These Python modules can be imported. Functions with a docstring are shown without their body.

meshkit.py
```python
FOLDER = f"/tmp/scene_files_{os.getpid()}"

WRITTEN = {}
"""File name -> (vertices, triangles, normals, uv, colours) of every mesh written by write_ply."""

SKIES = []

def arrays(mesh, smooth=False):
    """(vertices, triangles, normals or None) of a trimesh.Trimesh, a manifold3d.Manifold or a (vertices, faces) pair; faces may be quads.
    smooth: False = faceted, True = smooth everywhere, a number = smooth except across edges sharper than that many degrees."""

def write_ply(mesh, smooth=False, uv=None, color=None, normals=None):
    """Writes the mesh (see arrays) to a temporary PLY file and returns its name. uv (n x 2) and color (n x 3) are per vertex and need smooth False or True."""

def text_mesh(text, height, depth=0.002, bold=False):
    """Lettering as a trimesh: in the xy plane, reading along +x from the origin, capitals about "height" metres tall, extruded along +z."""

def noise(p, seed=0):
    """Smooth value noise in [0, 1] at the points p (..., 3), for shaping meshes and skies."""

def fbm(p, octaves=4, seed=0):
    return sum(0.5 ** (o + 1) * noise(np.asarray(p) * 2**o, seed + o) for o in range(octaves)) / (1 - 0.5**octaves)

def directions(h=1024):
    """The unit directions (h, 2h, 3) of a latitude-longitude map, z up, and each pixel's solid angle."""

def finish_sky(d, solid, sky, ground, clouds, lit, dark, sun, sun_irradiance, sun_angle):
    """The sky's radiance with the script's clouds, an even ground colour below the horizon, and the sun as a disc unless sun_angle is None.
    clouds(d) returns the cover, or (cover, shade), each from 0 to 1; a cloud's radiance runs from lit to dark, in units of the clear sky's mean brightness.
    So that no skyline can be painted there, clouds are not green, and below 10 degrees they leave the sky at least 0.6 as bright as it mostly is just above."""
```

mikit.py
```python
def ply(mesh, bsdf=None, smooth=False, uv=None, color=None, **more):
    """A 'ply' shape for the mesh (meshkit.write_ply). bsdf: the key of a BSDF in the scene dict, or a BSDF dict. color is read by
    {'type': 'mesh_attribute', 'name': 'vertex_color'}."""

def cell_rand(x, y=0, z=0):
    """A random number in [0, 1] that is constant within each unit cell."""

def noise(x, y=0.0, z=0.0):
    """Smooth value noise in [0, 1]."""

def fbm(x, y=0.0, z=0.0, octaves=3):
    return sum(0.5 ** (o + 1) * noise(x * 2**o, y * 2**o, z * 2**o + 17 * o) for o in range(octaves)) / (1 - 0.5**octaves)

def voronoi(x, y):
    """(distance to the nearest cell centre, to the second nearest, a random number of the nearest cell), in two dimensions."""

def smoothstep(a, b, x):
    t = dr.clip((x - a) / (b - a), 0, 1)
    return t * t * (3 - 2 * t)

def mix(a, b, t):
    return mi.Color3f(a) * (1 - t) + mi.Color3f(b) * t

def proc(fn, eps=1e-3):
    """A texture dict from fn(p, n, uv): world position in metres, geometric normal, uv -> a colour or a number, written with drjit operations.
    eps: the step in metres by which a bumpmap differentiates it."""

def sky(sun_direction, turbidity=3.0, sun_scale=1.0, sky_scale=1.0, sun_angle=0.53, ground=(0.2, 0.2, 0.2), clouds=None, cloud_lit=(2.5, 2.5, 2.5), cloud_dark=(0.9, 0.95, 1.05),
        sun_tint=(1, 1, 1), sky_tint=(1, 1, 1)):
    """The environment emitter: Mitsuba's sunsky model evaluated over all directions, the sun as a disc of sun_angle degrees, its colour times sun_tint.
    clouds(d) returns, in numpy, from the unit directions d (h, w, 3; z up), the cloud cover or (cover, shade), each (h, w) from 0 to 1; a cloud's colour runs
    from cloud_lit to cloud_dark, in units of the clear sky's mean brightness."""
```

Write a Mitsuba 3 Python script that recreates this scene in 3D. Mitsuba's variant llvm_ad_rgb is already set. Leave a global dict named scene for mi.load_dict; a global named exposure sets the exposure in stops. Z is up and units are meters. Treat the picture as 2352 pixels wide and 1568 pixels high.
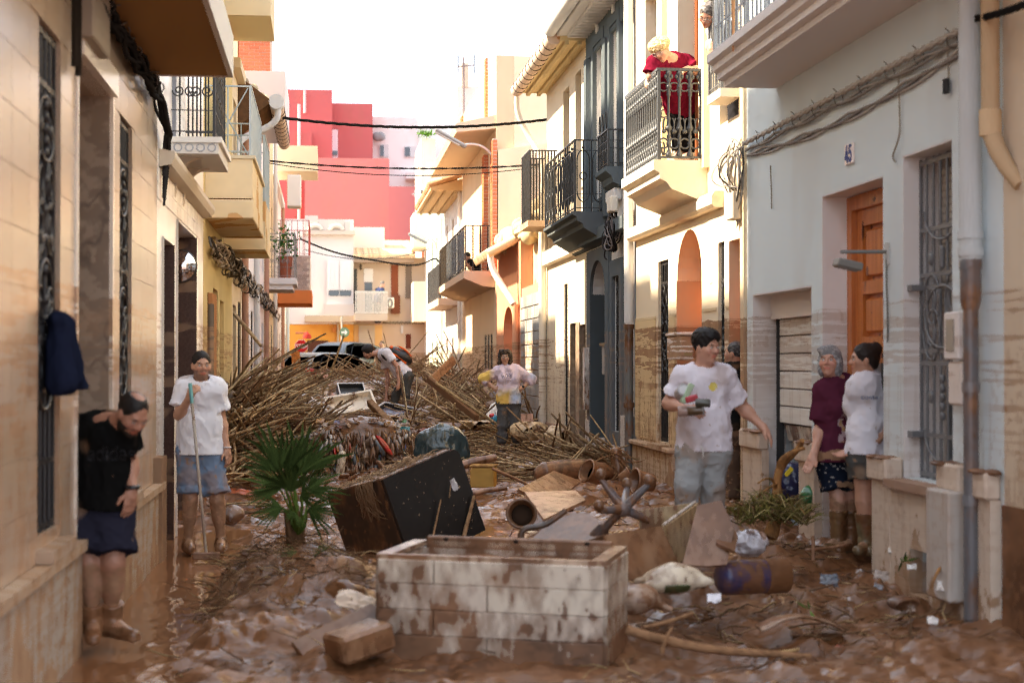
import math
import numpy as np
import trimesh
import drjit as dr
import mitsuba as mi
import manifold3d as m3
import mikit, meshkit
from mikit import proc, noise, fbm, voronoi, smoothstep, mix

T = mi.ScalarTransform4f
rng = np.random.default_rng(11)
A = np.array
scene, labels = {}, {}

# ------------------------------------------------------------------ camera, sky, exposure
H = 1.62
EYE = A([0.0, 0.0, H])
FOC, PCX, PCY = 3900.0, 1176.0, 784.0        # focal length and centre in units of a 2352 x 1568 picture
_p = math.atan(50 / FOC)
_a = math.atan(428 / FOC * math.cos(_p))
FW = A([math.sin(_a) * math.cos(_p), math.cos(_a) * math.cos(_p), math.sin(_p)])
RT = A([math.cos(_a), -math.sin(_a), 0])
UP = np.cross(RT, FW)
scene['camera'] = {
    'type': 'thinlens', 'fov': 2 * math.degrees(math.atan(PCX / FOC)), 'fov_axis': 'x',
    'to_world': T().look_at(origin=EYE.tolist(), target=(EYE + FW).tolist(), up=[0, 0, 1]),
    'aperture_radius': 0.0135, 'focus_distance': 22.0, 'near_clip': 0.1, 'far_clip': 2000.0}
SUN = A([-1.0, 0.07, 0.9])
scene['sky_light'] = mikit.sky(SUN.tolist(), turbidity=3.0, sun_scale=1.0, sky_scale=1.0, sun_angle=1.5, sun_tint=(1.0, 0.985, 0.96),
                               clouds=lambda d: 0.72 + 0.28 * meshkit.fbm(d * 3.0 + 5.0, 3), cloud_lit=(1.80, 1.92, 2.12), cloud_dark=(1.3, 1.4, 1.55))
exposure = 3.65


def at(px, py, axis, value):
    """The point where the line of sight through a picture position meets the plane x, y or z = value."""
    d = FW * FOC + RT * (px - PCX) + UP * (PCY - py)
    i = 'xyz'.index(axis)
    return EYE + d * ((value - EYE[i]) / d[i])


XL, XR = -1.38, 3.84


def ly(px): return float(at(px, 834, 'x', XL)[1])
def ry(px): return float(at(px, 834, 'x', XR)[1])
def lz(px, py): return float(at(px, py, 'x', XL)[2])
def rz(px, py): return float(at(px, py, 'x', XR)[2])


# ------------------------------------------------------------------ names, labels, meshes
_taken = {}


def uniq(k):
    n = _taken.get(k, 0)
    _taken[k] = n + 1
    return k if n == 0 else f'{k}_{n:03d}'


def thing(name, label=None, cat=None, group=None, kind=None):
    k = uniq(name)
    d = {}
    if label: d['label'] = label
    if cat: d['category'] = cat
    if group: d['group'] = group
    if kind: d['kind'] = kind
    labels[k] = d
    return k


class MB:
    """Collects pieces of one mesh, with a colour per vertex."""
    def __init__(self, col=(0.5, 0.5, 0.5)):
        self.v, self.f, self.c, self.n, self.col = [], [], [], 0, col

    def raw(self, v, f, col=None, sheet=False):
        v, f = np.asarray(v, float), np.asarray(f, int)
        if f.shape[1] == 4: f = np.vstack([f[:, [0, 1, 2]], f[:, [0, 2, 3]]])
        if not sheet:                                     # a closed piece faces outwards
            q = v[f] - v.mean(0)
            if np.einsum('ij,ij->i', q[:, 0], np.cross(q[:, 1], q[:, 2])).sum() < 0: f = f[:, ::-1]
        c = np.asarray(self.col if col is None else col, float)
        self.v.append(v); self.f.append(f + self.n); self.c.append(np.broadcast_to(c, (len(v), 3))); self.n += len(v)
        return self

    def flat(self, v, f, col=None, sheet=False):
        v, f = np.asarray(v, float), np.asarray(f, int)
        if f.shape[1] == 4: f = np.vstack([f[:, [0, 1, 2]], f[:, [0, 2, 3]]])
        return self.raw(v[f.ravel()], np.arange(f.size).reshape(-1, 3), col, sheet)

    def box(self, x0, x1, y0, y1, z0, z1, col=None, M=None, b=0.0):
        """Box between limits; M: a 4x4 applied to it; b: bevel."""
        lo, hi = A([min(x0, x1), min(y0, y1), min(z0, z1)]), A([max(x0, x1), max(y0, y1), max(z0, z1)])
        if b > 0:
            c, h = (lo + hi) / 2, (hi - lo) / 2
            b = min(b, h.min() * 0.9)
            pts = [c + A([sx * (h[0] - b * (k != 0)), sy * (h[1] - b * (k != 1)), sz * (h[2] - b * (k != 2))]) for sx in (-1, 1) for sy in (-1, 1) for sz in (-1, 1) for k in range(3)]
            hull = trimesh.convex.convex_hull(A(pts))
            v, f = hull.vertices, hull.faces
        else:
            v = A([[x, y, z] for x in (lo[0], hi[0]) for y in (lo[1], hi[1]) for z in (lo[2], hi[2])])
            f = A([[0, 1, 3, 2], [4, 6, 7, 5], [0, 4, 5, 1], [2, 3, 7, 6], [0, 2, 6, 4], [1, 5, 7, 3]])
        if M is not None: v = v @ M[:3, :3].T + M[:3, 3]
        return self.flat(v, f, col)

    def tube(self, pts, r, n=7, col=None, cap=True, closed=False):
        pts = np.asarray(pts, float)
        r = np.broadcast_to(np.asarray(r, float), (len(pts),))
        tan = np.gradient(pts, axis=0) if not closed else np.roll(pts, -1, 0) - np.roll(pts, 1, 0)
        tan /= np.maximum(np.linalg.norm(tan, axis=1, keepdims=True), 1e-9)
        ref = A([0, 0, 1.0]) if abs(tan[0, 2]) < 0.9 else A([1.0, 0, 0])
        a = np.linspace(0, 2 * np.pi, n, endpoint=False)
        rings = []
        for i in range(len(pts)):
            u = np.cross(tan[i], ref); u /= max(np.linalg.norm(u), 1e-9)
            w = np.cross(u, tan[i]); ref = w
            rings.append(pts[i] + r[i] * (np.cos(a)[:, None] * u + np.sin(a)[:, None] * w))
        v = np.vstack(rings)
        m = len(pts)
        i, j = np.meshgrid(np.arange(m if closed else m - 1), np.arange(n), indexing='ij')
        i, j = i.ravel(), j.ravel()
        i2, j2 = (i + 1) % m, (j + 1) % n
        f = np.stack([i * n + j, i * n + j2, i2 * n + j2, i2 * n + j], 1)
        self.raw(v, f, col)
        if cap and not closed:
            k = np.arange(1, n - 1)
            self.raw(rings[0], np.stack([k * 0, k, k + 1], 1), col, True)
            self.raw(rings[-1], np.stack([k * 0, k + 1, k], 1), col, True)
        return self

    def lathe(self, prof, base, axis=(0, 0, 1), n=12, col=None):
        """prof: (radius, height) list along the axis from base."""
        ax = A(axis, float); ax = ax / np.linalg.norm(ax)
        u = np.cross(ax, [0, 0, 1] if abs(ax[2]) < 0.9 else [1, 0, 0]); u /= np.linalg.norm(u)
        w = np.cross(ax, u)
        a = np.linspace(0, 2 * np.pi, n, endpoint=False)
        prof = np.asarray(prof, float)
        v = np.vstack([A(base) + ax * h + r * (np.cos(a)[:, None] * u + np.sin(a)[:, None] * w) for r, h in prof])
        m = len(prof)
        i, j = [x.ravel() for x in np.meshgrid(np.arange(m - 1), np.arange(n), indexing='ij')]
        j2 = (j + 1) % n
        return self.raw(v, np.stack([i * n + j, i * n + j2, (i + 1) * n + j2, (i + 1) * n + j], 1), col)

    def ball(self, c, r, col=None, sub=2, M=None):
        s = trimesh.creation.icosphere(subdivisions=sub)
        v = s.vertices * A(r)
        if M is not None: v = v @ A(M)[:3, :3].T
        return self.raw(v + A(c), s.faces, col)

    def prism(self, loops, depth, frame, col=None):
        """Extrudes the even-odd filled loops (u, v); frame: 4x4 taking (u, v, w in 0..depth) to the world."""
        m = m3.CrossSection([np.asarray(l, float) for l in loops], m3.FillRule.EvenOdd).extrude(depth).to_mesh()
        v = np.asarray(m.vert_properties)[:, :3].astype(float)
        f = np.asarray(m.tri_verts).astype(int)
        if np.linalg.det(frame[:3, :3]) < 0: f = f[:, ::-1]
        return self.flat(v @ frame[:3, :3].T + frame[:3, 3], f, col)

    def mesh(self, m, col=None, smooth=True):
        return (self.raw if smooth else self.flat)(m[0] if isinstance(m, tuple) else m.vertices, m[1] if isinstance(m, tuple) else m.faces, col)

    def out(self):
        return np.vstack(self.v), np.vstack(self.f), np.vstack(self.c)


PACKED = set('m_wall m_tile m_muddy m_cloth m_timber m_peel'.split())
WALLMUD = {'pale_blue_house': 0.26, 'tiled_house': 0.95, 'cream_house_002': 1.0, 'grey_white_house': 0.35}
def pack(c): return np.round(np.sqrt(np.clip(c, 0, 1)) * 127) @ A([16384, 128, 1.0])


def add(key, mb, bsdf, M=None, mud=0.5):
    """Materials with a pattern read the piece's own colour from u (packed) and how muddied it is from v."""
    v, f, c = mb.out()
    if M is not None: v = v @ M[:3, :3].T + M[:3, 3]
    if bsdf in ('m_cloth', 'm_muddy') and len(f) > 1000 and np.abs(c[f[:, 0]] - c[f[:, 1]]).max() > 0.002: bsdf = 'm_plain'    # colours that vary over the mesh
    if bsdf in ('m_wall', 'm_tile') and mud == 0.5: mud = WALLMUD.get(key.split('__')[0], 0.5)
    if bsdf in PACKED:
        scene[key] = mikit.ply((v, f), bsdf, smooth=True, uv=np.stack([pack(c), np.full(len(v), float(mud))], 1))
    else:
        scene[key] = mikit.ply((v, f), bsdf, smooth=True, color=np.clip(c, 0, 1))
    return key


def put(parent, name, mb, bsdf, label=None, M=None, mud=0.5):
    k = uniq(parent + '__' + name)
    if label: labels[k] = {'label': label}
    return add(k, mb, bsdf, M, mud)


def one(name, mb, bsdf, label, cat, group=None, kind=None, M=None, mud=0.5):
    return add(thing(name, label, cat, group, kind), mb, bsdf, M, mud)


def rot(ax, deg):
    return trimesh.transformations.rotation_matrix(math.radians(deg), ax)


def place(loc, *rots):
    M = np.eye(4); M[:3, 3] = loc
    for ax, deg in rots: M = M @ rot(ax, deg)
    return M


def frame(o, u, v, w):
    M = np.eye(4); M[:3, 0], M[:3, 1], M[:3, 2], M[:3, 3] = u, v, w, o
    return M


def unit(v): v = A(v, float); return v / max(np.linalg.norm(v), 1e-9)
def sag(a, b, d, n=24):
    t = np.linspace(0, 1, n)[:, None]
    p = A(a) * (1 - t) + A(b) * t
    p[:, 2] -= 4 * d * (t * (1 - t))[:, 0]
    return p


def smooth_path(pts, n=40):
    from scipy.interpolate import CubicSpline
    pts = A(pts, float)
    t = np.r_[0, np.cumsum(np.linalg.norm(np.diff(pts, axis=0), axis=1))]
    return CubicSpline(t, pts)(np.linspace(0, t[-1], n))


# ------------------------------------------------------------------ materials
VC = {'type': 'mesh_attribute', 'name': 'vertex_color'}
def rgb(*c): return {'type': 'rgb', 'value': list(c)}
def pr(col=VC, rough=0.6, **k): return {'type': 'principled', 'base_color': col, 'roughness': rough, **k}
def df(col=VC): return {'type': 'diffuse', 'reflectance': col}
def two(b): return {'type': 'twosided', 'bsdf': b}


# noise table: three octaves of value noise that repeats every 16 units, 8 samples per unit
_NP = 128
_g = np.stack(np.meshgrid(*[np.arange(_NP) / 8.0] * 3, indexing='ij'), -1)
_r = np.random.default_rng(3)
_tab = 0
for _o in range(3):
    _n = 16 * 2 ** _o
    _v = _r.random((_n,) * 3)
    _q = _g * 2 ** _o
    _i = np.floor(_q).astype(int); _t = _q - _i; _t = _t * _t * (3 - 2 * _t)
    _acc = 0
    for _a3, _b3, _c3 in np.ndindex(2, 2, 2):
        _acc = _acc + _v[(_i[..., 0] + _a3) % _n, (_i[..., 1] + _b3) % _n, (_i[..., 2] + _c3) % _n] * (_t[..., 0] if _a3 else 1 - _t[..., 0]) * (_t[..., 1] if _b3 else 1 - _t[..., 1]) * (_t[..., 2] if _c3 else 1 - _t[..., 2])
    _tab = _tab + _acc * 0.5 ** (_o + 1) / 0.875
NTAB = mi.Float(_tab.ravel().astype(np.float32))
del _g, _v, _q, _i, _t, _acc, _tab


def F(x, y=0.0, z=0.0):
    """Three octaves of smooth noise in 0..1 from the table, about 0.5, cell size 1."""
    x, y, z = mi.Float(x) * 8 + 4096.0, mi.Float(y) * 8 + 4096.0, mi.Float(z) * 8 + 4096.0
    i, j, k = dr.floor(x), dr.floor(y), dr.floor(z)
    a, b, c = x - i, y - j, z - k
    i, j, k = mi.UInt32(i), mi.UInt32(j), mi.UInt32(k)
    def g(p, q, r): return dr.gather(mi.Float, NTAB, ((((i + p) & 127) << 14) | (((j + q) & 127) << 7)) | ((k + r) & 127))
    def e(q, r): return dr.lerp(g(0, q, r), g(1, q, r), a)
    return dr.lerp(dr.lerp(e(0, 0), e(1, 0), b), dr.lerp(e(0, 1), e(1, 1), b), c)


def own(uv):
    """The piece's own colour, unpacked from u."""
    u = uv.x + 0.5
    r = dr.floor(u / 16384); u -= r * 16384
    g = dr.floor(u / 128); b = dr.floor(u - g * 128)
    c = mi.Color3f(r, g, b) / 127
    return c * c


def mud_dry(p): return mix((0.26, 0.14, 0.075), (0.42, 0.27, 0.165), F(p.x * 9.0, p.y * 9.0, p.z * 9.0))


def flood_mask(p, amount=0.5):
    """How much dried flood mud is on a wall: a tide line at 2.05 m, horizontal scrub streaks, drips, splashes near the ground."""
    s = p.x + p.y
    w = F(s * 2.0, p.z * 2.0, 5.0)
    below = smoothstep(0.0, 0.012, 2.05 + 0.05 * (F(s * 3.0, 1.7) - 0.5) - p.z)
    streak = smoothstep(0.50, 0.66, F(s * 1.6, p.z * 40.0, 3.0) + 0.5 * (F(s * 0.6, p.z * 1.5, 7.0) - 0.5) + 0.35 * (F(s * 9.0, p.z * 60.0, 8.0) - 0.5) + 0.18 * (amount - 0.4))
    upper = smoothstep(1.25, 1.45, p.z + 0.7 * (w - 0.5))
    fine = F(s * 24.0, p.z * 20.0, 5.0)
    speck = smoothstep(0.60, 0.68, fine) * smoothstep(0.45, 0.55, w)
    drip = smoothstep(0.55, 0.66, F(s * 14.0, p.z * 1.2, 2.0))
    base = smoothstep(0.0, 0.05, 0.34 + 1.2 * (F(s * 4.0, p.z * 1.4, 6.0) - 0.5) + 0.35 * (fine - 0.5) - p.z)
    wt = 0.15 + 0.55 * streak * (0.25 + 0.75 * upper) + 0.28 * speck + 0.25 * drip * (1 - upper) + 0.66 * base
    grime = 0.10 * smoothstep(0.5, 0.7, F(s * 1.5, p.z * 0.9, p.x * 1.5))
    return dr.clip(below * (wt - 0.66 * base) * (0.25 + 1.5 * amount) + below * 0.66 * base + grime, 0, 0.96)


def wall_col(p, n, uv): return mix(own(uv), mud_dry(p), flood_mask(p, uv.y))
def plaster_bump(p, n, uv): return F((p.x + p.y) * 13.0, p.z * 13.0, p.y * 4.0)


def wet_mud(p):
    f = F(p.x * 3.0, p.y * 3.0, p.z * 5.0)
    g = F(p.x * 21.0, p.y * 21.0, p.z * 21.0)
    return mix(mix((0.088, 0.036, 0.014), (0.215, 0.100, 0.046), smoothstep(0.3, 0.7, f)), (0.15, 0.066, 0.029), smoothstep(0.4, 0.7, g))


def ground_col(p, n, uv): return wet_mud(p)
def ground_rough(p, n, uv): return 0.44 - 0.27 * smoothstep(0.54, 0.66, F(p.x * 7.0, p.y * 5.0, 4.0) + 0.45 * (F(p.x * 1.1, p.y * 1.1, 7.0) - 0.5))
def ground_bump(p, n, uv): return F(p.x * 13.0, p.y * 13.0, p.z * 13.0)
def water_bump(p, n, uv): return F(p.x * 6.0, p.y * 2.5, 1.0)


def muddy_col(p, n, uv):
    """v = 0 clean, 1 caked: wet mud in patches and spatter."""
    f = F(p.x * 8.0, p.y * 8.0, p.z * 3.6)
    g = F(p.x * 29.0 + 7, p.y * 29.0, p.z * 15.0)
    t = 0.76 - 0.52 * uv.y
    film = 0.62 * smoothstep(t - 0.28, t + 0.10, f + 0.5 * (g - 0.5))
    cake = smoothstep(t + 0.05, t + 0.12, f + 0.75 * (g - 0.5))
    speck = 0.8 * smoothstep(0.70, 0.73, g) * smoothstep(0.05, 0.3, uv.y)
    return mix(own(uv), wet_mud(p), dr.clip(dr.maximum(dr.maximum(film, 0.92 * cake), speck) + 0.06, 0, 0.95))


def cloth_col(p, n, uv):
    f = F(p.x * 6.0 + 2, p.y * 6.0, p.z * 6.0)
    g = F(p.x * 34.0 + 7, p.y * 34.0, p.z * 34.0)
    t = 0.74 - 0.45 * uv.y
    return mix(own(uv), mud_dry(p), dr.clip(0.45 * smoothstep(t - 0.05, t + 0.10, f) + 0.55 * smoothstep(t + 0.13, t + 0.17, g), 0, 0.85))


def marble_col(p, n, uv):
    s = p.x + p.y * 0.7
    w = F(s * 4.0, p.z * 4.0, p.x * 4)
    blob = smoothstep(0.42, 0.70, F(s * 19.0 + 3 * w, p.z * 19.0 + 3 * w, 1.0))
    c = mix((0.235, 0.18, 0.135), (0.33, 0.262, 0.20), blob)
    c = mix(c, (0.10, 0.075, 0.06), 0.6 * smoothstep(0.05, 0.0, dr.abs(w - 0.5)))
    return mix(c, mud_dry(p), 0.55 * flood_mask(p))


def granite_col(p, n, uv):
    s = p.x + p.y
    c = mix((0.055, 0.032, 0.026), (0.12, 0.07, 0.056), F(s * 60.0, p.z * 60.0, p.x * 60))
    return mix(c, (0.30, 0.19, 0.12), 0.7 * smoothstep(0.58, 0.68, F(s * 2.5 - p.z * 2.0, p.z * 7.0, 3.0)))


def wood_col(p, n, uv):
    s = p.x + p.y
    c = mix((0.31, 0.078, 0.014), (0.58, 0.195, 0.045), F(s * 46.0, p.z * 1.6, p.x * 20))
    return mix(c, (0.11, 0.03, 0.01), smoothstep(0.74, 0.80, F(s * 10.0, p.z * 6.0, 4.0)))


def timber_col(p, n, uv): return mix(own(uv), (0.15, 0.08, 0.042), 0.62 * smoothstep(0.42, 0.66, F(p.x * 30.0 + p.z * 8, p.y * 6.0, p.z * 26.0)))
def peel_w(p, n, uv): return smoothstep(0.55, 0.565, F((p.x + p.y * 0.6) * 2.4 + 1.0, p.z * 2.2, p.y * 1.5))
def peel_col(p, n, uv): return mix(own(uv), (0.60, 0.37, 0.17), peel_w(p, n, uv)) * (0.9 + 0.2 * F(p.x * 5, p.y * 5, p.z * 5))


scene['m_wall'] = {'type': 'bumpmap', 'arbitrary': proc(plaster_bump, 4e-3), 'scale': 0.006, 'bsdf': df(proc(wall_col))}
scene['m_tile'] = pr(proc(wall_col), 0.22, specular=0.5)
scene['m_plain'] = df()
scene['m_gloss'] = pr(VC, 0.2, specular=0.55)
scene['m_iron'] = pr(VC, 0.42, specular=0.6)
scene['m_muddy'] = pr(proc(muddy_col), 0.33, specular=0.5)
scene['m_ground'] = {'type': 'bumpmap', 'arbitrary': proc(ground_bump, 3e-3), 'scale': 0.012, 'bsdf': pr(proc(ground_col), proc(ground_rough), specular=0.32)}
scene['m_water'] = {'type': 'bumpmap', 'arbitrary': proc(water_bump, 4e-3), 'scale': 0.012, 'bsdf': pr(rgb(0.15, 0.068, 0.031), 0.05, specular=0.6)}
scene['m_skin'] = pr(VC, 0.45, specular=0.4)
scene['m_hair'] = pr(VC, 0.55, specular=0.25)
scene['m_cloth'] = df(proc(cloth_col))
scene['m_marble'] = pr(proc(marble_col), 0.2)
scene['m_granite'] = pr(proc(granite_col), 0.18)
scene['m_wood'] = pr(proc(wood_col), 0.32)
scene['m_timber'] = df(proc(timber_col))
scene['m_peel'] = {'type': 'bumpmap', 'arbitrary': proc(peel_w, 6e-3), 'scale': -0.004, 'bsdf': df(proc(peel_col))}
scene['m_leaf'] = two(df())
scene['m_mirror'] = {'type': 'conductor', 'material': 'Al'}
scene['m_paint'] = pr(VC, 0.25, clearcoat=1.0, clearcoat_gloss=0.95, specular=0.5)
scene['m_glass'] = pr(rgb(0.075, 0.085, 0.095), 0.06, specular=0.8)  # opaque; base lightened to stand for sky reflected in the panes
scene['m_lens'] = {'type': 'thindielectric'}

# ------------------------------------------------------------------ the ground: mud, water, far base
def ss(a, b, x):
    t = np.clip((np.asarray(x, float) - a) / (b - a), 0, 1)
    return t * t * (3 - 2 * t)


def bump2(x, y, cx, cy, rx, ry):
    return np.exp(-(((x - cx) / rx) ** 2 + ((y - cy) / ry) ** 2))


def ground_z(x, y, fine=True):
    x, y = np.asarray(x, float), np.asarray(y, float)
    P = np.stack([x, y, x * 0 + 2.0], -1)
    z = 0.03 + 0.15 * ss(-0.8, 1.8, x) * ss(8.8, 12.0, y) + 0.17 * ss(2.0, 3.6, x) * (1 - ss(8.8, 12.0, y))
    pile = 0.06 * ss(21.5, 25.5, y) + 0.14 * ss(26, 32, y) + 0.84 * ss(36, 47, y)
    pile = pile + 0.55 * bump2(x, y, 2.9, 36.5, 1.1, 4.2) + 0.90 * bump2(x, y, -1.25, 23.5, 0.55, 2.7) + 0.75 * bump2(x, y, -1.2, 29.5, 0.75, 3.2)
    pile = pile + 0.55 * bump2(x, y, 0.55, 24.6, 0.62, 0.55)
    pile = pile - 0.14 * bump2(x, y, 2.8, 26.0, 1.1, 2.6)
    z = z - 0.07 * ss(1.5, 2.3, x) * (1 - ss(10.2, 11.8, y))
    z = z + pile * (1 - 0.5 * ss(58, 75, y))
    z = z + 0.36 * bump2(x, y, -0.32, 11.6, 0.50, 0.95) + 0.16 * bump2(x, y, 0.35, 11.0, 0.45, 0.6) + 0.10 * bump2(x, y, -0.3, 9.9, 0.5, 0.7)
    z = z + 0.16 * bump2(x, y, 3.5, 15.0, 0.8, 1.6) + 0.13 * bump2(x, y, 2.9, 12.4, 0.6, 0.8) + 0.14 * bump2(x, y, 2.9, 18.6, 1.0, 1.2) + 0.10 * bump2(x, y, 1.9, 12.0, 0.7, 0.8)
    n1 = meshkit.fbm(P * 1.5, 3, 1) - 0.5
    n2 = meshkit.fbm(P * 5.5, 3, 2) - 0.5
    amp = 1 - 0.9 * bump2(x, y, 1.45, 15.4, 0.75, 1.5)
    z = z + amp * (0.17 * n1 + 0.11 * n2)
    if fine:
        n3 = meshkit.fbm(P * 17.0, 3, 3)
        wv_ = P + 0.06 * (meshkit.fbm(P * 7, 2, 12)[..., None] - 0.5)
        n4 = np.abs(meshkit.fbm(wv_ * 3.4, 3, 21) - 0.5) * 2
        n5 = np.abs(meshkit.fbm(wv_ * 9.0, 3, 22) - 0.5) * 2
        lum = ss(0.32, 0.62, meshkit.fbm(P * 1.4, 2, 8))
        z = z + amp * ((0.115 * n4 + 0.020 * n5) * (0.2 + 0.8 * lum) - 0.03 + 0.008 * (n3 - 0.5))
    ch = ss(-0.62, -0.92, x + 0.16 * (meshkit.noise(P * A([1, 1.2, 1]), 9) - 0.5)) * ss(17.5, 15.0, y)
    z = z * (1 - ch) + ch * (-0.03 + 0.055 * n2 + 0.03 * (n1 if not fine else n3 - 0.4))
    pud = bump2(x, y, 1.45, 15.4, 0.75, 1.5)
    return z - 0.10 * pud


def grid_mesh(xs, ys, fn):
    X, Y = np.meshgrid(xs, ys, indexing='ij')
    Z = fn(X, Y)
    n, m = X.shape
    i, j = [k.ravel() for k in np.meshgrid(np.arange(n - 1), np.arange(m - 1), indexing='ij')]
    f = np.stack([i * m + j, (i + 1) * m + j, (i + 1) * m + j + 1, i * m + j + 1], 1)
    return np.stack([X, Y, Z], -1).reshape(-1, 3), f


ys = np.concatenate([np.linspace(5.2, 9.5, 190), 9.5 * np.exp(np.linspace(0.0025, math.log(72 / 9.5), 640))])
one('street_mud', MB().raw(*grid_mesh(np.linspace(-1.6, 4.1, 340), ys, ground_z), sheet=True), 'm_ground', 'wet brown flood mud covering the whole street', 'mud', kind='structure')
one('ground', MB().raw(*grid_mesh(np.linspace(-900, 900, 7), np.linspace(-900, 900, 7), lambda x, y: x * 0 - 0.45), sheet=True), 'm_ground', 'ground under the town', 'ground', kind='structure')
wv, wf = grid_mesh(np.linspace(-1.6, -0.35, 26), np.linspace(5.2, 17, 120), lambda x, y: 0.022 + 0 * x)
one('muddy_water', MB().raw(wv, wf, sheet=True), 'm_water', 'sheet of brown water along the left wall', 'water', kind='structure')
wv, wf = grid_mesh(np.linspace(0.5, 2.5, 20), np.linspace(13.2, 17.8, 30), lambda x, y: 0.118 + 0 * x)
one('puddle', MB().raw(wv, wf, sheet=True), 'm_water', 'pale puddle in the middle of the street', 'puddle', kind='structure')


# ------------------------------------------------------------------ houses
def arch_loop(y0, y1, z0, z1, rise, n=14):
    """Opening outline with a rounded top: z1 is the crown."""
    a = np.linspace(0, np.pi, n)
    c, r = (y0 + y1) / 2, (y1 - y0) / 2
    return [(y0, z0), (y1, z0)] + [(c + r * math.cos(t), z1 - rise + rise * math.sin(t)) for t in a]


def rect(y0, y1, z0, z1): return [(y0, z0), (y1, z0), (y1, z1), (y0, z1)]


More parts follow.
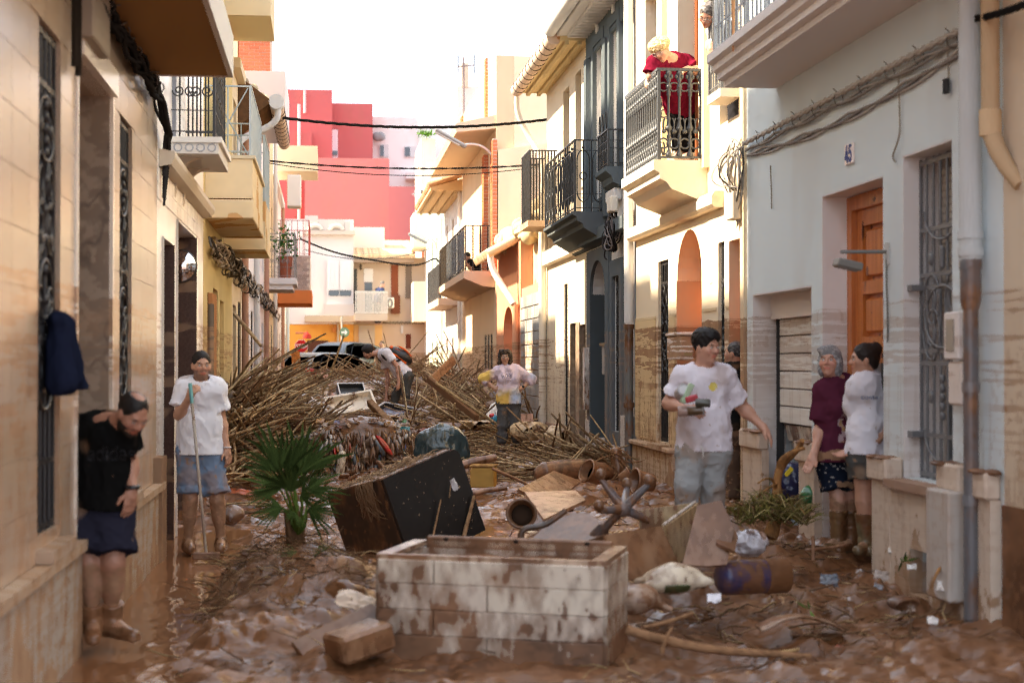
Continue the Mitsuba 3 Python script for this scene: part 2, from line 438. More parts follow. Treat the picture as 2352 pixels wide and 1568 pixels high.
class House:
    """One terraced house: its wall plane x = X, side -1 (left of the street) or 1 (right)."""
    def __init__(self, name, label, X, side, y0, y1, z1, holes, col, bsdf='m_wall', thick=0.34, deep=6.0, z0=-0.6, body=None, edge=0.02):
        self.k, self.X, self.s = thing(name, label, 'house'), X, side
        self.y0, self.y1, self.z1, self.thick = min(y0, y1), max(y0, y1), z1, thick
        y0, y1 = self.y0 + edge * 0, self.y1
        w = MB(col)
        w.prism([rect(y0, y1, z0, z1)] + holes, thick, self.fr(0))
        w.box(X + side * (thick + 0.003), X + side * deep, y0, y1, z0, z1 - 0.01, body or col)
        add(self.k + '__wall', w, bsdf)

    def fr(self, t): return frame([self.X + self.s * t, 0, 0], [0, 1, 0], [0, 0, 1], [self.s, 0, 0])

    def bx(self, mb, y0, y1, z0, z1, t0, t1, col=None, b=0.0):
        """A box by depth t behind (+) or before (-) the wall face."""
        return mb.box(self.X + self.s * t0, self.X + self.s * t1, y0, y1, z0, z1, col, b=b)

    def part(self, name, y0, y1, z0, z1, t0, t1, col, bsdf='m_wall', b=0.0, label=None):
        return put(self.k, name, self.bx(MB(), y0, y1, z0, z1, t0, t1, col, b), bsdf, label)

    def p(self, t, y, z): return [self.X + self.s * t, y, z]

    def cornice(self, name, y0, y1, prof, col, bsdf='m_wall', label=None):
        """prof: outline in (t, z), t negative = towards the street."""
        pr_ = [(a, b) for a, b in prof]
        return put(self.k, name, MB(col).prism([pr_], y1 - y0, frame([self.X, y0, 0], [self.s, 0, 0], [0, 0, 1], [0, 1, 0])), bsdf, label)

    def grille(self, y0, y1, z0, z1, t, nbar, col=(0.012, 0.012, 0.013), r=0.009, rails=(), scrolls=(), twist=False, bsdf='m_iron', flat=0.006):
        g = MB(col)
        for zz in [z0 + 0.03, z1 - 0.03] + list(rails):
            self.bx(g, y0, y1, zz - 0.014, zz + 0.014, t - flat, t + flat)
        for yy in (y0 + 0.012, y1 - 0.012):
            self.bx(g, yy - 0.012, yy + 0.012, z0, z1, t - flat, t + flat)
        for kind, zc, hh in scrolls:
            yc, hw = (y0 + y1) / 2, (y1 - y0) / 2 - 0.03
            a = np.linspace(0, 2 * np.pi, 30, endpoint=False)
            if kind == 'oval':
                g.tube([self.p(t - 0.012, yc + hw * 0.78 * math.cos(q), zc + hh * math.sin(q)) for q in a], r * 0.9, 6, closed=True)
            elif kind == 'arch':
                g.tube([self.p(t - 0.012, yc + hw * 0.8 * math.cos(q), zc + hh * math.sin(q)) for q in np.linspace(0, np.pi, 20)], r * 0.9, 6)
            elif kind == 'cup':
                g.tube([self.p(t - 0.012, yc + hw * 0.8 * math.cos(q), zc - hh * math.sin(q)) for q in np.linspace(0, np.pi, 20)], r * 0.9, 6)
            elif kind == 'curl':
                for sg in (-1, 1):
                    q = np.linspace(0, 3.6 * np.pi, 40)
                    rad = hw * 0.42 * (1 - q / (4.6 * np.pi))
                    g.tube([self.p(t - 0.012, yc + sg * (hw * 0.45 + rr * math.cos(u)), zc + hh * 0.5 + rr * math.sin(u) * 1.25) for rr, u in zip(rad, q)], r * 0.75, 5)
                    g.tube([self.p(t - 0.012, yc + sg * (hw * 0.45 + rr * math.cos(u)), zc - hh * 0.5 - rr * math.sin(u) * 1.25) for rr, u in zip(rad, q)], r * 0.75, 5)
            elif kind == 'knob':
                for dz in np.linspace(-hh, hh, 5):
                    g.ball(self.p(t - 0.012, yc, zc + dz), (0.02, 0.022, 0.03), sub=1)
                for sg in (-1, 1):
                    g.ball(self.p(t - 0.012, yc + sg * hw * 0.5, zc), (0.018, 0.03, 0.045), sub=1)
        k = put(self.k, 'window_grille', g, bsdf)
        for i in range(nbar):
            yy = y0 + (y1 - y0) * (i + 1) / (nbar + 1)
            b = MB(col)
            if twist:
                zz = np.linspace(z0, z1, 60)
                b.tube([self.p(t, yy, q) for q in zz], r * (1 + 0.3 * np.sin(zz * 42)), 6)
            else:
                b.tube([self.p(t, yy, z0), self.p(t, yy, z1)], r, 6)
            put(k, 'bar', b, bsdf)
        return k

    def pane(self, y0, y1, z0, z1, t=0.22, col=(0.03, 0.028, 0.025), fcol=(0.10, 0.055, 0.03), fw=0.05, mid=True):
        f = MB(fcol)
        loops = [rect(y0, y1, z0, z1)]
        ym = (y0 + y1) / 2
        cuts = [(y0 + fw, ym - fw / 2), (ym + fw / 2, y1 - fw)] if mid and y1 - y0 > 0.5 else [(y0 + fw, y1 - fw)]
        loops += [rect(a, b, z0 + fw, z1 - fw) for a, b in cuts]
        f.prism(loops, 0.05, self.fr(t))
        w = put(self.k, 'window', f, 'm_plain')
        for a, b in cuts:
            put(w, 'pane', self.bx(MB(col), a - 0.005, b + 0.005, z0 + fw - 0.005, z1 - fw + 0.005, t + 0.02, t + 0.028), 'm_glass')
        self.bx(d := MB((0.22, 0.20, 0.18)), y0 - 0.01, y1 + 0.01, z0 - 0.01, z1 + 0.01, t + 0.09, t + 0.10)
        put(w, 'blind', d, 'm_plain')
        return w

    def shutter(self, y0, y1, z0, z1, t, col, h=0.09, name='roller_shutter', bsdf='m_plain', gap=0.006, th=0.015):
        k = uniq(self.k + '__' + name)
        n = max(1, int(round((z1 - z0) / h)))
        hh = (z1 - z0) / n
        add(k, self.bx(MB(A(col) * 0.5), y0, y1, z0, z1, t + th, t + th + 0.01), bsdf)
        for i in range(n):
            put(k, 'slat', self.bx(MB(col), y0, y1, z0 + i * hh + gap / 2, z0 + (i + 1) * hh - gap / 2, t, t + th, b=0.004), bsdf)
        return k

    def panel_door(self, y0, y1, z0, z1, t, col, bsdf='m_plain', panels=((0.06, 0.44), (0.5, 0.92)), fw=0.14, name='door'):
        d = MB(col)
        hgt = z1 - z0
        loops = [rect(y0, y1, z0, z1)] + [rect(y0 + fw, y1 - fw, z0 + a * hgt, z0 + b * hgt) for a, b in panels]
        d.prism(loops, 0.05, self.fr(t))
        self.bx(d, y0 + 0.002, y1 - 0.002, z0, z1, t + 0.051, t + 0.07)
        k = put(self.k, name, d, bsdf)
        for a, b in panels:
            put(k, 'panel', self.bx(MB(col), y0 + fw + 0.035, y1 - fw - 0.035, z0 + a * hgt + 0.035, z0 + b * hgt - 0.035, t + 0.012, t + 0.052, b=0.012), bsdf)
        return k

    def gutter(self, y0, y1, z, out, r, col, name='gutter', joints=0, jcol=(0.12, 0.08, 0.06)):
        k = put(self.k, name, MB(col).tube([self.p(-out, y, z) for y in np.linspace(y0, y1, 8)], r, 12), 'm_plain')
        for y in np.linspace(y0, y1, joints + 2)[1:-1] if joints else []:
            a = np.linspace(0, 2 * np.pi, 16, endpoint=False)
            put(k, 'clip', MB(jcol).tube([self.p(-out + (r + 0.004) * math.cos(q), y, z + (r + 0.004) * math.sin(q)) for q in a], 0.007, 5, closed=True), 'm_plain')
        return k

    def eave(self, y0, y1, z, out, th, col, tile_col=(0.46, 0.27, 0.16), pitch=0.35, boards=0, depth=2.4):
        """An overhanging roof edge: soffit slab, boards under it and a row of half-round tiles on it."""
        k = self.cornice('roof', y0, y1, [(-out, z), (0.0, z), (0.0, z - 0.02), (depth, z + depth * pitch - 0.02), (depth, z + th + depth * pitch), (-out, z + th - out * pitch * 0.2)], col, 'm_plain')
        for i in range(boards):
            t = -out * (i + 0.7) / (boards + 0.2)
            put(k, 'rafter', self.bx(MB(A(col) * 0.8), y0, y1, z - 0.05, z, t - 0.03, t + 0.03), 'm_plain')
        n = int((y1 - y0) / 0.23)
        tl = MB(tile_col)
        for i in range(n):
            yy = y0 + (i + 0.5) * (y1 - y0) / n
            c = A(tile_col) * rng.uniform(0.75, 1.25)
            for q in range(6):
                t0 = -out - 0.05 + q * 0.4
                tl.tube([self.p(t0, yy, z + th + (t0 + out) * pitch + 0.02), self.p(t0 + 0.43, yy, z + th + (t0 + 0.43 + out) * pitch + 0.0)], [0.085, 0.07], 8, c)
        put(k, 'roof_tiles', tl, 'm_plain')
        labels[list(scene)[-1]] = {'kind': 'stuff'}
        return k

    def downpipe(self, y, z0, z1, r, col, t=-0.07, name='downpipe', bsdf='m_wall', clamps=()):
        k = put(self.k, name, MB(col).tube([self.p(t, y, z0), self.p(t, y, z1)], r, 14), bsdf)
        for z in clamps:
            put(k, 'clamp', MB(A(col) * 0.9).tube([self.p(t, y, z - 0.025), self.p(t, y, z + 0.025)], r + 0.012, 14), bsdf)
        return k

    def railing(self, parent, ya, yb, z0, z1, out, n_front, n_side, col, r=0.009, deco=None, bsdf='m_iron', top=0.018, t_in=0.0):
        """Iron railing on three sides of a balcony: rails as one part, each bar a sub-part, plus scrolls."""
        g = MB(col)
        path = [self.p(t_in, ya, 0), self.p(-out, ya, 0), self.p(-out, yb, 0), self.p(t_in, yb, 0)]
        for zz, hh in ((z1, top), (z0 + 0.05, 0.010)) + (((z1 - 0.14, 0.008), (z0 + 0.24, 0.008)) if deco else ()):
            for a, b in zip(path[:-1], path[1:]):
                a, b = A(a), A(b)
                g.box(min(a[0], b[0]) - hh * 0.9, max(a[0], b[0]) + hh * 0.9, min(a[1], b[1]) - hh * 0.9, max(a[1], b[1]) + hh * 0.9, zz - hh / 2, zz + hh / 2)
        for a in path[1:3]:
            g.box(a[0] - 0.013, a[0] + 0.013, a[1] - 0.013, a[1] + 0.013, z0, z1)
        spots = [(-out, ya + (yb - ya) * (i + 1) / (n_front + 1), 0) for i in range(n_front)]
        spots += [(-out + (out + t_in) * (i + 1) / (n_side + 1), y, 1) for y in (ya, yb) for i in range(n_side)]
        if deco:
            deco(self, g, ya, yb, z0, z1, out)
        k = put(parent, 'railing' if parent == self.k else 'railing', g, bsdf)
        for t, y, side in spots:
            put(parent, 'baluster', MB(col).tube([self.p(t, y, z0), self.p(t, y, z1)], r, 6), bsdf)
        return k

    def slab(self, ya, yb, z0, z1, out, col, bsdf='m_wall', name='balcony', prof=None, label=None):
        if prof is None:
            return put(self.k, name, self.bx(MB(col), ya, yb, z0, z1, -out, 0.0), bsdf, label)
        return self.cornice(name, ya, yb, prof, col, bsdf, label)


def stuff(key): labels[key] = {**labels.get(key, {}), 'kind': 'stuff'}
IRON = (0.012, 0.012, 0.013)

# ---------------- left 1: beige tiled house
y_a, y_b = ly(170), ly(251)
g1 = (ly(84), ly(135), 0.78, lz(84, 32))
g2 = (ly(272), ly(300), 0.78, lz(272, 258))
door1 = (y_a, y_b, -0.6, lz(251, 220))
END1, END2, END3, END4 = ly(358), ly(466), ly(540), 0
h1 = House('tiled_house', 'beige tiled house front nearest on the left with tall black window grilles', XL, -1, 4.6, END1, 9.2,
           [rect(*g1), rect(*door1), rect(*g2)], (0.36, 0.28, 0.20), 'm_tile', 0.62)
TW, TH_ = 0.44, 0.262
tone = [(0.37, 0.295, 0.222), (0.36, 0.285, 0.212), (0.38, 0.305, 0.232), (0.35, 0.275, 0.202)]
yy0 = 5.9
for r_ in range(17):
    for c_ in range(20):
        a, b, c, d = yy0 + c_ * TW, yy0 + (c_ + 1) * TW, 0.66 + r_ * TH_, 0.66 + (r_ + 1) * TH_
        b = min(b, END1)
        if b - a < 0.05: continue
        segs = [(a, b)]
        for (h0, h1_, v0, v1) in (g1, door1, g2):
            if d > v0 + 0.02 and c < v1 - 0.02:
                segs = [s for (p, q) in segs for s in ((p, min(q, h0)), (max(p, h1_), q)) if s[1] - s[0] > 0.03]
        for (p, q) in segs:
            pz = [(p, q, c, d)]
            for (h0, h1_, v0, v1) in (g1, door1, g2):
                if p < h1_ and q > h0 and c < v1 < d: pz = [(p, q, v1, d)]
            for (p, q, c2, d2) in pz:
                h1.part('tile', p + 0.002, q - 0.002, c2 + 0.002, d2 - 0.002, -0.005 - 0.0015 * rng.random(), 0.0, tone[int(rng.integers(4))], 'm_tile')
for (a, b) in ((4.6, y_a), (y_b, END1)):
    h1.part('plinth', a, b, -0.5, 0.60, -0.05, -0.001, (0.42, 0.385, 0.34), 'm_wall')
    h1.part('plinth_ledge', a, b, 0.601, 0.655, -0.085, -0.001, (0.45, 0.35, 0.25), 'm_wall')
for g in (g1, g2):
    h1.pane(g[0] + 0.01, g[1] - 0.01, g[2], g[3], 0.2)
    zm = (g[2] + g[3]) / 2
    h1.grille(g[0], g[1], g[2], g[3], 0.03, 4, rails=(g[3] - 0.28, zm - 0.55, g[2] + 0.35),
              scrolls=[('oval', g[3] - 0.5, 0.16), ('knob', g[3] - 0.5, 0.12), ('curl', zm + 0.38, 0.2), ('knob', zm + 0.2, 0.3), ('oval', zm, 0.22), ('arch', zm - 0.2, 0.3), ('curl', zm - 0.3, 0.24),
                       ('knob', zm - 0.3, 0.2), ('cup', zm - 0.45, 0.2)], r=0.014, flat=0.01)
    h1.part('sill', g[0] - 0.04, g[1] + 0.04, 0.66, 0.72, -0.09, 0.1, (0.42, 0.33, 0.25))
# the doorway: marble jamb, white edge strips, lintel
put(h1.k, 'door_jamb', h1.bx(MB(), y_b - 0.02, y_b - 0.004, -0.4, door1[3], 0.0, 0.6), 'm_marble')
put(h1.k, 'door_jamb', h1.bx(MB(), y_a + 0.004, y_a + 0.02, -0.4, door1[3], 0.0, 0.6), 'm_marble')
h1.part('door_trim', y_a - 0.03, y_a + 0.012, 0.66, door1[3], -0.022, 0.05, (0.74, 0.68, 0.58), 'm_tile')
h1.part('door_trim', y_b - 0.012, y_b + 0.05, 0.66, door1[3], -0.022, 0.05, (0.74, 0.68, 0.58), 'm_tile')
h1.part('door_lintel', y_a, y_b + 0.05, door1[3], door1[3] + 0.16, -0.05, 0.10, (0.72, 0.68, 0.61), 'm_tile')
h1.panel_door(y_a + 0.02, y_b - 0.02, -0.3, door1[3] - 0.05, 0.5, (0.12, 0.055, 0.025), 'm_plain')
# meter box and conduit over the doorway, balcony with a brown soffit
put(h1.k, 'meter_box', h1.bx(MB((0.36, 0.31, 0.25)), ly(166), ly(207), lz(186, 106), 6.2, -0.11, -0.01, b=0.01), 'm_plain')
for i, px in enumerate((147, 156)):
    put(h1.k, 'conduit', MB((0.03, 0.025, 0.02)).tube([h1.p(-0.05, ly(px), lz(px, 150) - 0.05 * i), h1.p(-0.05, ly(px), 6.2)], 0.018, 8), 'm_plain')
B1 = ly(325)
zb = lz(325, 168)
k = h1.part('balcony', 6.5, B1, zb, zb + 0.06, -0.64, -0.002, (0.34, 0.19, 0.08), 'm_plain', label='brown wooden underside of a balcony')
put(k, 'fascia', h1.bx(MB((0.70, 0.66, 0.60)), 6.5, B1 + 0.02, zb - 0.01, zb + 0.30, -0.68, -0.642), 'm_plain')
put(k, 'fascia', h1.bx(MB((0.70, 0.66, 0.60)), B1 + 0.001, B1 + 0.02, zb - 0.01, zb + 0.30, -0.64, -0.002), 'm_plain')
put(k, 'floor_slab', h1.bx(MB((0.5, 0.46, 0.4)), 6.5, B1 - 0.01, zb + 0.062, zb + 0.24, -0.63, -0.004), 'm_plain')

# ---------------- left 2: white tiled house with dark stone doorways
d1 = (ly(371), ly(397), -0.5, lz(397, 562))
d2 = (ly(404), ly(448.5), -0.5, lz(448, 545))
zc = lz(420, 438)
h2 = House('white_tiled_house', 'white glazed tile house with two dark stone doorways', XL, -1, END1, END2, 7.0, [rect(*d1), rect(*d2)], (0.68, 0.66, 0.62), 'm_tile', 0.8)
for d in (d1, d2):
    for yy, e in ((d[0], 1), (d[1], -1)):
        put(h2.k, 'door_jamb', h2.bx(MB(), yy + e * 0.004, yy + e * 0.022, -0.4, d[3] - 0.004, -0.015, 0.7), 'm_granite')
    h2.panel_door(d[0] + 0.02, d[1] - 0.02, -0.3, d[3], 0.72, (0.05, 0.03, 0.02))
    h2.part('door_frame', d[0] - 0.01, d[0] + 0.003, -0.4, d[3], -0.02, 0.02, (0.6, 0.55, 0.48), 'm_plain')
for i in range(26):
    for j in range(6):
        a, c = END1 + 0.01 + i * 0.185, 2.98 + j * 0.13
        if i < 26 and a + 0.18 < END2 and (c > d2[3] + 0.01 or a > d2[1]) and c + 0.13 < zc + 0.02:
            h2.part('tile', a, a + 0.181, c, c + 0.126, -0.008 - 0.002 * rng.random(), 0, A([0.72, 0.70, 0.65]) * rng.uniform(0.92, 1.06), 'm_tile')
h2.cornice('cornice', END1 + 0.2, END2, [(-0.002, zc - 0.04), (-0.10, zc - 0.02), (-0.13, zc + 0.04), (-0.13, zc + 0.09), (-0.002, zc + 0.11)], (0.62, 0.54, 0.43), 'm_plain')
put(h2.k, 'upper_block', MB((0.66, 0.60, 0.50)).box(XL, XL - 6, END1 + 0.01, END1 + 1.5, 7.0, 8.9), 'm_plain')  # added unseen block; its shadow narrows the sunlit strip across the street
h2.part('stone_post', ly(351), ly(363), -0.1, 0.86, -0.075, -0.001, (0.26, 0.17, 0.11), 'm_wall')
# round convex mirror on the jamb
yj = d2[1] - 0.03
mc = at(421, 611, 'y', yj)
k = one('convex_mirror', MB((0.05, 0.05, 0.05)).lathe([(0.165, -0.012), (0.178, 0.0), (0.178, 0.02), (0.163, 0.026)], [mc[0] - 0.03, yj, mc[2]], (0, -1, 0), 32), 'm_gloss', 'round convex mirror on the dark stone doorway jamb', 'mirror')
a_ = np.linspace(0, 1, 14)
put(k, 'mirror_face', MB().lathe([(0.166 * q + 1e-4, 0.022 + 0.05 * (1 - q * q)) for q in a_[::-1]], [mc[0] - 0.03, yj, mc[2]], (0, -1, 0), 32), 'm_mirror')
# its balcony: tiled slab on a corbel
ya2 = float(at(393, 334, 'x', XL)[1]); yb2 = ya2 + 1.5
z2t, z2b = lz(393, 314), lz(393, 352)
k = h2.slab(ya2, yb2, z2b, z2t, 0.42, (0.66, 0.63, 0.58), 'm_plain')
put(k, 'slab_edge', h2.bx(MB((0.72, 0.69, 0.63)), ya2 - 0.02, yb2, z2t - 0.05, z2t + 0.002, -0.45, -0.002), 'm_plain')
for i in range(4):
    q = MB((0.40, 0.42, 0.46)); a = np.linspace(0, 2 * np.pi, 14, endpoint=False)
    q.tube([h2.p(-0.06 - i * 0.1 + 0.034 * math.cos(u), ya2 - 0.002, (z2t + z2b) / 2 - 0.02 + 0.034 * math.sin(u)) for u in a], 0.006, 5, closed=True)
    put(k, 'rosette', q, 'm_plain')
for yy in (ya2 + 0.25, yb2 - 0.35):
    c = [(0.0, z2b), (-0.26, z2b)] + [(-0.26 + 0.24 * math.sin(u), z2b - 0.30 * (1 - math.cos(u))) for u in np.linspace(0.1, np.pi / 2, 9)] + [(0, z2b - 0.42)]
    put(k, 'corbel', MB((0.60, 0.52, 0.43)).prism([c], 0.14, frame([XL, yy, 0], [-1, 0, 0], [0, 0, 1], [0, 1, 0])), 'm_plain')


def deco_curls(h, g, ya, yb, z0, z1, out):
    zm = (z0 + z1) / 2
    for y, t in [(ya, -out * 0.3), (ya, -out * 0.7)] + [(v, -out) for v in np.arange(ya + 0.2, yb, 0.3)]:
        for s1 in (-1, 1):
            for s2 in (-1, 1):
                q = np.linspace(0, 2.6 * np.pi, 22)
                rad = 0.055 * (1 - q / (3.6 * np.pi))
                d = A([0, 1, 0]) if t == -out else A([1, 0, 0])
                c = A(h.p(t, y, zm + s2 * 0.11)) + d * s1 * 0.05
                g.tube([c + d * rr * math.cos(u) * s1 + A([0, 0, rr * math.sin(u) * s2]) for rr, u in zip(rad, q)], 0.007, 5)


h2.railing(k, ya2, yb2, z2t, z2t + 1.05, 0.38, 9, 4, IRON, deco=deco_curls)
h2.part('window_frame', ya2 + 0.1, ya2 + 0.18, z2t, z2t + 2.2, -0.03, 0.03, (0.30, 0.31, 0.34), 'm_plain')
h2.shutter(ya2 + 0.2, yb2 - 0.2, z2t, z2t + 2.2, -0.02, (0.78, 0.78, 0.78), 0.08)

# ---------------- left 3: yellow house with a peeling concrete balcony
YEL = (0.62, 0.50, 0.25)
E3a = ly(500)
h3 = House('yellow_house', 'ochre yellow house with peeling concrete balconies', XL, -1, END2, 25.4, 7.2, [rect(ly(489), ly(500), -0.5, 2.55), rect(ly(505), ly(514), -0.5, 2.45)], YEL, 'm_wall', 0.3, edge=0)
h3b = put(h3.k, 'upper_block', MB((0.66, 0.55, 0.34)).box(XL, XL - 6, 21.6, 25.4, 7.2, 9.8), 'm_wall')
h3.panel_door(ly(489) + .01, ly(500) - .01, -0.2, 2.55, 0.12, (0.22, 0.11, 0.05))
h3.part('door', ly(505) + .01, ly(514) - .01, -0.2, 2.45, 0.12, 0.16, (0.5, 0.36, 0.12))
h3.shutter(ly(476), ly(486), 0.9, 2.45, -0.06, (0.42, 0.21, 0.10), 0.5, 'window_shutter', 'm_wall', th=0.05)
h3.downpipe(ly(470), -0.2, 2.3, 0.035, (0.14, 0.12, 0.10))
ob, ya3 = 0.54, ly(470)
ZT, ZC, ZB = lz(470, 362), lz(470, 456), lz(470, 500)
CRM = (0.72, 0.60, 0.39)
y3e = 22.9


k = put(h3.k, 'balcony', h3.bx(MB(CRM), ya3, y3e, ZC + 0.012, ZT, -ob, -0.001), 'm_peel', 'cracked cream balcony with peeling paint')
put(k, 'lower_edge', h3.bx(MB(CRM), ya3, y3e, ZB, ZC, -ob - 0.012, -0.001, b=0.012), 'm_peel')
put(k, 'rusty_crack', h3.bx(MB((0.16, 0.09, 0.04)), ya3 + 0.01, y3e, ZC, ZC + 0.012, -ob + 0.02, -0.002), 'm_plain')
put(k, 'coping', h3.bx(MB((0.62, 0.55, 0.40)), ya3 - 0.02, y3e + 0.02, ZT + 0.001, ZT + 0.04, -ob - 0.03, -0.001), 'm_plain')
GRY = (0.36, 0.42, 0.44)
h3.railing(k, ya3 + 0.03, y3e - 0.03, ZT + 0.04, ZT + 0.84, ob - 0.03, 24, 1, GRY, r=0.011)
put(k, 'railing_sheet', h3.bx(MB((0.42, 0.49, 0.51)), ya3 + 0.04, y3e - 0.04, ZT + 0.1, ZT + 0.82, -ob + 0.034, -ob + 0.03 + 0.01), 'm_plain')
for sg in (0, 1):
    put(k, 'brace', MB(GRY).tube([h3.p(-ob * (0.1 + 0.8 * sg), ya3 + 0.03, ZT + 0.05), h3.p(-ob * (0.9 - 0.8 * sg), ya3 + 0.03, ZT + 0.82)], 0.009, 5), 'm_plain')
k = put(h3.k, 'balcony', h3.bx(MB(CRM), 23.3, 25.3, ZB - 0.12, ZT - 0.15, -ob - 0.02, -0.001), 'm_peel')
h3.railing(k, 23.35, 25.25, ZT - 0.15, ZT + 0.75, ob, 14, 2, GRY)
k = put(h3.k, 'balcony', h3.bx(MB((0.66, 0.56, 0.38)), 23.5, 25.4, 6.39, 6.62, -0.62, -0.001), 'm_plain', 'high cream balcony slab at the top left')
put(k, 'parapet', h3.bx(MB((0.66, 0.56, 0.38)), 23.5, 25.4, 6.62, 7.5, -0.62, -0.52), 'm_plain')
h3.railing(k, 23.52, 25.38, 7.5, 7.9, 0.64, 9, 0, IRON)
k = put(h3.k, 'balcony', h3.bx(MB((0.66, 0.56, 0.38)), 20.2, 22.6, 6.62, 6.82, -0.62, -0.001), 'm_plain', 'high cream balcony slab above the railing')

# ---------------- left 4...: the row of pale narrow houses running back to the corner
row = [(25.4, 28.3, 6.2, (0.68, 0.56, 0.38), 'house_row_cream', 'narrow cream house beside the yellow one, rubble roof edge and half-round gutter'),
       (28.3, 33.0, 5.9, (0.72, 0.70, 0.68), 'white_house', 'narrow white house with a blue door behind the cane pile'),
       (33.0, 38.5, 7.0, (0.74, 0.69, 0.66), 'white_house', 'white house with a plant on its small railed balcony'),
       (38.5, 45.0, 7.9, (0.70, 0.58, 0.40), 'cream_house', 'cream house with a red brick stair tower on its roof'),
       (45.0, 53.0, 6.6, (0.74, 0.66, 0.62), 'pink_white_house', 'pinkish white house with a brick balcony'),
       (53.0, 60.0, 6.0, (0.72, 0.70, 0.66), 'white_house', 'last white house before the corner on the left')]
LROW = []
for i, (a, b, z1, col, nm, lb) in enumerate(row):
    if nm == 'house_row_cream': nm = 'cream_house'
    n = 2 if b - a < 4 else 3
    holes, spec = [], []
    for q in range(n):
        c = a + (b - a) * (q + 0.5) / n
        dr_ = (i + q) % 2 == 0
        hh = (c - 0.45, c + 0.45, -0.5 if dr_ else 1.0, 2.5 if dr_ else 2.6)
        up = (c - 0.42, c + 0.42, 3.6, 5.6)
        holes += [rect(*hh), rect(*up)]
        spec.append((hh, up, dr_))
    h = House(nm, lb, XL, -1, a, b, z1, holes, col, 'm_wall', 0.25, edge=0)
    LROW.append(h)
    for q, (hh, up, dr_) in enumerate(spec):
        if dr_:
            h.panel_door(hh[0], hh[1], -0.2, hh[3], 0.1, [(0.03, 0.03, 0.035), (0.06, 0.13, 0.26), (0.20, 0.10, 0.05)][(i + q) % 3])
        else:
            h.pane(*hh, 0.15); h.grille(*hh, 0.02, 4)
        h.shutter(up[0], up[1], up[2], up[3], 0.08, (0.62, 0.58, 0.52), 0.1) if q % 2 else h.pane(*up, 0.15)
    h.part('base_band', a, b, -0.5, 0.9, -0.03, -0.001, A(col) * 0.75)
    h.part('cornice', a, b, z1 - 0.2, z1 - 0.05, -0.12, -0.001, A(col) * 0.95, 'm_plain')
    h.downpipe(b - 0.2, -0.2, z1 - 0.2, 0.055, (0.60, 0.60, 0.60) if i % 2 else (0.42, 0.24, 0.17))
# rubble eave, soffit boards, gutter on the cream one
h = LROW[0]
k = h.cornice('roof', 27.0, 29.2, [(0.3, 6.3), (0.0, 6.15), (-0.5, 5.78), (-0.5, 5.72), (0.0, 5.35), (0.3, 5.35)], (0.11, 0.065, 0.035), 'm_timber')
rb = MB((0.5, 0.4, 0.28))
for q in range(60):
    t = rng.uniform(-0.52, 0.2); y = rng.uniform(26.95, 29.2)
    rb.ball(h.p(t, y, 6.12 + t * 0.72 + 0.02), rng.uniform(0.05, 0.1, 3), A([0.52, 0.42, 0.28]) * rng.uniform(0.5, 1.3), 1)
put(k, 'rubble_edge', rb, 'm_plain'); stuff(list(scene)[-1])
kk = put(h.k, 'gutter', MB((0.62, 0.64, 0.66)).tube([h.p(-0.6, 27.0, 5.75), h.p(-0.6, 27.25, 5.75)], 0.12, 14), 'm_plain')
kk = put(h.k, 'downpipe', MB((0.60, 0.62, 0.64)).tube(smooth_path([h.p(-0.6, 27.1, 5.7), h.p(-0.58, 27.1, 5.45), h.p(-0.35, 27.1, 5.3), h.p(-0.08, 27.0, 5.15), h.p(-0.08, 27.0, 4.6)], 16), 0.055, 10), 'm_plain')
h.gutter(27.3, 32, 5.72, 0.6, 0.11, (0.60, 0.47, 0.36), 'ceramic_gutter', 9)
# brick stair tower
h = LROW[3]
bt = MB((0.55, 0.16, 0.08))
k = put(h.k, 'brick_tower', MB((0.5, 0.40, 0.33)).box(XL - 0.6, XL + 0.11, 39.0, 40.5, 7.0, 10.6), 'm_plain')
for r_ in range(48):
    for c_ in range(4):
        x0 = XL - 0.60 + c_ * 0.24 - (r_ % 2) * 0.12
        a, b = max(x0, XL - 0.60), min(x0 + 0.228, XL + 0.11)
        if b - a > 0.03: bt.box(a, b, 38.985, 38.999, 7.02 + r_ * 0.073, 7.02 + r_ * 0.073 + 0.060, A([0.60, 0.17, 0.085]) * rng.uniform(0.85, 1.15))
put(k, 'bricks', bt, 'm_plain'); stuff(list(scene)[-1])
put(h.k, 'roof_room', MB((0.72, 0.60, 0.38)).box(XL - 1.8, XL - 0.62, 39.0, 43, 7.0, 10.2), 'm_plain')
# balconies of the row
def small_balcony(h, ya, yb, z, out, col, rail, nb, label=None, deco=None):
    k = put(h.k, 'balcony', h.bx(MB(col), ya, yb, z - 0.14, z, -out, -0.001), 'm_plain', label)
    put(k, 'moulding', h.bx(MB(col), ya + 0.06, yb - 0.06, z - 0.26, z - 0.141, -out + 0.08, -0.001), 'm_plain')
    h.railing(k, ya + 0.03, yb - 0.03, z, z + 1.0, out - 0.04, nb, 3, rail, deco=deco)
    return k


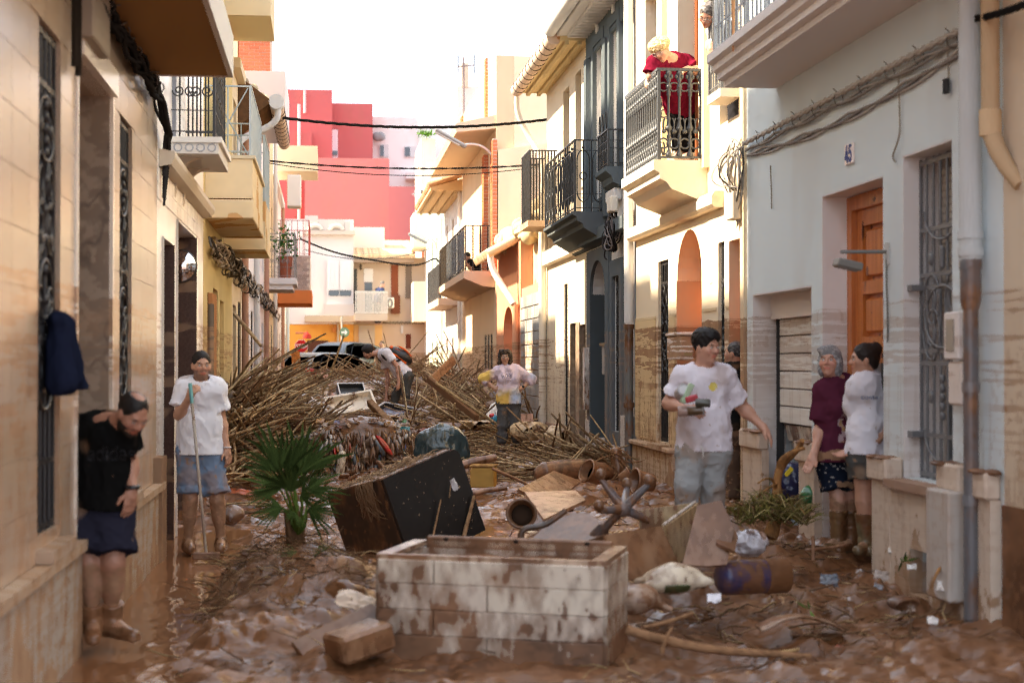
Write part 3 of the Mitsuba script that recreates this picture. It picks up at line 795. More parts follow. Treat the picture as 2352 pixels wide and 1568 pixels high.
h = LROW[3]
small_balcony(h, 38.7, 40.9, 3.55, 0.72, (0.66, 0.64, 0.62), (0.20, 0.19, 0.19), 12, 'white balcony with a potted plant', deco_curls)
h = LROW[1]
put(h.k, 'balcony', h.bx(MB((0.72, 0.66, 0.66)), 28.6, 31.8, 5.7, 6.5, -0.7, -0.001), 'm_plain', 'white boxy balcony under the brick tower')
h = LROW[4]
k = put(h.k, 'balcony', h.bx(MB((0.55, 0.50, 0.48)), 46.5, 50.0, 3.6, 4.55, -0.95, -0.001), 'm_plain', 'grey brick balcony with an orange base')
put(k, 'orange_base', h.bx(MB((0.58, 0.20, 0.07)), 46.45, 50.05, 3.25, 3.6, -1.0, -0.001), 'm_plain')
bk = MB((0.42, 0.33, 0.31))
for r_ in range(11):
    for c_ in range(4):
        x0 = XL + 0.0 + c_ * 0.25 - (r_ % 2) * 0.12
        if min(x0 + 0.24, XL + 0.94) - max(x0, XL) > 0.03: bk.box(max(x0, XL), min(x0 + 0.235, XL + 0.94), 46.48, 46.499, 3.63 + r_ * 0.083, 3.70 + r_ * 0.083, A([0.40, 0.33, 0.32]) * rng.uniform(0.85, 1.15))
put(k, 'bricks', bk, 'm_plain'); stuff(list(scene)[-1])
h.railing(k, 46.5, 50.0, 4.55, 5.5, 0.92, 10, 5, (0.40, 0.06, 0.05))
put(LROW[5].k, 'balcony', LROW[5].bx(MB((0.66, 0.56, 0.44)), 54, 57, 3.5, 4.2, -0.9, -0.001), 'm_plain')
put(LROW[4].k, 'upper_balcony', LROW[4].bx(MB((0.70, 0.60, 0.42)), 47, 49.4, 6.9, 7.6, -1.15, -0.001), 'm_plain')
k = put(LROW[3].k, 'air_conditioner', LROW[3].bx(MB((0.74, 0.74, 0.72)), 43.4, 44.2, 5.6, 6.4, -0.75, -0.4, b=0.02), 'm_plain')
# ---------------- right 1: beige house at the edge of the picture
X1 = ry(2306)
r1 = House('beige_house', 'beige house front at the right edge with thick brown mud at its foot', XR, 1, 4.8, X1, 7.2, [], (0.64, 0.54, 0.41), 'm_wall', 0.3)
r1.part('mud_crust', 4.8, X1 - 0.03, -0.3, rz(2340, 1165), -0.03, -0.001, (0.20, 0.09, 0.04), 'm_ground')
zz = rz(2322, 330)
k = put(r1.k, 'ceramic_pipe', MB((0.50, 0.36, 0.22)).tube([r1.p(-0.09, ry(2312), 7.0), r1.p(-0.09, ry(2312), zz + 0.12), r1.p(-0.085, ry(2314), zz + 0.05), r1.p(-0.07, ry(2321), zz - 0.04), r1.p(-0.04, ry(2331), zz - 0.14), r1.p(0.0, ry(2344), zz - 0.25)], [0.052, 0.052, 0.053, 0.052, 0.048, 0.035], 14), 'm_plain', 'stained brown ceramic pipe with an elbow')
put(k, 'collar', MB((0.60, 0.44, 0.27)).tube([r1.p(-0.09, ry(2312), zz + 0.05), r1.p(-0.09, ry(2312), zz + 0.2)], 0.064, 14), 'm_plain')

# ---------------- right 2: pale blue house, number 45
X2 = ry(1716)
dG = (ry(1864), ry(1730), -0.4, rz(1864, 655))
dD = (ry(2029), ry(1890), -0.4, rz(2029, 403))
dW = (ry(2188), ry(2076), 0.86, rz(2188, 318))
dV = (ry(2164), ry(2118), 0.14, 0.43)
PB = (0.66, 0.735, 0.765)
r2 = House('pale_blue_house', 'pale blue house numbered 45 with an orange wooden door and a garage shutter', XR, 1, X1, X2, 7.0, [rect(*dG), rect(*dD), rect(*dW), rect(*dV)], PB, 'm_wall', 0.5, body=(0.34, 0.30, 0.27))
WHT = (0.74, 0.70, 0.67)
for d in (dG, dD, dW):
    r2.part('jamb', d[1] - 0.012, d[1] - 0.003, d[2], d[3] - 0.002, -0.004, 0.3, WHT)
    r2.part('lintel', d[0] + 0.003, d[1] - 0.014, d[3] - 0.012, d[3] - 0.003, -0.004, 0.3, WHT)
# door: frame, leaf with panels, small barred light
za = 0.3
dr_k = r2.panel_door(dD[0], dD[1] - 0.13, za, dD[3] - 0.13, 0.235, (0.45, 0.14, 0.03), 'm_wood', ((0.04, 0.2), (0.25, 0.56), (0.61, 0.74), (0.78, 0.95)), 0.13)
fr = MB((0.4, 0.12, 0.03)); r2.bx(fr, dD[1] - 0.128, dD[1] - 0.014, za, dD[3] - 0.02, 0.19, 0.29); r2.bx(fr, dD[0], dD[1] - 0.13, dD[3] - 0.128, dD[3] - 0.02, 0.19, 0.29)
put(r2.k, 'door_frame', fr, 'm_wood')
hz = za + 0.25 * (dD[3] - 0.13 - za)
gl = MB(IRON); r2.bx(gl, dD[0] + 0.17, dD[1] - 0.29, hz + 0.04, hz + 0.70, 0.225, 0.232)
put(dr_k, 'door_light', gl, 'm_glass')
for i in range(5):
    yy = dD[0] + 0.2 + i * (dD[1] - dD[0] - 0.52) / 4
    put(dr_k, 'light_bar', MB((0.03, 0.03, 0.032)).tube([r2.p(0.215, yy, hz + 0.04), r2.p(0.215, yy, hz + 0.7)], 0.01, 6), 'm_iron')
cl = MB((0.33, 0.10, 0.03))
for i in range(6):
    cl.ball(r2.p(0.20, dD[0] + 0.03, 1.75 + 0.1 * i), (0.035, 0.035, 0.05), sub=1)
put(dr_k, 'carved_moulding', cl, 'm_wood')
# garage shutter, half rolled up and bent below
zs = rz(1800, 726)
r2.part('shutter_box', dG[0], dG[1] - 0.015, zs, dG[3] - 0.013, 0.16, 0.3, (0.72, 0.67, 0.64), 'm_plain')
r2.shutter(dG[0] + 0.03, dG[1] - 0.09, rz(1800, 980), zs, 0.22, (0.74, 0.72, 0.69), 0.152, 'garage_shutter', 'm_wall', 0.012, 0.03)
r2.part('shutter_rail', dG[1] - 0.09, dG[1] - 0.05, -0.2, zs, 0.2, 0.26, (0.05, 0.05, 0.05), 'm_plain')
bt = uniq(r2.k + '__bent_shutter')
labels[bt] = {'label': 'bent lower panels of the garage shutter'}
for i in range(4):
    zt = rz(1800, 982) - i * 0.155
    m = MB((0.62, 0.57, 0.50)).box(-0.015, 0.015, dG[0] + 0.05, dG[1] - 0.16 - 0.03 * i, -0.148, 0.0)
    key = bt if i == 0 else uniq(bt + '__slat')
    add(key, m, 'm_muddy', place([XR + 0.26 + 0.05 * i, 0, zt], ([0, 1, 0], -14 - 5 * i)))
# window: pane behind a grey grille
r2.pane(dW[0], dW[1] - 0.015, dW[2] + 0.02, dW[3] - 0.015, 0.27, fcol=(0.42, 0.38, 0.34))
r2.shutter(dW[0] + 0.06, dW[1] - 0.1, 1.95, dW[3] - 0.1, 0.20, (0.40, 0.36, 0.31), 0.05, 'window_blind')
GI = (0.135, 0.135, 0.14)
zm = 1.75
r2.grille(dW[0], dW[1] - 0.02, dW[2], dW[3] - 0.03, 0.11, 6, GI, 0.010, rails=(1.15, 1.62, 1.70, 2.12, 2.2, 2.5),
          scrolls=[('oval', 1.92, 0.2), ('cup', 2.62, 0.2), ('curl', 1.92, 0.18), ('cup', 1.18, 0.2), ('knob', 2.3, 0.05), ('knob', 1.4, 0.12)], twist=False, flat=0.008)
lg = MB(GI)
for yy in (dW[0], dW[1] - 0.05):
    for z in (1.15, 2.12): r2.bx(lg, yy - 0.05, yy + 0.05, z - 0.02, z + 0.02, 0.02, 0.12)
put(r2.k, 'grille_bracket', lg, 'm_iron')
k = r2.part('window_sill', dW[0] - 0.05, dW[1] + 0.02, 0.80, 0.855, -0.14, 0.25, (0.36, 0.24, 0.18))
# plinth blocks and base
PL = (0.62, 0.51, 0.42)
zp = rz(2010, 1040)
for (pa, pb, tt, z1) in ((1722, 1766, 0.10, rz(1740, 986)), (1852, 1888, 0.10, rz(1860, 1012)), (2032, 2074, 0.13, zp), (2190, 2238, 0.11, rz(2200, 1062)), (2268, 2298, 0.10, rz(2280, 1080))):
    k = r2.part('plinth_pier', ry(pb), ry(pa), -0.4, z1 - 0.165, -tt + 0.035, -0.001, PL)
    put(k, 'cap_stone', r2.bx(MB(A(PL) * 1.05), ry(pb) - 0.01, ry(pa) + 0.02, z1 - 0.164, z1, -tt, -0.001, b=0.015), 'm_wall')
    mm = MB((0.3, 0.16, 0.09))
    for q in range(9): mm.ball(r2.p(rng.uniform(-tt, -0.03), rng.uniform(ry(pb), ry(pa)), z1 - 0.005), (rng.uniform(.03, .05), rng.uniform(.05, .12), rng.uniform(.008, .02)), sub=2)
    put(k, 'mud_cap', mm, 'm_ground')
put(r2.k, 'plinth', MB(PL).prism([rect(ry(2190), ry(2074), -0.4, 0.80), rect(*dV)], 0.089, r2.fr(-0.09)), 'm_wall')
r2.part('plinth', ry(2238), ry(2190), -0.4, 0.7, -0.05, -0.001, PL)
r2.part('meter_cabinet', ry(2244), ry(2190), 0.20, 0.86, -0.18, -0.055, (0.50, 0.46, 0.42), 'm_wall', 0.012)
r2.part('meter_box', ry(2238), ry(2204), rz(2220, 826), rz(2220, 716), -0.10, -0.001, (0.76, 0.71, 0.67), 'm_wall', 0.01)
r2.part('meter_window', ry(2229), ry(2211), rz(2220, 806), rz(2220, 732), -0.108, -0.1005, (0.30, 0.27, 0.23), 'm_gloss', 0.003)
r2.part('meter_box', ry(2238), ry(2208), rz(2220, 930), rz(2220, 830), -0.085, -0.001, (0.72, 0.64, 0.58), 'm_wall', 0.012)
# number plate with 45
yp0, yp1, zp0, zp1 = ry(1965), ry(1946), rz(1955, 377), rz(1955, 330)
k = r2.part('number_plate', yp0, yp1, zp0, zp1, -0.018, -0.001, (0.80, 0.72, 0.68), 'm_gloss', 0.004)
tm = meshkit.text_mesh('45', 0.15, 0.004, True)
tm.apply_translation([-tm.bounds[:, 0].mean(), -tm.bounds[:, 1].mean(), 0]); sc = 0.8 * (yp1 - yp0) / (tm.bounds[1, 0] - tm.bounds[0, 0])
tm.apply_scale([sc, 0.82, 1])
put(k, 'digits', MB((0.10, 0.12, 0.28)).flat(tm.vertices @ A([[0, -1, 0], [0, 0, 1], [-1, 0, 0]]) + A([XR - 0.019, (yp0 + yp1) / 2, (zp0 + zp1) / 2]), tm.faces), 'm_plain')
# flood lamp on a bracket
ylamp = ry(2040)
zl = rz(2040, 578)
k = thing('wall_floodlight', 'grey floodlight on a bracket beside the orange door', 'lamp')
add(k + '__arm', MB((0.16, 0.16, 0.15)).tube([[XR - 0.002, ylamp, zl], [XR - 0.32, ylamp + 0.05, zl]], 0.014, 6), 'm_iron')
add(k + '__plate', MB((0.5, 0.5, 0.48)).box(XR - 0.012, XR - 0.001, ylamp - 0.04, ylamp + 0.04, zl - 0.09, zl + 0.06), 'm_plain')
add(k + '__head', MB((0.17, 0.165, 0.15)).box(-0.09, 0.09, -0.07, 0.07, -0.03, 0.03, b=0.012), 'm_iron', place([XR - 0.27, ylamp + 0.04, zl - 0.09], ([0, 1, 0], 12)))
add(k + '__cable', MB((0.2, 0.19, 0.17)).tube(smooth_path([[XR - 0.01, ylamp, zl - 0.05], [XR - 0.02, ylamp - 0.03, zl - 0.25], [XR - 0.01, ylamp - 0.02, zl - 0.5], [XR - 0.005, ylamp, zl - 0.62]], 14), 0.007, 5), 'm_plain')
# big white balcony with mouldings
yb = ry(1785); zb = rz(1785, 203); ob = 0.56
ya = 6.0
prof = [(0, zb), (-ob + 0.10, zb), (-ob + 0.10, zb + 0.05), (-ob + 0.04, zb + 0.06), (-ob + 0.04, zb + 0.11), (-ob + 0.0, zb + 0.13), (-ob - 0.0, zb + 0.18), (-ob - 0.05, zb + 0.20), (-ob - 0.05, zb + 0.27), (0, zb + 0.27)]
k = r2.slab(ya, yb, 0, 0, ob, (0.76, 0.72, 0.70), 'm_plain', prof=prof, label='white balcony with stepped mouldings on the pale blue house')


def deco_panels(h, g, ya, yb, z0, z1, out):
    for v in np.arange(ya + 0.15, yb, 0.26):
        for zc, hh in ((z0 + 0.32, 0.12), (z0 + 0.62, 0.12)):
            a = np.linspace(0, 2 * np.pi, 16, endpoint=False)
            g.tube([h.p(-out, v + 0.05 * math.cos(q), zc + hh * math.sin(q)) for q in a], 0.008, 5, closed=True)


r2.railing(k, ya, yb - 0.04, zb + 0.27, zb + 1.3, ob - 0.02, 64, 5, (0.26, 0.28, 0.31), r=0.010, deco=deco_panels)
put(k, 'wooden_stick', MB((0.62, 0.33, 0.16)).tube([r2.p(-ob - 0.03, ry(1850), zb + 0.15), r2.p(-ob - 0.03, ry(1853), zb + 1.3)], [0.008, 0.03], 6), 'm_plain')
# downpipe: painted above, grey plastic below
yd = ry(2264)
zj = rz(2264, 596)
k = put(r2.k, 'downpipe', MB((0.52, 0.55, 0.55)).tube([r2.p(-0.09, yd, zj), r2.p(-0.09, yd, 7)], 0.066, 18), 'm_wall', 'pale upper downpipe')
for z in (zj + 0.02, zj + 0.12): put(k, 'collar', MB((0.54, 0.56, 0.56)).tube([r2.p(-0.09, yd, z), r2.p(-0.09, yd, z + 0.045)], 0.076, 18), 'm_wall')
k = put(r2.k, 'downpipe', MB((0.115, 0.12, 0.13)).tube([r2.p(-0.09, yd, -0.1), r2.p(-0.09, yd, zj - 0.22)], 0.045, 18), 'm_muddy', 'dark grey plastic lower downpipe', mud=0.14)
put(k, 'collar', MB((0.12, 0.125, 0.135)).lathe([(0.05, -0.29), (0.062, -0.24), (0.062, -0.06), (0.068, -0.055), (0.068, 0.0), (0.05, 0.0)], r2.p(-0.09, yd, zj), n=18), 'm_muddy', mud=0.14)
for z in (1.48, 0.82): put(k, 'clamp', MB((0.16, 0.17, 0.18)).tube([r2.p(-0.09, yd, z - 0.03), r2.p(-0.09, yd, z + 0.03)], 0.053, 18), 'm_muddy', mud=0.14)

# ---------------- right 3: cream house with the arched door
X3 = ry(1461)
CR = (0.80, 0.70, 0.52)
aD = (ry(1612), ry(1556), -0.4, rz(1590, 524))
w1 = (ry(1535), ry(1512), 0.72, rz(1525, 598))
w2 = (ry(1664), ry(1650), 0.72, rz(1657, 556))
d3 = (ry(1708), ry(1677), -0.4, rz(1695, 548))
up3 = [(15.55, 16.3, 3.95, 6.2), (17.3, 18.3, 3.75, 6.2), (19.5, 20.2, 3.95, 6.0)]
r3 = House('cream_house', 'cream house with an arched doorway and a lady on its ornate balcony', XR, 1, X2, X3, 7.6,
           [arch_loop(aD[0], aD[1], -0.4, aD[3], 0.5), rect(*w1), rect(*w2), rect(*d3)] + [rect(*u) for u in up3], CR, 'm_wall', 0.5)
r3.part('door_jamb', aD[1] - 0.012, aD[1] - 0.003, -0.3, aD[3] - 0.52, -0.012, 0.3, (0.58, 0.42, 0.27), 'm_wall')
r3.part('door_jamb', d3[1] - 0.012, d3[1] - 0.003, -0.3, d3[3] - 0.003, -0.012, 0.4, (0.62, 0.48, 0.34), 'm_wall')
r3.panel_door(aD[0], aD[1] - 0.015, 0.0, aD[3] - 0.05, 0.3, (0.4, 0.12, 0.03), 'm_wood', ((0.05, 0.3), (0.36, 0.62), (0.68, 0.9)))
r3.panel_door(d3[0], d3[1] - 0.015, 0.0, d3[3] - 0.02, 0.42, (0.3, 0.12, 0.05), 'm_wood')
for w in (w1, w2):
    r3.pane(*w, 0.2)
    r3.grille(*w, 0.04, 5, IRON, 0.010, rails=(2.2, 1.3, w[3] - 0.25), scrolls=[('curl', w[3] - 0.5, 0.2), ('curl', 1.75, 0.2), ('oval', w[3] - 0.9, 0.2), ('knob', 1.75, 0.2)])
    r3.part('sill', w[0] - 0.05, w[1] + 0.05, 0.64, 0.70, -0.12, 0.1, (0.50, 0.36, 0.24))
for u in up3:
    r3.pane(*u, 0.2, fcol=(0.16, 0.06, 0.035))
r3.part('base', w1[1] + 0.05, X3, -0.4, 0.62, -0.05, -0.001, (0.58, 0.44, 0.31))
r3.part('base', aD[1] + 0.02, w1[1] + 0.049, -0.4, 0.62, -0.055, -0.001, (0.60, 0.46, 0.33))
r3.part('base_ledge', aD[1] + 0.02, X3, 0.621, 0.68, -0.10, -0.001, (0.52, 0.38, 0.26), 'm_wall', 0.015)
r3.part('base', d3[1] + 0.03, aD[0] - 0.02, -0.4, 0.62, -0.05, -0.001, (0.60, 0.46, 0.33))
zs1, zs0 = rz(1570, 478), rz(1570, 512)
r3.cornice('string_course', X2 + 0.9, X3, [(0, zs0), (-0.09, zs0), (-0.12, zs0 + 0.03), (-0.12, zs1 - 0.05), (-0.09, zs1), (0, zs1)], (0.72, 0.60, 0.44), 'm_wall')
zq = 2.14
for a, b in ((X3 - 0.0, w1[1] + 0.12), (w1[0] - 0.1, aD[1] + 0.06), (aD[0] - 0.06, w2[1] + 0.08), (w2[0] - 0.08, d3[1] + 0.05)):
    r3.part('dado_line', min(a, b), max(a, b), zq, zq + 0.03, -0.012, -0.001, (0.70, 0.56, 0.36))
for a, b in ((X3 - 0.0, w1[1] + 0.12), (w1[0] - 0.1, aD[1] + 0.06)):
    r3.part('wall_panel', min(a, b) + 0.02, max(a, b) - 0.02, 0.72, zq - 0.004, -0.018, -0.001, (0.72, 0.56, 0.33))
r3.part('number_tile', ry(1637), ry(1631), rz(1634, 650), rz(1634, 612), -0.012, -0.001, (0.62, 0.62, 0.66), 'm_gloss')
mk = r3.part('mailbox', ry(1598), ry(1565), rz(1580, 826), rz(1580, 772), -0.16, -0.02, (0.76, 0.72, 0.68), 'm_wall', 0.01)
put(mk, 'mailbox_lid', r3.bx(MB((0.80, 0.76, 0.72)), ry(1599), ry(1564), rz(1580, 772) + 0.002, rz(1580, 764), -0.175, -0.01, b=0.01), 'm_wall')
put(mk, 'slot', MB((0.30, 0.22, 0.10)).box(XR - 0.12, XR - 0.04, ry(1598) - 0.006, ry(1598) - 0.001, rz(1580, 816), rz(1580, 810)), 'm_iron')
# long balcony, tapering underside; cast iron balusters
yA, yB = ry(1625), 18.75
zf = rz(1625, 368)
ob = 0.49
c0 = rz(1625, 462)
prof = [(0, zf), (-ob - 0.06, zf), (-ob - 0.06, zf - 0.10), (-ob, zf - 0.13), (-ob, zf - 0.19), (-ob + 0.07, zf - 0.22), (-ob + 0.12, zf - 0.29), (-0.10, c0 + 0.02), (0, c0)]
bal3 = r3.slab(yA, yB, 0, 0, ob, (0.82, 0.72, 0.56), 'm_plain', prof=prof, label='cream balcony with a tapering underside and cast iron railing')
ztop = rz(1625, 160)
RCOL = (0.065, 0.072, 0.078)
rg = MB(RCOL)
hb = ztop - zf
for (a, b) in (((0, yA + 0.03), (-ob, yA + 0.03)), ((-ob, yA + 0.03), (-ob, yB - 0.03)), ((-ob, yB - 0.03), (0, yB - 0.03))):
    for zc, w, hh in ((ztop, 0.022, 0.014), (zf + 0.03, 0.016, 0.010)):
        r3.bx(rg, min(a[1], b[1]) - w, max(a[1], b[1]) + w, zc - hh, zc + hh, min(a[0], b[0]) - w, max(a[0], b[0]) + w)
for yy in (yA + 0.03, yB - 0.03):
    r3.bx(rg, yy - 0.014, yy + 0.014, zf, ztop, -ob - 0.014, -ob + 0.014)
put(bal3, 'railing', rg, 'm_iron')
prof_b = [(0.030, 0.0), (0.034, 0.03), (0.016, 0.06), (0.012, 0.10), (0.022, 0.13), (0.026, 0.15), (0.016, 0.17), (0.013, 0.20), (0.02, 0.215), (0.02, 0.24), (0.014, 0.25), (0.016, 0.29), (0.034, 0.31), (0.036, 0.335), (0.022, 0.36), (0.016, 0.42), (0.026, 0.44),
          (0.013, 0.46), (0.013, 0.70), (0.024, 0.715), (0.017, 0.735), (0.026, 0.75), (0.013, 0.77), (0.030, 0.80), (0.030, 0.82), (0.013, 0.85), (0.03, 0.90), (0.012, 0.93), (0.035, 0.97), (0.02, 1.0)]
spots = [(-ob, y) for y in np.linspace(yA + 0.13, yB - 0.13, 14)] + [(t, yA + 0.03) for t in np.linspace(-ob + 0.10, -0.06, 4)] + [(t, yB - 0.03) for t in (-0.3, -0.12)]
for i, (t, y) in enumerate(spots):
    b = MB(RCOL).lathe([(r, zf + 0.04 + q * (hb - 0.05)) for r, q in prof_b], r3.p(t, y, 0), n=9)
    along = A([0, 1, 0]) if t == -ob else A([1, 0, 0])
    a = np.linspace(0, 2 * np.pi, 18, endpoint=False)
    for q, rr in ((0.15, 0.05), (0.81, 0.042)):
        for sg in (-1, 1):
            c = A(r3.p(t, y, zf + 0.04 + q * (hb - 0.05))) + along * sg * 0.052
            b.tube([c + along * 0.05 * math.cos(u) + A([0, 0, rr * math.sin(u)]) for u in a], 0.009, 5, closed=True)
    for sg in (-1, 1):
        c = A(r3.p(t, y, zf + 0.04 + 0.36 * (hb - 0.05))) + along * sg * 0.035
        b.tube([c + along * sg * 0.02 * math.sin(u) + A([0, 0, 0.07 * math.cos(u)]) for u in np.linspace(0, 2.6, 9)], 0.009, 5)
        b.ball(c + along * sg * 0.012 - A([0, 0, 0.06]), 0.022, sub=1)
        b.ball(A(r3.p(t, y, zf + 0.04 + 0.93 * (hb - 0.05))) + along * sg * 0.03, (0.018, 0.018, 0.026), sub=1)
    put(bal3, 'baluster', b, 'm_iron')
# second, narrow balcony of the same house and the tall door frames
z4 = rz(1680, 237)
k = r3.part('balcony', 15.44, 15.98, z4, z4 + 0.08, -0.20, -0.001, (0.78, 0.70, 0.58), 'm_plain')
r3.railing(k, 15.46, 15.96, z4 + 0.08, z4 + 1.0, 0.18, 5, 2, (0.12, 0.125, 0.13), deco=deco_panels)
put(r3.k, 'door_frame', r3.bx(MB((0.20, 0.075, 0.035)), 17.20, 17.30, zf, 6.4, -0.03, 0.2), 'm_plain')
r3.part('pilaster', 16.75, 17.0, zs1 + 0.3, 7.4, -0.06, -0.001, (0.78, 0.68, 0.50))
r3.part('pilaster', 18.9, 19.15, zs1 + 0.3, 7.4, -0.06, -0.001, (0.78, 0.66, 0.46))
r3.part('corner_band', X2, X2 + 0.14, -0.3, 4.6, -0.03, -0.001, (0.72, 0.60, 0.42))
put(r3.k, 'cable_box', r3.bx(MB((0.66, 0.58, 0.45)), ry(1712), ry(1697), rz(1705, 505), rz(1705, 442), -0.12, -0.04, b=0.01), 'm_plain')
put(r3.k, 'roof', r3.bx(MB((0.5, 0.4, 0.3)), X2, X3, 7.6, 7.75, -0.35, 3), 'm_plain')
# grey pipe between cream and grey house
zj = rz(1452, 742)
k = put(r3.k, 'downpipe', MB((0.56, 0.57, 0.58)).tube([r3.p(-0.08, X3 + 0.06, zj), r3.p(-0.08, X3 + 0.06, 7.5)], 0.062, 14), 'm_wall')
k = put(r3.k, 'downpipe', MB((0.125, 0.14, 0.15)).tube([r3.p(-0.08, X3 + 0.06, -0.1), r3.p(-0.08, X3 + 0.06, zj - 0.02)], 0.055, 14), 'm_muddy', 'dark lower half of the pipe beside the cream wall', mud=0.3)
for z in (zj - 0.05, 1.1, 0.5): put(k, 'clamp', MB((0.15, 0.165, 0.175)).tube([r3.p(-0.08, X3 + 0.06, z - 0.03), r3.p(-0.08, X3 + 0.06, z + 0.03)], 0.068, 14), 'm_muddy')

# ---------------- right 4: grey and white house
X4 = ry(1353)
SL = (0.12, 0.145, 0.162)
a4 = (ry(1397), ry(1362), -0.4, rz(1380, 597))
w4 = (ry(1430), ry(1413), 0.72, rz(1420, 634))
u4 = [(ry(1391), ry(1371), 3.75, rz(1380, 100)), (ry(1427), ry(1410), 3.85, rz(1418, 55))]
r4 = House('grey_white_house', 'narrow white house trimmed in slate grey with a grey arched doorway', XR, 1, X3 + 0.12, X4, 6.55,
           [arch_loop(a4[0], a4[1], -0.4, a4[3], 0.45), rect(*w4)] + [rect(*u) for u in u4], (0.62, 0.62, 0.62), 'm_wall', 0.5, edge=0)
zb4 = rz(1400, 548)
loops = [rect(a4[0] - 0.28, a4[1] + 0.28, -0.3, zb4 - 0.08), arch_loop(a4[0], a4[1], -0.301, a4[3], 0.45)]
put(r4.k, 'door_surround', MB(SL).prism(loops, 0.05, r4.fr(-0.051)), 'm_wall')
put(r4.k, 'window_surround', MB(SL).prism([rect(w4[0] - 0.16, w4[1] + 0.16, 0.55, w4[3] + 0.22), rect(*w4)], 0.05, r4.fr(-0.051)), 'm_wall')
r4.panel_door(a4[0], a4[1] - 0.005, -0.2, a4[3], 0.3, (0.07, 0.085, 0.095), 'm_plain')
r4.part('door_jamb', a4[1] - 0.012, a4[1] - 0.003, -0.3, a4[3] - 0.46, -0.04, 0.3, (0.075, 0.09, 0.10), 'm_plain')
r4.pane(*w4, 0.2); r4.grille(*w4, 0.02, 4, IRON, 0.010, rails=(2.15, 1.4), scrolls=[('curl', 2.6, 0.2), ('curl', 1.7, 0.2)])
for i, u in enumerate(u4):
    r4.shutter(u[0] + 0.02, u[1] - 0.02, u[2], u[3] - (0.15 if i else 0.3), 0.22, (0.68, 0.66, 0.62), 0.09)
    put(r4.k, 'window_surround', MB(SL).prism([rect(u[0] - 0.16, u[1] + 0.16, zb4 + 0.6, u[3] + 0.14), rect(*u)], 0.06, r4.fr(-0.061)), 'm_plain')
    r4.part('keystone', (u[0] + u[1]) / 2 - 0.06, (u[0] + u[1]) / 2 + 0.06, u[3] + 0.142, u[3] + 0.5, -0.07, -0.001, (0.7, 0.7, 0.69), 'm_plain')
r4.part('frieze', X3 + 0.12, X4, 6.05, 6.5, -0.045, -0.001, SL, 'm_plain')
for yy in (X3 + 0.2, (u4[0][0] + u4[1][1]) / 2 - 0.1, X4 - 0.25):
    r4.part('pilaster', yy, yy + 0.2, zb4 + 0.3, 6.04, -0.085, -0.001, SL, 'm_plain')
r4.cornice('band', X3 + 0.12, X4, [(0, zb4 - 0.02), (-0.16, zb4), (-0.16, zb4 + 0.16), (-0.08, zb4 + 0.2), (0, zb4 + 0.22)], SL, 'm_plain')
mb4 = r4.part('letter_box', a4[0] + 0.02, a4[0] + 0.55, rz(1380, 860), rz(1380, 795), 0.0, 0.12, (0.22, 0.215, 0.21), 'm_iron', 0.01)
r4.part('letter_box_lid', a4[0] + 0.0, a4[0] + 0.57, rz(1380, 795) + 0.002, rz(1380, 788), -0.03, 0.14, (0.26, 0.2, 0.14), 'm_plain')
r4.part('white_cabinet', a4[1] + 0.02, a4[1] + 0.2, 0.95, 1.85, -0.12, -0.052, (0.66, 0.62, 0.57), 'm_muddy')
for y0, y1, z1 in ((X3 + 0.12, w4[0] - 0.17, 0.95), (w4[0] - 0.16, w4[1] + 0.17, 0.54), (a4[1] + 0.02, X4, 0.8)):
    r4.part('base', y0, y1, -0.4, z1, -0.06, -0.001, (0.56, 0.53, 0.50))
put(r4.k, 'door_apron', r4.bx(MB((0.5, 0.47, 0.44)), a4[0], a4[1], -0.4, 0.55, -0.02, 0.2), 'm_wall')
# eave with dentils and gutters
r4.eave(X3 + 0.12, X4, 6.5, 0.46, 0.12, (0.55, 0.53, 0.5))
for i in range(18):
    yy = X3 + 0.2 + i * (X4 - X3 - 0.25) / 18
    r4.part('dentil', yy, yy + 0.09, 6.36, 6.495, -0.34, -0.05, (0.66, 0.64, 0.62), 'm_plain')
r4.gutter(X3 + 0.1, X4 + 0.1, 6.53, 0.56, 0.11, (0.78, 0.78, 0.78))
r4.part('gutter_board', X3 + 0.1, X4 + 0.05, 6.42, 6.495, -0.47, -0.3, (0.70, 0.69, 0.68), 'm_plain')
# balcony with slender railing, and the small one nearer
y4a, y4b = ry(1398), 26.0
z4 = rz(1398, 486)
prof = [(0, z4), (-0.5, z4), (-0.5, z4 - 0.04), (-0.44, z4 - 0.07), (-0.44, z4 - 0.12), (-0.36, z4 - 0.16), (-0.34, z4 - 0.22), (0, z4 - 0.42)]
k = r4.slab(y4a, y4b, 0, 0, 0.5, (0.12, 0.135, 0.145), 'm_plain', prof=prof, label='slate grey balcony with hooped iron railing')


def deco_hoops(h, g, ya, yb, z0, z1, out):
    H_ = z1 - z0
    for c, d in [(A(h.p(-out * 0.75, ya, 0)), A([1.0, 0, 0])), (A(h.p(-out * 0.28, ya, 0)), A([1.0, 0, 0]))] + [(A(h.p(-out, v, 0)), A([0, 1.0, 0])) for v in np.arange(ya + 0.2, yb - 0.1, 0.34)]:
        q = np.linspace(0, np.pi, 14)
        pts = [c + d * 0.085 * math.cos(u) + A([0, 0, z0 + H_ * (0.72 + 0.14 * math.sin(u))]) for u in q]
        low = [c - d * 0.085 * math.cos(u) + A([0, 0, z0 + H_ * (0.30 - 0.16 * math.sin(u))]) for u in q]
        g.tube(pts + low + [pts[0]], 0.009, 5)
        g.tube([c + d * 0.05 * math.cos(u) + A([0, 0, z0 + H_ * 0.5 + 0.05 * math.sin(u)]) for u in np.linspace(0, 2 * np.pi, 14, endpoint=False)], 0.008, 5, closed=True)
        g.ball(c + A([0, 0, z1 - 0.1]), 0.02, sub=1)


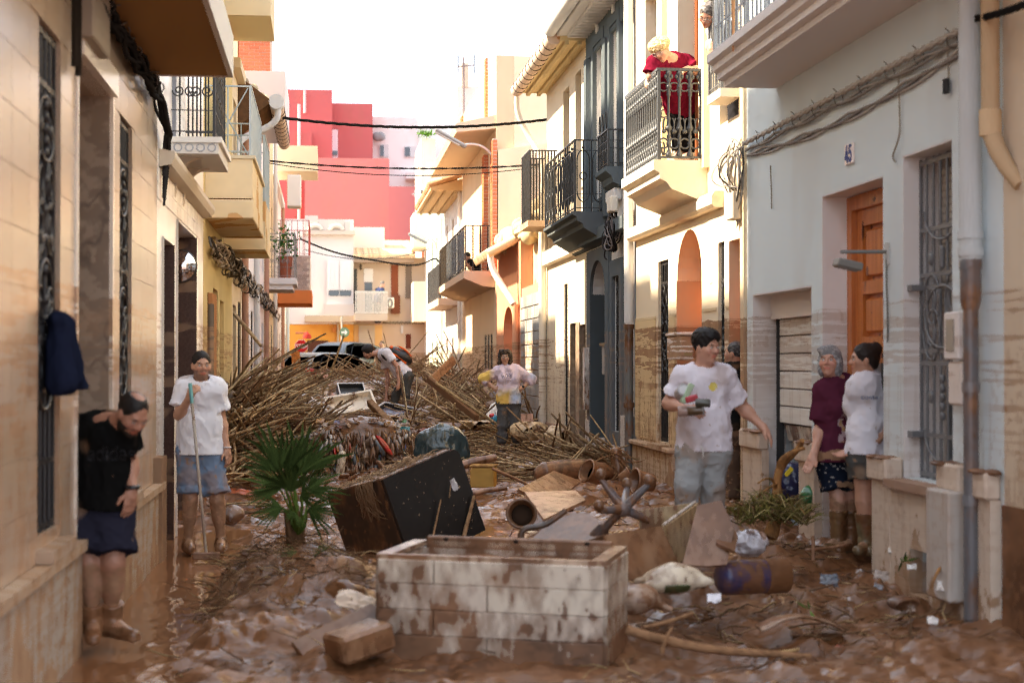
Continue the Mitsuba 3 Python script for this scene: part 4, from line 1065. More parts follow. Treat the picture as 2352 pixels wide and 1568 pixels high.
r4.railing(k, y4a + 0.03, y4b, z4, rz(1398, 322), 0.46, 16, 3, (0.022, 0.026, 0.03), deco=deco_hoops)
y5a, y5b = ry(1433), ry(1408)
z5 = rz(1433, 382)
k = r4.slab(y5a, y5b, 0, 0, 0.2, SL, 'm_plain', prof=[(0, z5), (-0.24, z5), (-0.24, z5 - 0.06), (-0.16, z5 - 0.12), (-0.14, z5 - 0.2), (0, z5 - 0.26)])
r4.railing(k, y5a + 0.02, y5b - 0.02, z5, rz(1433, 297), 0.2, 6, 2, (0.03, 0.034, 0.038), deco=deco_panels)
put(k, 'corbel', r4.bx(MB((0.7, 0.68, 0.66)), y5a + 0.1, y5b - 0.1, z5 - 0.42, z5 - 0.262, -0.12, -0.001, b=0.02), 'm_plain')

# ---------------- right 5: beige house with a dark railing
X5 = ry(1256)
wl = [(ry(1304), ry(1296), 0.6, rz(1300, 652)), (ry(1325), ry(1311), -0.3, rz(1318, 742)), (ry(1345), ry(1333), -0.3, rz(1338, 745))]
u5 = [(ry(1335), ry(1322), 3.9, rz(1328, 165)), (ry(1308), ry(1294), 3.9, rz(1300, 205))]
r5 = House('beige_house', 'beige house between the grey house and the block wall, white downpipe on its far corner', XR, 1, X4, X5, 6.4, [rect(*w) for w in wl + u5], (0.74, 0.64, 0.49), 'm_wall', 0.45, edge=0)
r5.pane(*wl[0], 0.15); r5.grille(*wl[0], 0.03, 3, IRON, 0.012, rails=(2.0, 1.2))
for w in wl[1:]:
    put(r5.k, 'door_jamb', r5.bx(MB(), w[1] - 0.012, w[1] - 0.003, -0.3, w[3] - 0.003, -0.012, 0.35), 'm_marble')
    r5.panel_door(w[0], w[1] - 0.015, -0.2, w[3], 0.36, (0.04, 0.03, 0.025))
put(r5.k, 'door_frame', r5.bx(MB(), wl[2][1] + 0.0, wl[1][0], -0.3, wl[1][3], -0.02, -0.001), 'm_marble')
for u in u5: r5.pane(*u, 0.2, col=(0.3, 0.3, 0.3))
zs = rz(1300, 575)
r5.cornice('string_course', X4, X5, [(0, zs - 0.14), (-0.10, zs - 0.12), (-0.10, zs + 0.12), (0, zs + 0.14)], (0.74, 0.66, 0.55), 'm_wall')
r5.part('base', wl[0][0] - 0.1, X5, -0.3, 0.6, -0.05, -0.001, (0.42, 0.29, 0.22))
r5.eave(X4, X5 + 0.1, 6.35, 0.42, 0.1, (0.72, 0.58, 0.34), boards=2)
r5.gutter(X4 + 0.1, X5 + 0.25, 6.42, 0.5, 0.11, (0.66, 0.52, 0.42), 'ceramic_gutter', 10)
k = put(r5.k, 'downpipe', MB((0.74, 0.70, 0.62)).tube(smooth_path([r5.p(-0.5, X5 + 0.2, 6.3), r5.p(-0.48, X5 + 0.2, 6.0), r5.p(-0.3, X5 + 0.15, 5.6), r5.p(-0.1, X5 - 0.1, 5.1), r5.p(-0.09, X5 - 0.1, 4.6)], 20), 0.05, 10), 'm_plain')
put(r5.k, 'downpipe', MB((0.72, 0.68, 0.60)).tube([r5.p(-0.09, X5 - 0.1, -0.1), r5.p(-0.09, X5 - 0.1, 4.6)], 0.065, 12), 'm_wall')
put(r5.k, 'downpipe', MB((0.70, 0.64, 0.52)).tube([r5.p(-0.06, X5 - 0.45, 3.3), r5.p(-0.06, X5 - 0.45, 5.2)], 0.03, 8), 'm_wall')
z6 = rz(1260, 522)
k = r5.part('balcony', 28.0, X5 - 0.2, z6 - 0.08, z6 + 0.02, -0.5, -0.001, (0.5, 0.36, 0.24), 'm_plain')
r5.railing(k, 28.05, X5 - 0.25, z6 + 0.02, rz(1260, 365), 0.46, 16, 8, IRON, r=0.013)

# ---------------- right 6: raw block wall and the salmon ruin behind it
X6 = ry(1196)
bw = thing('block_wall', 'grey concrete block wall of a roofless plot', 'wall')
zt = rz(1225, 652)
add(bw + '__core', MB((0.30, 0.25, 0.20)).box(XR + 0.02, XR + 0.2, X5, X6, -0.3, zt), 'm_wall')
nb = 0
for r_ in range(int((zt + 0.2) / 0.24)):
    for c_ in range(9):
        a = X5 + (c_ - 0.5 * (r_ % 2)) * 0.5
        p, q = max(a, X5) + 0.012, min(a + 0.5, X6) - 0.012
        if q - p < 0.06: continue
        add(uniq(bw + '__block'), MB(A([0.30, 0.30, 0.29]) * rng.uniform(0.75, 1.25)).box(XR - 0.012 * rng.random(), XR + 0.1, p, q, -0.18 + r_ * 0.24, 0.042 + r_ * 0.24, b=0.006), 'm_wall')
X7 = ry(1140)
SAL = (0.64, 0.33, 0.20)
aS = (ry(1178), ry(1157), -0.3, rz(1168, 704))
r7 = House('salmon_house', 'low salmon pink ruined house with an arched opening and broken tile roof', XR, 1, X6, X7, 4.05, [arch_loop(aS[0], aS[1], -0.3, aS[3], 0.45)], SAL, 'm_wall', 0.5, edge=0)
r7.panel_door(aS[0], aS[1], -0.2, aS[3], 0.42, (0.45, 0.22, 0.13))
rub = MB((0.6, 0.5, 0.35))
for q in range(120):
    y = rng.uniform(X5 + 0.3, X7 - 0.2); t = rng.uniform(0.0, 0.6)
    rub.ball(r7.p(t, y, 4.05 + 0.3 * ss(X5, X6 - 1, y) * rng.random() + 0.6 * (1 - ss(X5, X6, y)) * rng.random()), rng.uniform(0.08, 0.26, 3), A([0.66, 0.53, 0.33]) * rng.uniform(0.7, 1.2), 1)
put(r7.k, 'rubble_top', rub, 'm_plain'); stuff(list(scene)[-1])
put(r7.k, 'rubble_wall', MB((0.62, 0.50, 0.30)).box(XR + 0.25, XR + 0.6, X5 + 0.05, X6, zt - 0.8, 4.25), 'm_peel')
tl = uniq(r7.k + '__broken_roof')
add(tl, MB((0.30, 0.13, 0.08)).box(-0.5, 0.6, 0, X7 - X6 - 0.8, -0.03, 0.03), 'm_plain', place([XR, X6 + 0.4, 4.1], ([0, 1, 0], -24)))
for i in range(16):
    yy = X6 + 0.45 + i * 0.2
    put(tl, 'roof_tile', MB(A([0.62, 0.50, 0.32]) * rng.uniform(0.8, 1.15)).tube([[XR - 0.62, yy, 3.82], [XR + 0.5, yy, 4.4]], [0.09, 0.085], 8), 'm_plain')
k = put(r7.k, 'broken_gutter', MB((0.70, 0.68, 0.66)).tube(smooth_path([[XR - 0.55, X6 + 0.5, 3.85], [XR - 0.5, X6 + 0.5, 3.5], [XR - 0.35, X6 + 0.4, 3.2], [XR - 0.12, X6 + 0.2, 2.8]], 14), 0.07, 10), 'm_plain', 'white gutter hanging broken over the pink wall')
put(r7.k, 'downpipe', MB(A(SAL) * 1.1).tube([[XR - 0.08, X6 + 0.3, -0.1], [XR - 0.08, X6 + 0.2, 2.8]], 0.07, 10), 'm_wall')

# ---------------- right 8: brick fronted house with the cream gable
X8, zG = X7, rz(1200, 272)
X9 = ry(1062)
w8 = [(X8 + 0.9 + i * 0.75, X8 + 1.4 + i * 0.75, 0.5, 2.3) for i in range(3)] + [(X8 + 0.8, X8 + 1.8, 4.0, 6.2), (X8 + 2.6, X8 + 3.6, 4.0, 6.2)]
r8 = House('brick_house', 'house with red brick pilasters and a cream gable wall', XR, 1, X8, X9, 8.6, [rect(*w) for w in w8], (0.72, 0.56, 0.38), 'm_wall', 0.4, body=(0.8, 0.7, 0.5), edge=0)
for w in w8[:3]: r8.pane(*w, 0.2); r8.grille(*w, 0.03, 4)
for w in w8[3:]: r8.shutter(w[0], w[1], w[2], w[3], 0.15, (0.7, 0.66, 0.6), 0.1)
put(r8.k, 'gable', MB((0.82, 0.70, 0.50)).prism([[(0.02, 3.0), (5.0, 3.0), (5.0, 10.3), (2.6, zG + 0.35), (0.02, zG)]], 0.2, frame([XR, X8 - 0.22, 0], [1, 0, 0], [0, 0, 1], [0, 1, 0])), 'm_wall', 'cream rendered gable wall')
for (ya, yb, z0, z1, out) in ((X8 - 0.2, X8 + 0.35, 3.6, zG + 0.25, 0.1), (X8 + 1.9, X8 + 2.4, 3.6, 6.6, 0.1), (X8 + 2.0, X8 + 2.35, 7.2, 8.9, 0.05), (X9 - 0.4, X9, 7.2, 8.6, 0.05)):
    k = put(r8.k, 'brick_pilaster', r8.bx(MB((0.58, 0.50, 0.42)), ya, yb, z0, z1, -out, -0.001), 'm_plain')
    bk = MB()
    for i in range(int((z1 - z0) / 0.085)):
        c = A([0.60, 0.20, 0.10]) * rng.uniform(0.85, 1.15)
        o = 0.03 * (i % 2)
        r8.bx(bk, ya - 0.006, (ya + yb) / 2 - 0.006 + o, z0 + i * 0.085 + 0.008, z0 + i * 0.085 + 0.078, -out - 0.01, -0.002, c)
        r8.bx(bk, (ya + yb) / 2 + 0.006 + o, yb + 0.006, z0 + i * 0.085 + 0.008, z0 + i * 0.085 + 0.078, -out - 0.01, -0.002, c * rng.uniform(0.9, 1.1))
    put(k, 'bricks', bk, 'm_plain'); stuff(list(scene)[-1])
k = r8.cornice('roof', X8 + 0.05, X9, [(0, 6.95), (-0.9, 6.85), (-0.95, 6.98), (-0.9, 7.05), (0.2, 7.3)], (0.70, 0.55, 0.40), 'm_plain')
k = r8.cornice('balcony', X8 + 0.2, X9 - 0.5, [(0, 3.72), (-0.72, 3.72), (-0.72, 3.55), (-0.3, 3.38), (0, 3.34)], (0.62, 0.48, 0.36), 'm_plain', 'balcony with black bars and a person on it')
bal8 = k
r8.railing(k, X8 + 0.25, X9 - 0.55, 3.72, 4.75, 0.68, 18, 3, IRON, r=0.018)
for i in range(18):
    y = X8 + 0.5 + i * 0.32
    if y < X9 - 0.6: put(k, 'flat_bar', r8.bx(MB((0.07, 0.08, 0.085)), y, y + 0.1, 3.8, 4.68, -0.70, -0.685), 'm_iron')

# ---------------- right 9: white houses to the corner
for (a, b, z1, col, lb, nm) in ((X9, ry(1020), 7.2, (0.78, 0.74, 0.68), 'white house with wide tiled eaves beyond the brick one', 'white_house'),
                                (ry(1020), ry(988), 6.4, (0.62, 0.70, 0.58), 'pale green and white house near the far corner', 'green_white_house'),
                                (ry(988), 68.0, 8.0, (0.80, 0.75, 0.66), 'tall whitewashed house with boxed balconies at the far corner', 'whitewashed_house')):
    n = 3
    hs = [(a + (b - a) * (i + 0.3) / n, a + (b - a) * (i + 0.6) / n, zz, zz + 2.0) for i in range(n) for zz in (0.4, 4.0)]
    h = House(nm, lb, XR, 1, a, b, z1, [rect(*q) for q in hs], col, 'm_wall', 0.3, edge=0)
    for q in hs: h.pane(*q, 0.15)
    h.part('base', a, b, -0.2, 1.9, -0.03, -0.001, A(col) * A([0.85, 0.92, 0.82]))
    if nm == 'white_house':
        h.eave(a, b, 6.5, 0.9, 0.15, (0.62, 0.45, 0.26), boards=3)
        kk = h.part('balcony', a + 1.0, b - 0.5, 3.3, 3.5, -0.6, -0.001, (0.7, 0.52, 0.4), 'm_plain')
        h.railing(kk, a + 1.05, b - 0.55, 3.5, 4.5, 0.56, 14, 3, (0.05, 0.055, 0.06), r=0.016)
    if nm == 'whitewashed_house':
        for (ya, z0, zz) in ((64.0, 6.0, 7.3), (64.0, 3.2, 4.7)):
            h.part('boxed_balcony', ya, ya + 2.5, z0, zz, -0.55, -0.001, (0.80, 0.72, 0.56), 'm_plain')
        h.part('tall_shutter', 66.6, 67.2, 4.4, 6.4, -0.06, -0.001, (0.28, 0.10, 0.06), 'm_plain')
    h.downpipe(a + 0.3, 0, z1, 0.05, (0.75, 0.72, 0.68))

# ---------------- the end of the street
YE = 66.0
def ex(px): return float(at(px, 834, 'y', YE)[0])
def ez(py): return float(at(880, py, 'y', YE)[2])
def ebox(mb, p0, p1, q0, q1, t0, t1, col=None, b=0.0):
    return mb.box(ex(p0), ex(p1), YE + t0, YE + t1, ez(q1), ez(q0), col, b=b)
def epart(parent, name, p0, p1, q0, q1, t0, t1, col, bsdf='m_plain', b=0.0, label=None):
    return put(parent, name, ebox(MB(), p0, p1, q0, q1, t0, t1, col, b), bsdf, label)


wc = thing('corner_house', 'white house with a rendered bay and a worn parapet facing down the street', 'house')
add(wc + '__wall', ebox(MB((0.66, 0.62, 0.59)), 600, 812, 505, 745, 0, 6), 'm_plain')
epart(wc, 'ground_floor', 600, 812, 740, 870, 0.05, 6, (0.72, 0.36, 0.07), 'm_wall', label='orange painted ground floor')
epart(wc, 'bay', 750, 811, 600, 700, -0.5, -0.001, (0.66, 0.62, 0.60), 'm_plain')
epart(wc, 'bay_base', 744, 813, 700, 728, -0.6, -0.001, (0.62, 0.56, 0.52))
epart(wc, 'ledge', 700, 816, 726, 740, -0.65, -0.001, (0.55, 0.43, 0.30))
for a, b in ((755, 778), (780, 806)):
    k = epart(wc, 'window_shutter', a, b, 600, 668, -0.54, -0.501, (0.72, 0.68, 0.68))
    for i in range(12): put(k, 'slat', MB((0.72, 0.69, 0.69)).box(ex(a) + 0.01, ex(b) - 0.01, YE - 0.55, YE - 0.541, ez(668) + 0.09 * i + 0.005, ez(668) + 0.09 * i + 0.085), 'm_plain')
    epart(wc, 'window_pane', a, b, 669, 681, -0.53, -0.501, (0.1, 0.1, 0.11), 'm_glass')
epart(wc, 'cornice', 697, 815, 532, 541, -0.3, -0.001, (0.60, 0.50, 0.42))
for i, (a, b, q) in enumerate(((700, 730, 497), (731, 790, 505), (791, 803, 510))): epart(wc, 'parapet', a, b, q, 532, -0.05, 0.3, (0.55, 0.50, 0.46), 'm_plain')
for p in (724, 772):
    put(wc, 'scroll', MB((0.58, 0.53, 0.48)).tube([[ex(p + 14 * math.cos(u)), YE - 0.12, ez(530 - 10 * math.sin(u))] for u in np.linspace(0, np.pi, 10)], 0.09, 8), 'm_plain')
epart(wc, 'dark_doorway_panel', 706, 754, 782, 830, -0.02, 0.04, (0.10, 0.045, 0.03))  # flat panel; the shade of an open doorway is put into its colour
epart(wc, 'pipe', 774, 779, 735, 830, -0.1, -0.001, (0.5, 0.42, 0.3))
epart(wc, 'orange_box', 764, 772, 750, 763, -0.1, -0.001, (0.5, 0.2, 0.06))

bh = thing('beige_end_house', 'beige house with a railed balcony and a garage at the end of the street', 'house')
add(bh + '__wall', ebox(MB((0.60, 0.48, 0.38)), 812.5, 1010, 590, 870, 0.3, 6), 'm_wall')
epart(bh, 'ground_floor', 813, 878, 745, 870, 0.2, 0.299, (0.68, 0.46, 0.22), 'm_wall')
k = epart(bh, 'roof', 812, 950, 584, 604, -0.35, 0.29, (0.34, 0.25, 0.18))
put(k, 'tile_slope', MB((0.62, 0.47, 0.31)).flat([[ex(812), YE - 0.4, ez(588)], [ex(952), YE - 0.4, ez(592)], [ex(952), YE + 4, ez(540)], [ex(812), YE + 4, ez(536)]], [[0, 1, 2, 3]], sheet=True), 'm_leaf')
tl = MB((0.62, 0.45, 0.28))
for i in range(34):
    x = ex(814 + i * 4.1)
    tl.tube([[x, YE - 0.42, ez(590)], [x, YE + 4, ez(538)]], 0.07, 6, A([0.64, 0.48, 0.31]) * rng.uniform(0.75, 1.2))
put(k, 'roof_tiles', tl, 'm_plain'); stuff(list(scene)[-1])
epart(bh, 'roof_wall', 812, 886, 515, 580, 1.5, 2.5, (0.72, 0.68, 0.63))
k = epart(bh, 'balcony', 814, 888, 722, 738, -1.0, 0.299, (0.50, 0.42, 0.35))
rl = MB((0.62, 0.60, 0.57)); ebox(rl, 814, 888, 671, 675, -1.0, -0.95); ebox(rl, 814, 888, 718, 721, -1.0, -0.95)
put(k, 'railing', rl, 'm_plain')
for i in range(22): put(k, 'baluster', MB((0.62, 0.60, 0.57)).box(ex(815 + i * 3.4), ex(815 + i * 3.4) + 0.035, YE - 0.99, YE - 0.96, ez(719), ez(673)), 'm_plain')
epart(bh, 'window_shutter', 836, 857, 616, 647, 0.26, 0.299, (0.78, 0.75, 0.72))
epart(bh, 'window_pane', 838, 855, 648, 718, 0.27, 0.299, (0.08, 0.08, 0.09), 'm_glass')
epart(bh, 'window', 813, 820, 617, 718, 0.26, 0.299, (0.10, 0.10, 0.10))
epart(bh, 'brown_door', 899, 915, 608, 720, 0.25, 0.299, (0.26, 0.085, 0.045))
epart(bh, 'brown_rail', 899, 919, 677, 720, 0.15, 0.2, (0.2, 0.08, 0.05))
epart(bh, 'window_shutter', 932, 946, 610, 684, 0.25, 0.299, (0.24, 0.19, 0.15))
epart(bh, 'brown_door', 933, 944, 767, 800, 0.25, 0.299, (0.16, 0.05, 0.03))
k = epart(bh, 'garage_shutter', 824, 861, 764, 870, 0.15, 0.199, (0.50, 0.44, 0.36))
for i in range(9): put(k, 'slat', MB((0.52, 0.46, 0.39)).box(ex(824), ex(861), YE + 0.13, YE + 0.149, ez(800) + 0.1 * i + 0.006, ez(800) + 0.1 * i + 0.094), 'm_plain')
epart(bh, 'air_conditioner', 889, 904, 684, 708, -0.5, 0.2, (0.76, 0.74, 0.72), 'm_plain', 0.02)
put(bh, 'fan_ring', MB((0.25, 0.25, 0.25)).tube([[ex(895 + 5 * math.cos(u)), YE - 0.52, ez(697 + 9 * math.sin(u))] for u in np.linspace(0, 6.28, 16, endpoint=False)], 0.03, 5, closed=True), 'm_plain')
epart(bh, 'wall_lamp', 826, 831, 606, 620, 0.0, 0.2, (0.10, 0.08, 0.06), 'm_plain', 0.03)
epart(bh, 'cable_strip', 880, 1000, 738, 743, 0.22, 0.299, (0.2, 0.16, 0.12))
epart(bh, 'meter_box', 921, 927, 747, 765, 0.2, 0.299, (0.6, 0.6, 0.6))

# red building and the pale ones behind
RED = (0.52, 0.15, 0.145)
def far_block(name, label, Y, p0, p1, q0, dep, col, turn=0.0, q1=860):
    a, b = at(p0, q0, 'y', Y), at(p1, q0, 'y', Y)
    m = MB(col).box(0, b[0] - a[0], 0, dep, -0.5, a[2])
    return add(thing(name, label, 'building'), m, 'm_wall', place([a[0], Y, 0], ([0, 0, 1], turn)))


rd = far_block('red_building', 'big red rendered building rising behind the corner houses', 80, 700, 894, 362, 9, (0.60, 0.205, 0.195))
def fbox(parent, name, Y, p0, p1, q0, q1, dep, col, bsdf='m_wall', label=None, t=0.0):
    a, b, c = at(p0, q0, 'y', Y), at(p1, q0, 'y', Y), at(p0, q1, 'y', Y)
    return put(parent, name, MB(col).box(a[0], b[0], Y + t, Y + t + dep, c[2], a[2]), bsdf, label)


fbox(rd, 'tower', 89.5, 640, 763, 205, 560, 8, RED)
fbox(rd, 'tower', 91.5, 762, 856, 237, 560, 8, RED)
fbox(rd, 'side_wall', 88.6, 640, 716, 300, 560, 0.8, RED)
fbox(rd, 'lower_wall', 80, 894, 966, 428, 600, 9.0, (0.58, 0.195, 0.185))
k = fbox(rd, 'window', 91.3, 763, 776, 298, 366, 0.15, (0.82, 0.78, 0.80), 'm_plain')
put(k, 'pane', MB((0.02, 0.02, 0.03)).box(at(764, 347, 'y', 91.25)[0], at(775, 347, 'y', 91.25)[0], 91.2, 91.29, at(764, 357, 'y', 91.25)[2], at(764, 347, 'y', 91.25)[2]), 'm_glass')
put(rd, 'pipe', MB((0.75, 0.55, 0.53)).tube([at(700, 208, 'y', 89.3), at(700, 260, 'y', 89.3)], 0.08, 6), 'm_plain')
put(rd, 'pipe', MB((0.72, 0.60, 0.58)).tube([at(687, 240, 'y', 88.4), at(687, 520, 'y', 88.4)], 0.09, 6), 'm_plain')
WB = (0.80, 0.74, 0.71)
wb = far_block('white_flats', 'pale flats with dark windows beside the red building', 93, 853, 960, 268, 8, WB)
for (a, b, q0, q1) in ((871, 892, 332, 361), (928, 955, 336, 361)):
    k = fbox(wb, 'window', 92.9, a, b, q0, q1, 0.09, (0.62, 0.6, 0.6), 'm_plain')
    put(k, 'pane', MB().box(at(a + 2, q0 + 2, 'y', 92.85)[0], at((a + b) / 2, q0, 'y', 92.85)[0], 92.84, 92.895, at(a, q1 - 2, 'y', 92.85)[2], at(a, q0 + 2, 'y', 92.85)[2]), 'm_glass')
for p in (866, 874):
    put(wb, 'satellite_bracket', MB((0.3, 0.3, 0.3)).ball(at(p, 314, 'y', 92.6), (0.25, 0.2, 0.25), sub=2), 'm_plain')
put(wb, 'ledge', MB((0.74, 0.66, 0.63)).box(at(932, 400, 'y', 92)[0], at(982, 400, 'y', 92)[0], 91.6, 93, at(932, 412, 'y', 92)[2], at(932, 398, 'y', 92)[2]), 'm_plain')
wd = far_block('white_flats', 'blown out white roof block with a stair head and aerials', 98, 950, 1230, 250, 10, (0.86, 0.82, 0.78))
fbox(wd, 'stair_head', 97.9, 1049, 1110, 198, 300, 3, (0.86, 0.80, 0.70))
fbox(wd, 'stair_head', 97.8, 1060, 1076, 145, 200, 1.5, (0.80, 0.68, 0.50))
wp = far_block('cream_block', 'cream block with a plant on its corner above the satellite dish', 72, 968, 1000, 318, 5, (0.80, 0.70, 0.56))
fbox(wp, 'upper_room', 71.9, 985, 1145, 385, 700, 2, (0.80, 0.72, 0.60))
pl = MB()
c = at(980, 309, 'y', 71.9)
for i in range(90):
    d = unit(rng.normal(0, 1, 3) + A([0, 0, 0.6])); p = c + A([rng.normal(0, .16), rng.normal(0, .1), 0])
    s_ = unit(np.cross(d, rng.normal(0, 1, 3))) * 0.03
    pl.raw([p - s_, p + s_, p + d * 0.28], [[0, 1, 2]], sheet=True, col=A([0.10, 0.22, 0.03]) * rng.uniform(0.7, 1.4))
one('roof_plant', pl, 'm_leaf', 'bright green tuft growing on the cream corner roof', 'plant')
# ------------------------------------------------------------------ rounded bodies: smooth unions of cones and ellipsoids, meshed by surface nets
def nets(D, org, res):
    s = D < 0
    c = [s[a:s.shape[0] - 1 + a, b:s.shape[1] - 1 + b, d:s.shape[2] - 1 + d] for a in (0, 1) for b in (0, 1) for d in (0, 1)]
    anyv, allv = c[0].copy(), c[0].copy()
    for q in c[1:]: anyv |= q; allv &= q
    I = np.argwhere(anyv & ~allv)
    idx = np.full(c[0].shape, -1, int); idx[tuple(I.T)] = np.arange(len(I))
    cor = {(a, b, d): D[I[:, 0] + a, I[:, 1] + b, I[:, 2] + d] for a in (0, 1) for b in (0, 1) for d in (0, 1)}
    P, W = np.zeros((len(I), 3)), np.zeros(len(I))
    for ax in range(3):
        for p in (0, 1):
            for q in (0, 1):
                u = [p, q]; u.insert(ax, 0); v = [p, q]; v.insert(ax, 1)
                d0, d1 = cor[tuple(u)], cor[tuple(v)]
                m = (d0 < 0) != (d1 < 0)
                t = np.where(m, d0 / np.where(m, d0 - d1, 1), 0)
                pt = np.tile(A(u, float), (len(I), 1)); pt[:, ax] = t
                P += pt * m[:, None]; W += m
    V = org + (I + P / W[:, None]) * res
    F_ = []
    for ax in range(3):
        a, b = (ax + 1) % 3, (ax + 2) % 3
        s0 = np.take(s, range(0, s.shape[ax] - 1), ax); s1 = np.take(s, range(1, s.shape[ax]), ax)
        E = np.argwhere(s0 != s1)
        E = E[(E[:, a] > 0) & (E[:, b] > 0) & (E[:, a] < s.shape[a] - 1) & (E[:, b] < s.shape[b] - 1)]
        def cell(da, db):
            q = E.copy(); q[:, a] -= da; q[:, b] -= db
            return idx[tuple(q.T)]
        quad = np.stack([cell(1, 1), cell(0, 1), cell(0, 0), cell(1, 0)], 1)
        fl = s1[tuple(E.T)]
        quad[fl] = quad[fl][:, ::-1]
        F_.append(quad)
    return V, np.vstack(F_)


def cone(a, b, ra, rb, k=0.03, cut=(), op='u', sq=1.0):
    """Tapered limb from a to b. cut: (point, outward normal) planes for clean ends. """
    a, b = A(a, float), A(b, float)
    def fn(p):
        d = b - a
        t = np.clip(((p - a) @ d) / max(d @ d, 1e-9), 0, 1)
        r = np.linalg.norm(p - a - t[..., None] * d, axis=-1) - (ra + (rb - ra) * t)
        for o, n in cut: r = np.maximum(r, (p - A(o)) @ unit(n))
        return r
    m = max(ra, rb)
    return fn, np.minimum(a, b) - m, np.maximum(a, b) + m, k, op


def ell(c, r, M=None, k=0.03, op='u'):
    c, r = A(c, float), A(r, float)
    R = np.eye(3) if M is None else np.stack(M, 1)       # columns: local axes
    def fn(p):
        q = (p - c) @ R
        k0 = np.linalg.norm(q / r, axis=-1); k1 = np.linalg.norm(q / r ** 2, axis=-1)
        return k0 * (k0 - 1) / np.maximum(k1, 1e-9)
    e = np.abs(R) @ r
    return fn, c - e, c + e, k, op


class Blob:
    def __init__(self, prims, res, cuts=(), wrinkle=0.0, wfreq=(9, 9, 5), seed=0, relief=None):
        us = [p for p in prims if p[4] == 'u']
        lo, hi = np.min([p[1] for p in us], 0) - 0.03, np.max([p[2] for p in us], 0) + 0.03
        n = np.ceil((hi - lo) / res).astype(int) + 1
        ax = [lo[i] + np.arange(n[i]) * res for i in range(3)]
        D = np.full(n, 0.2)
        for fn, l, h, k, op in prims:
            m = k + 2 * res
            i0 = np.clip(np.floor((l - m - lo) / res).astype(int), 0, n - 1); i1 = np.clip(np.ceil((h + m - lo) / res).astype(int) + 1, 1, n)
            if np.any(i1 <= i0): continue
            sl = tuple(slice(a, b) for a, b in zip(i0, i1))
            g = np.stack(np.meshgrid(*[ax[i][i0[i]:i1[i]] for i in range(3)], indexing='ij'), -1)
            d = fn(g)
            o = D[sl]
            if op == 'u':
                q = np.maximum(k - np.abs(o - d), 0) / k
                D[sl] = np.minimum(o, d) - q * q * k / 4
            else:
                q = np.maximum(k - np.abs(o + d), 0) / k
                D[sl] = np.maximum(o, -d) + q * q * k / 4
        g = None
        if wrinkle or cuts or relief:
            near = np.argwhere(np.abs(D) < 0.07)
            pts = lo + near * res
            val = D[tuple(near.T)]
            if wrinkle:
                w = np.abs(meshkit.fbm(pts * A(wfreq) + seed * 3.7, 3, seed) - 0.5) * 2
                val = val + wrinkle * (w - 0.35) * 2
            if relief: val = val - relief(pts)
            for o, nn in cuts: val = np.maximum(val, (pts - A(o)) @ unit(nn))
            D[tuple(near.T)] = val
            if cuts:
                ins = np.argwhere(D <= -0.07); pts = lo + ins * res
                val = D[tuple(ins.T)]
                for o, nn in cuts: val = np.maximum(val, (pts - A(o)) @ unit(nn))
                D[tuple(ins.T)] = val
        self.D, self.lo, self.res = D, lo, res
        self.v, self.f = nets(D, lo, res)

    def mb(self, col=None, fn=None):
        c = np.broadcast_to(A(col if col is not None else (0.5, 0.5, 0.5), float), (len(self.v), 3)) if fn is None else fn(self.v)
        return MB().raw(self.v, self.f, c)

    def dist(self, p):
        from scipy.ndimage import map_coordinates
        return map_coordinates(self.D, ((p - self.lo) / self.res).T, order=1, mode='constant', cval=0.2)

    def drape(self, m, o, u, v, n, lift=0.003, reach=0.3):
        """Lays a flat mesh (x, y) on the surface, seen from the side n."""
        m = m.copy()
        for _ in range(3):
            if m.edges_unique_length.max() > 0.02: m = m.subdivide()
        xy = m.vertices
        p0 = A(o) + xy[:, :1] * A(u) + xy[:, 1:2] * A(v)
        best = np.full(len(xy), np.nan)
        for t in np.linspace(reach, -reach, 160):
            d = self.dist(p0 + A(n) * t)
            hit = np.isnan(best) & (d < 0)
            best[hit] = t
        best = np.where(np.isnan(best), np.nanmedian(best), best)
        return p0 + A(n) * (best + lift + (xy[:, 2:3] * 0)[:, 0])[:, None], m.faces


# ------------------------------------------------------------------ cables, lamps, signs, cars
BLK = (0.018, 0.017, 0.017)
def wire(mb, pts, r, col=None, n=5): return mb.tube(pts, r, n, col)


def twist(mb, a, b, d, r, turns, strands=3, col=None, n=90):
    base = sag(a, b, d, n)
    t = np.linspace(0, 1, n)
    for s in range(strands):
        ph = 2 * np.pi * (turns * t + s / strands)
        wire(mb, base + np.stack([0 * t, np.cos(ph) * r, np.sin(ph) * r], 1), r * 0.9, col)


m = MB(BLK); twist(m, at(628, 268, 'y', 28), at(1262, 274, 'y', 29.6), 0.16, 0.014, 8)
one('overhead_cable', m, 'm_plain', 'thick twisted black cable high across the street', 'cable')
m = MB(BLK); twist(m, at(610, 369, 'y', 30), at(1256, 377, 'y', 30.2), 0.11, 0.010, 7, 2); wire(m, sag(at(612, 374, 'y', 30), at(1256, 381, 'y', 30.3), 0.2), 0.008)
one('overhead_cable', m, 'm_plain', 'pair of thin black cables strung below the thick twisted one', 'cable')
m = MB(BLK); q = smooth_path([at(690, 549, 'y', 52), at(790, 585, 'y', 54), at(890, 603, 'y', 56), at(980, 602, 'y', 57), at(1006, 598, 'y', 57.5), at(1013, 610, 'y', 57.5), at(1013, 690, 'y', 57.5)], 60)
wire(m, q, 0.03)
one('overhead_cable', m, 'm_plain', 'low sagging black cable before the end houses, bending down at its right end', 'cable')
m = MB((0.1, 0.09, 0.09)); wire(m, sag(at(700, 573, 'y', 60), at(985, 572, 'y', 60), 0.35), 0.015)
one('overhead_cable', m, 'm_plain', 'faint thin cable in front of the beige end house', 'cable')

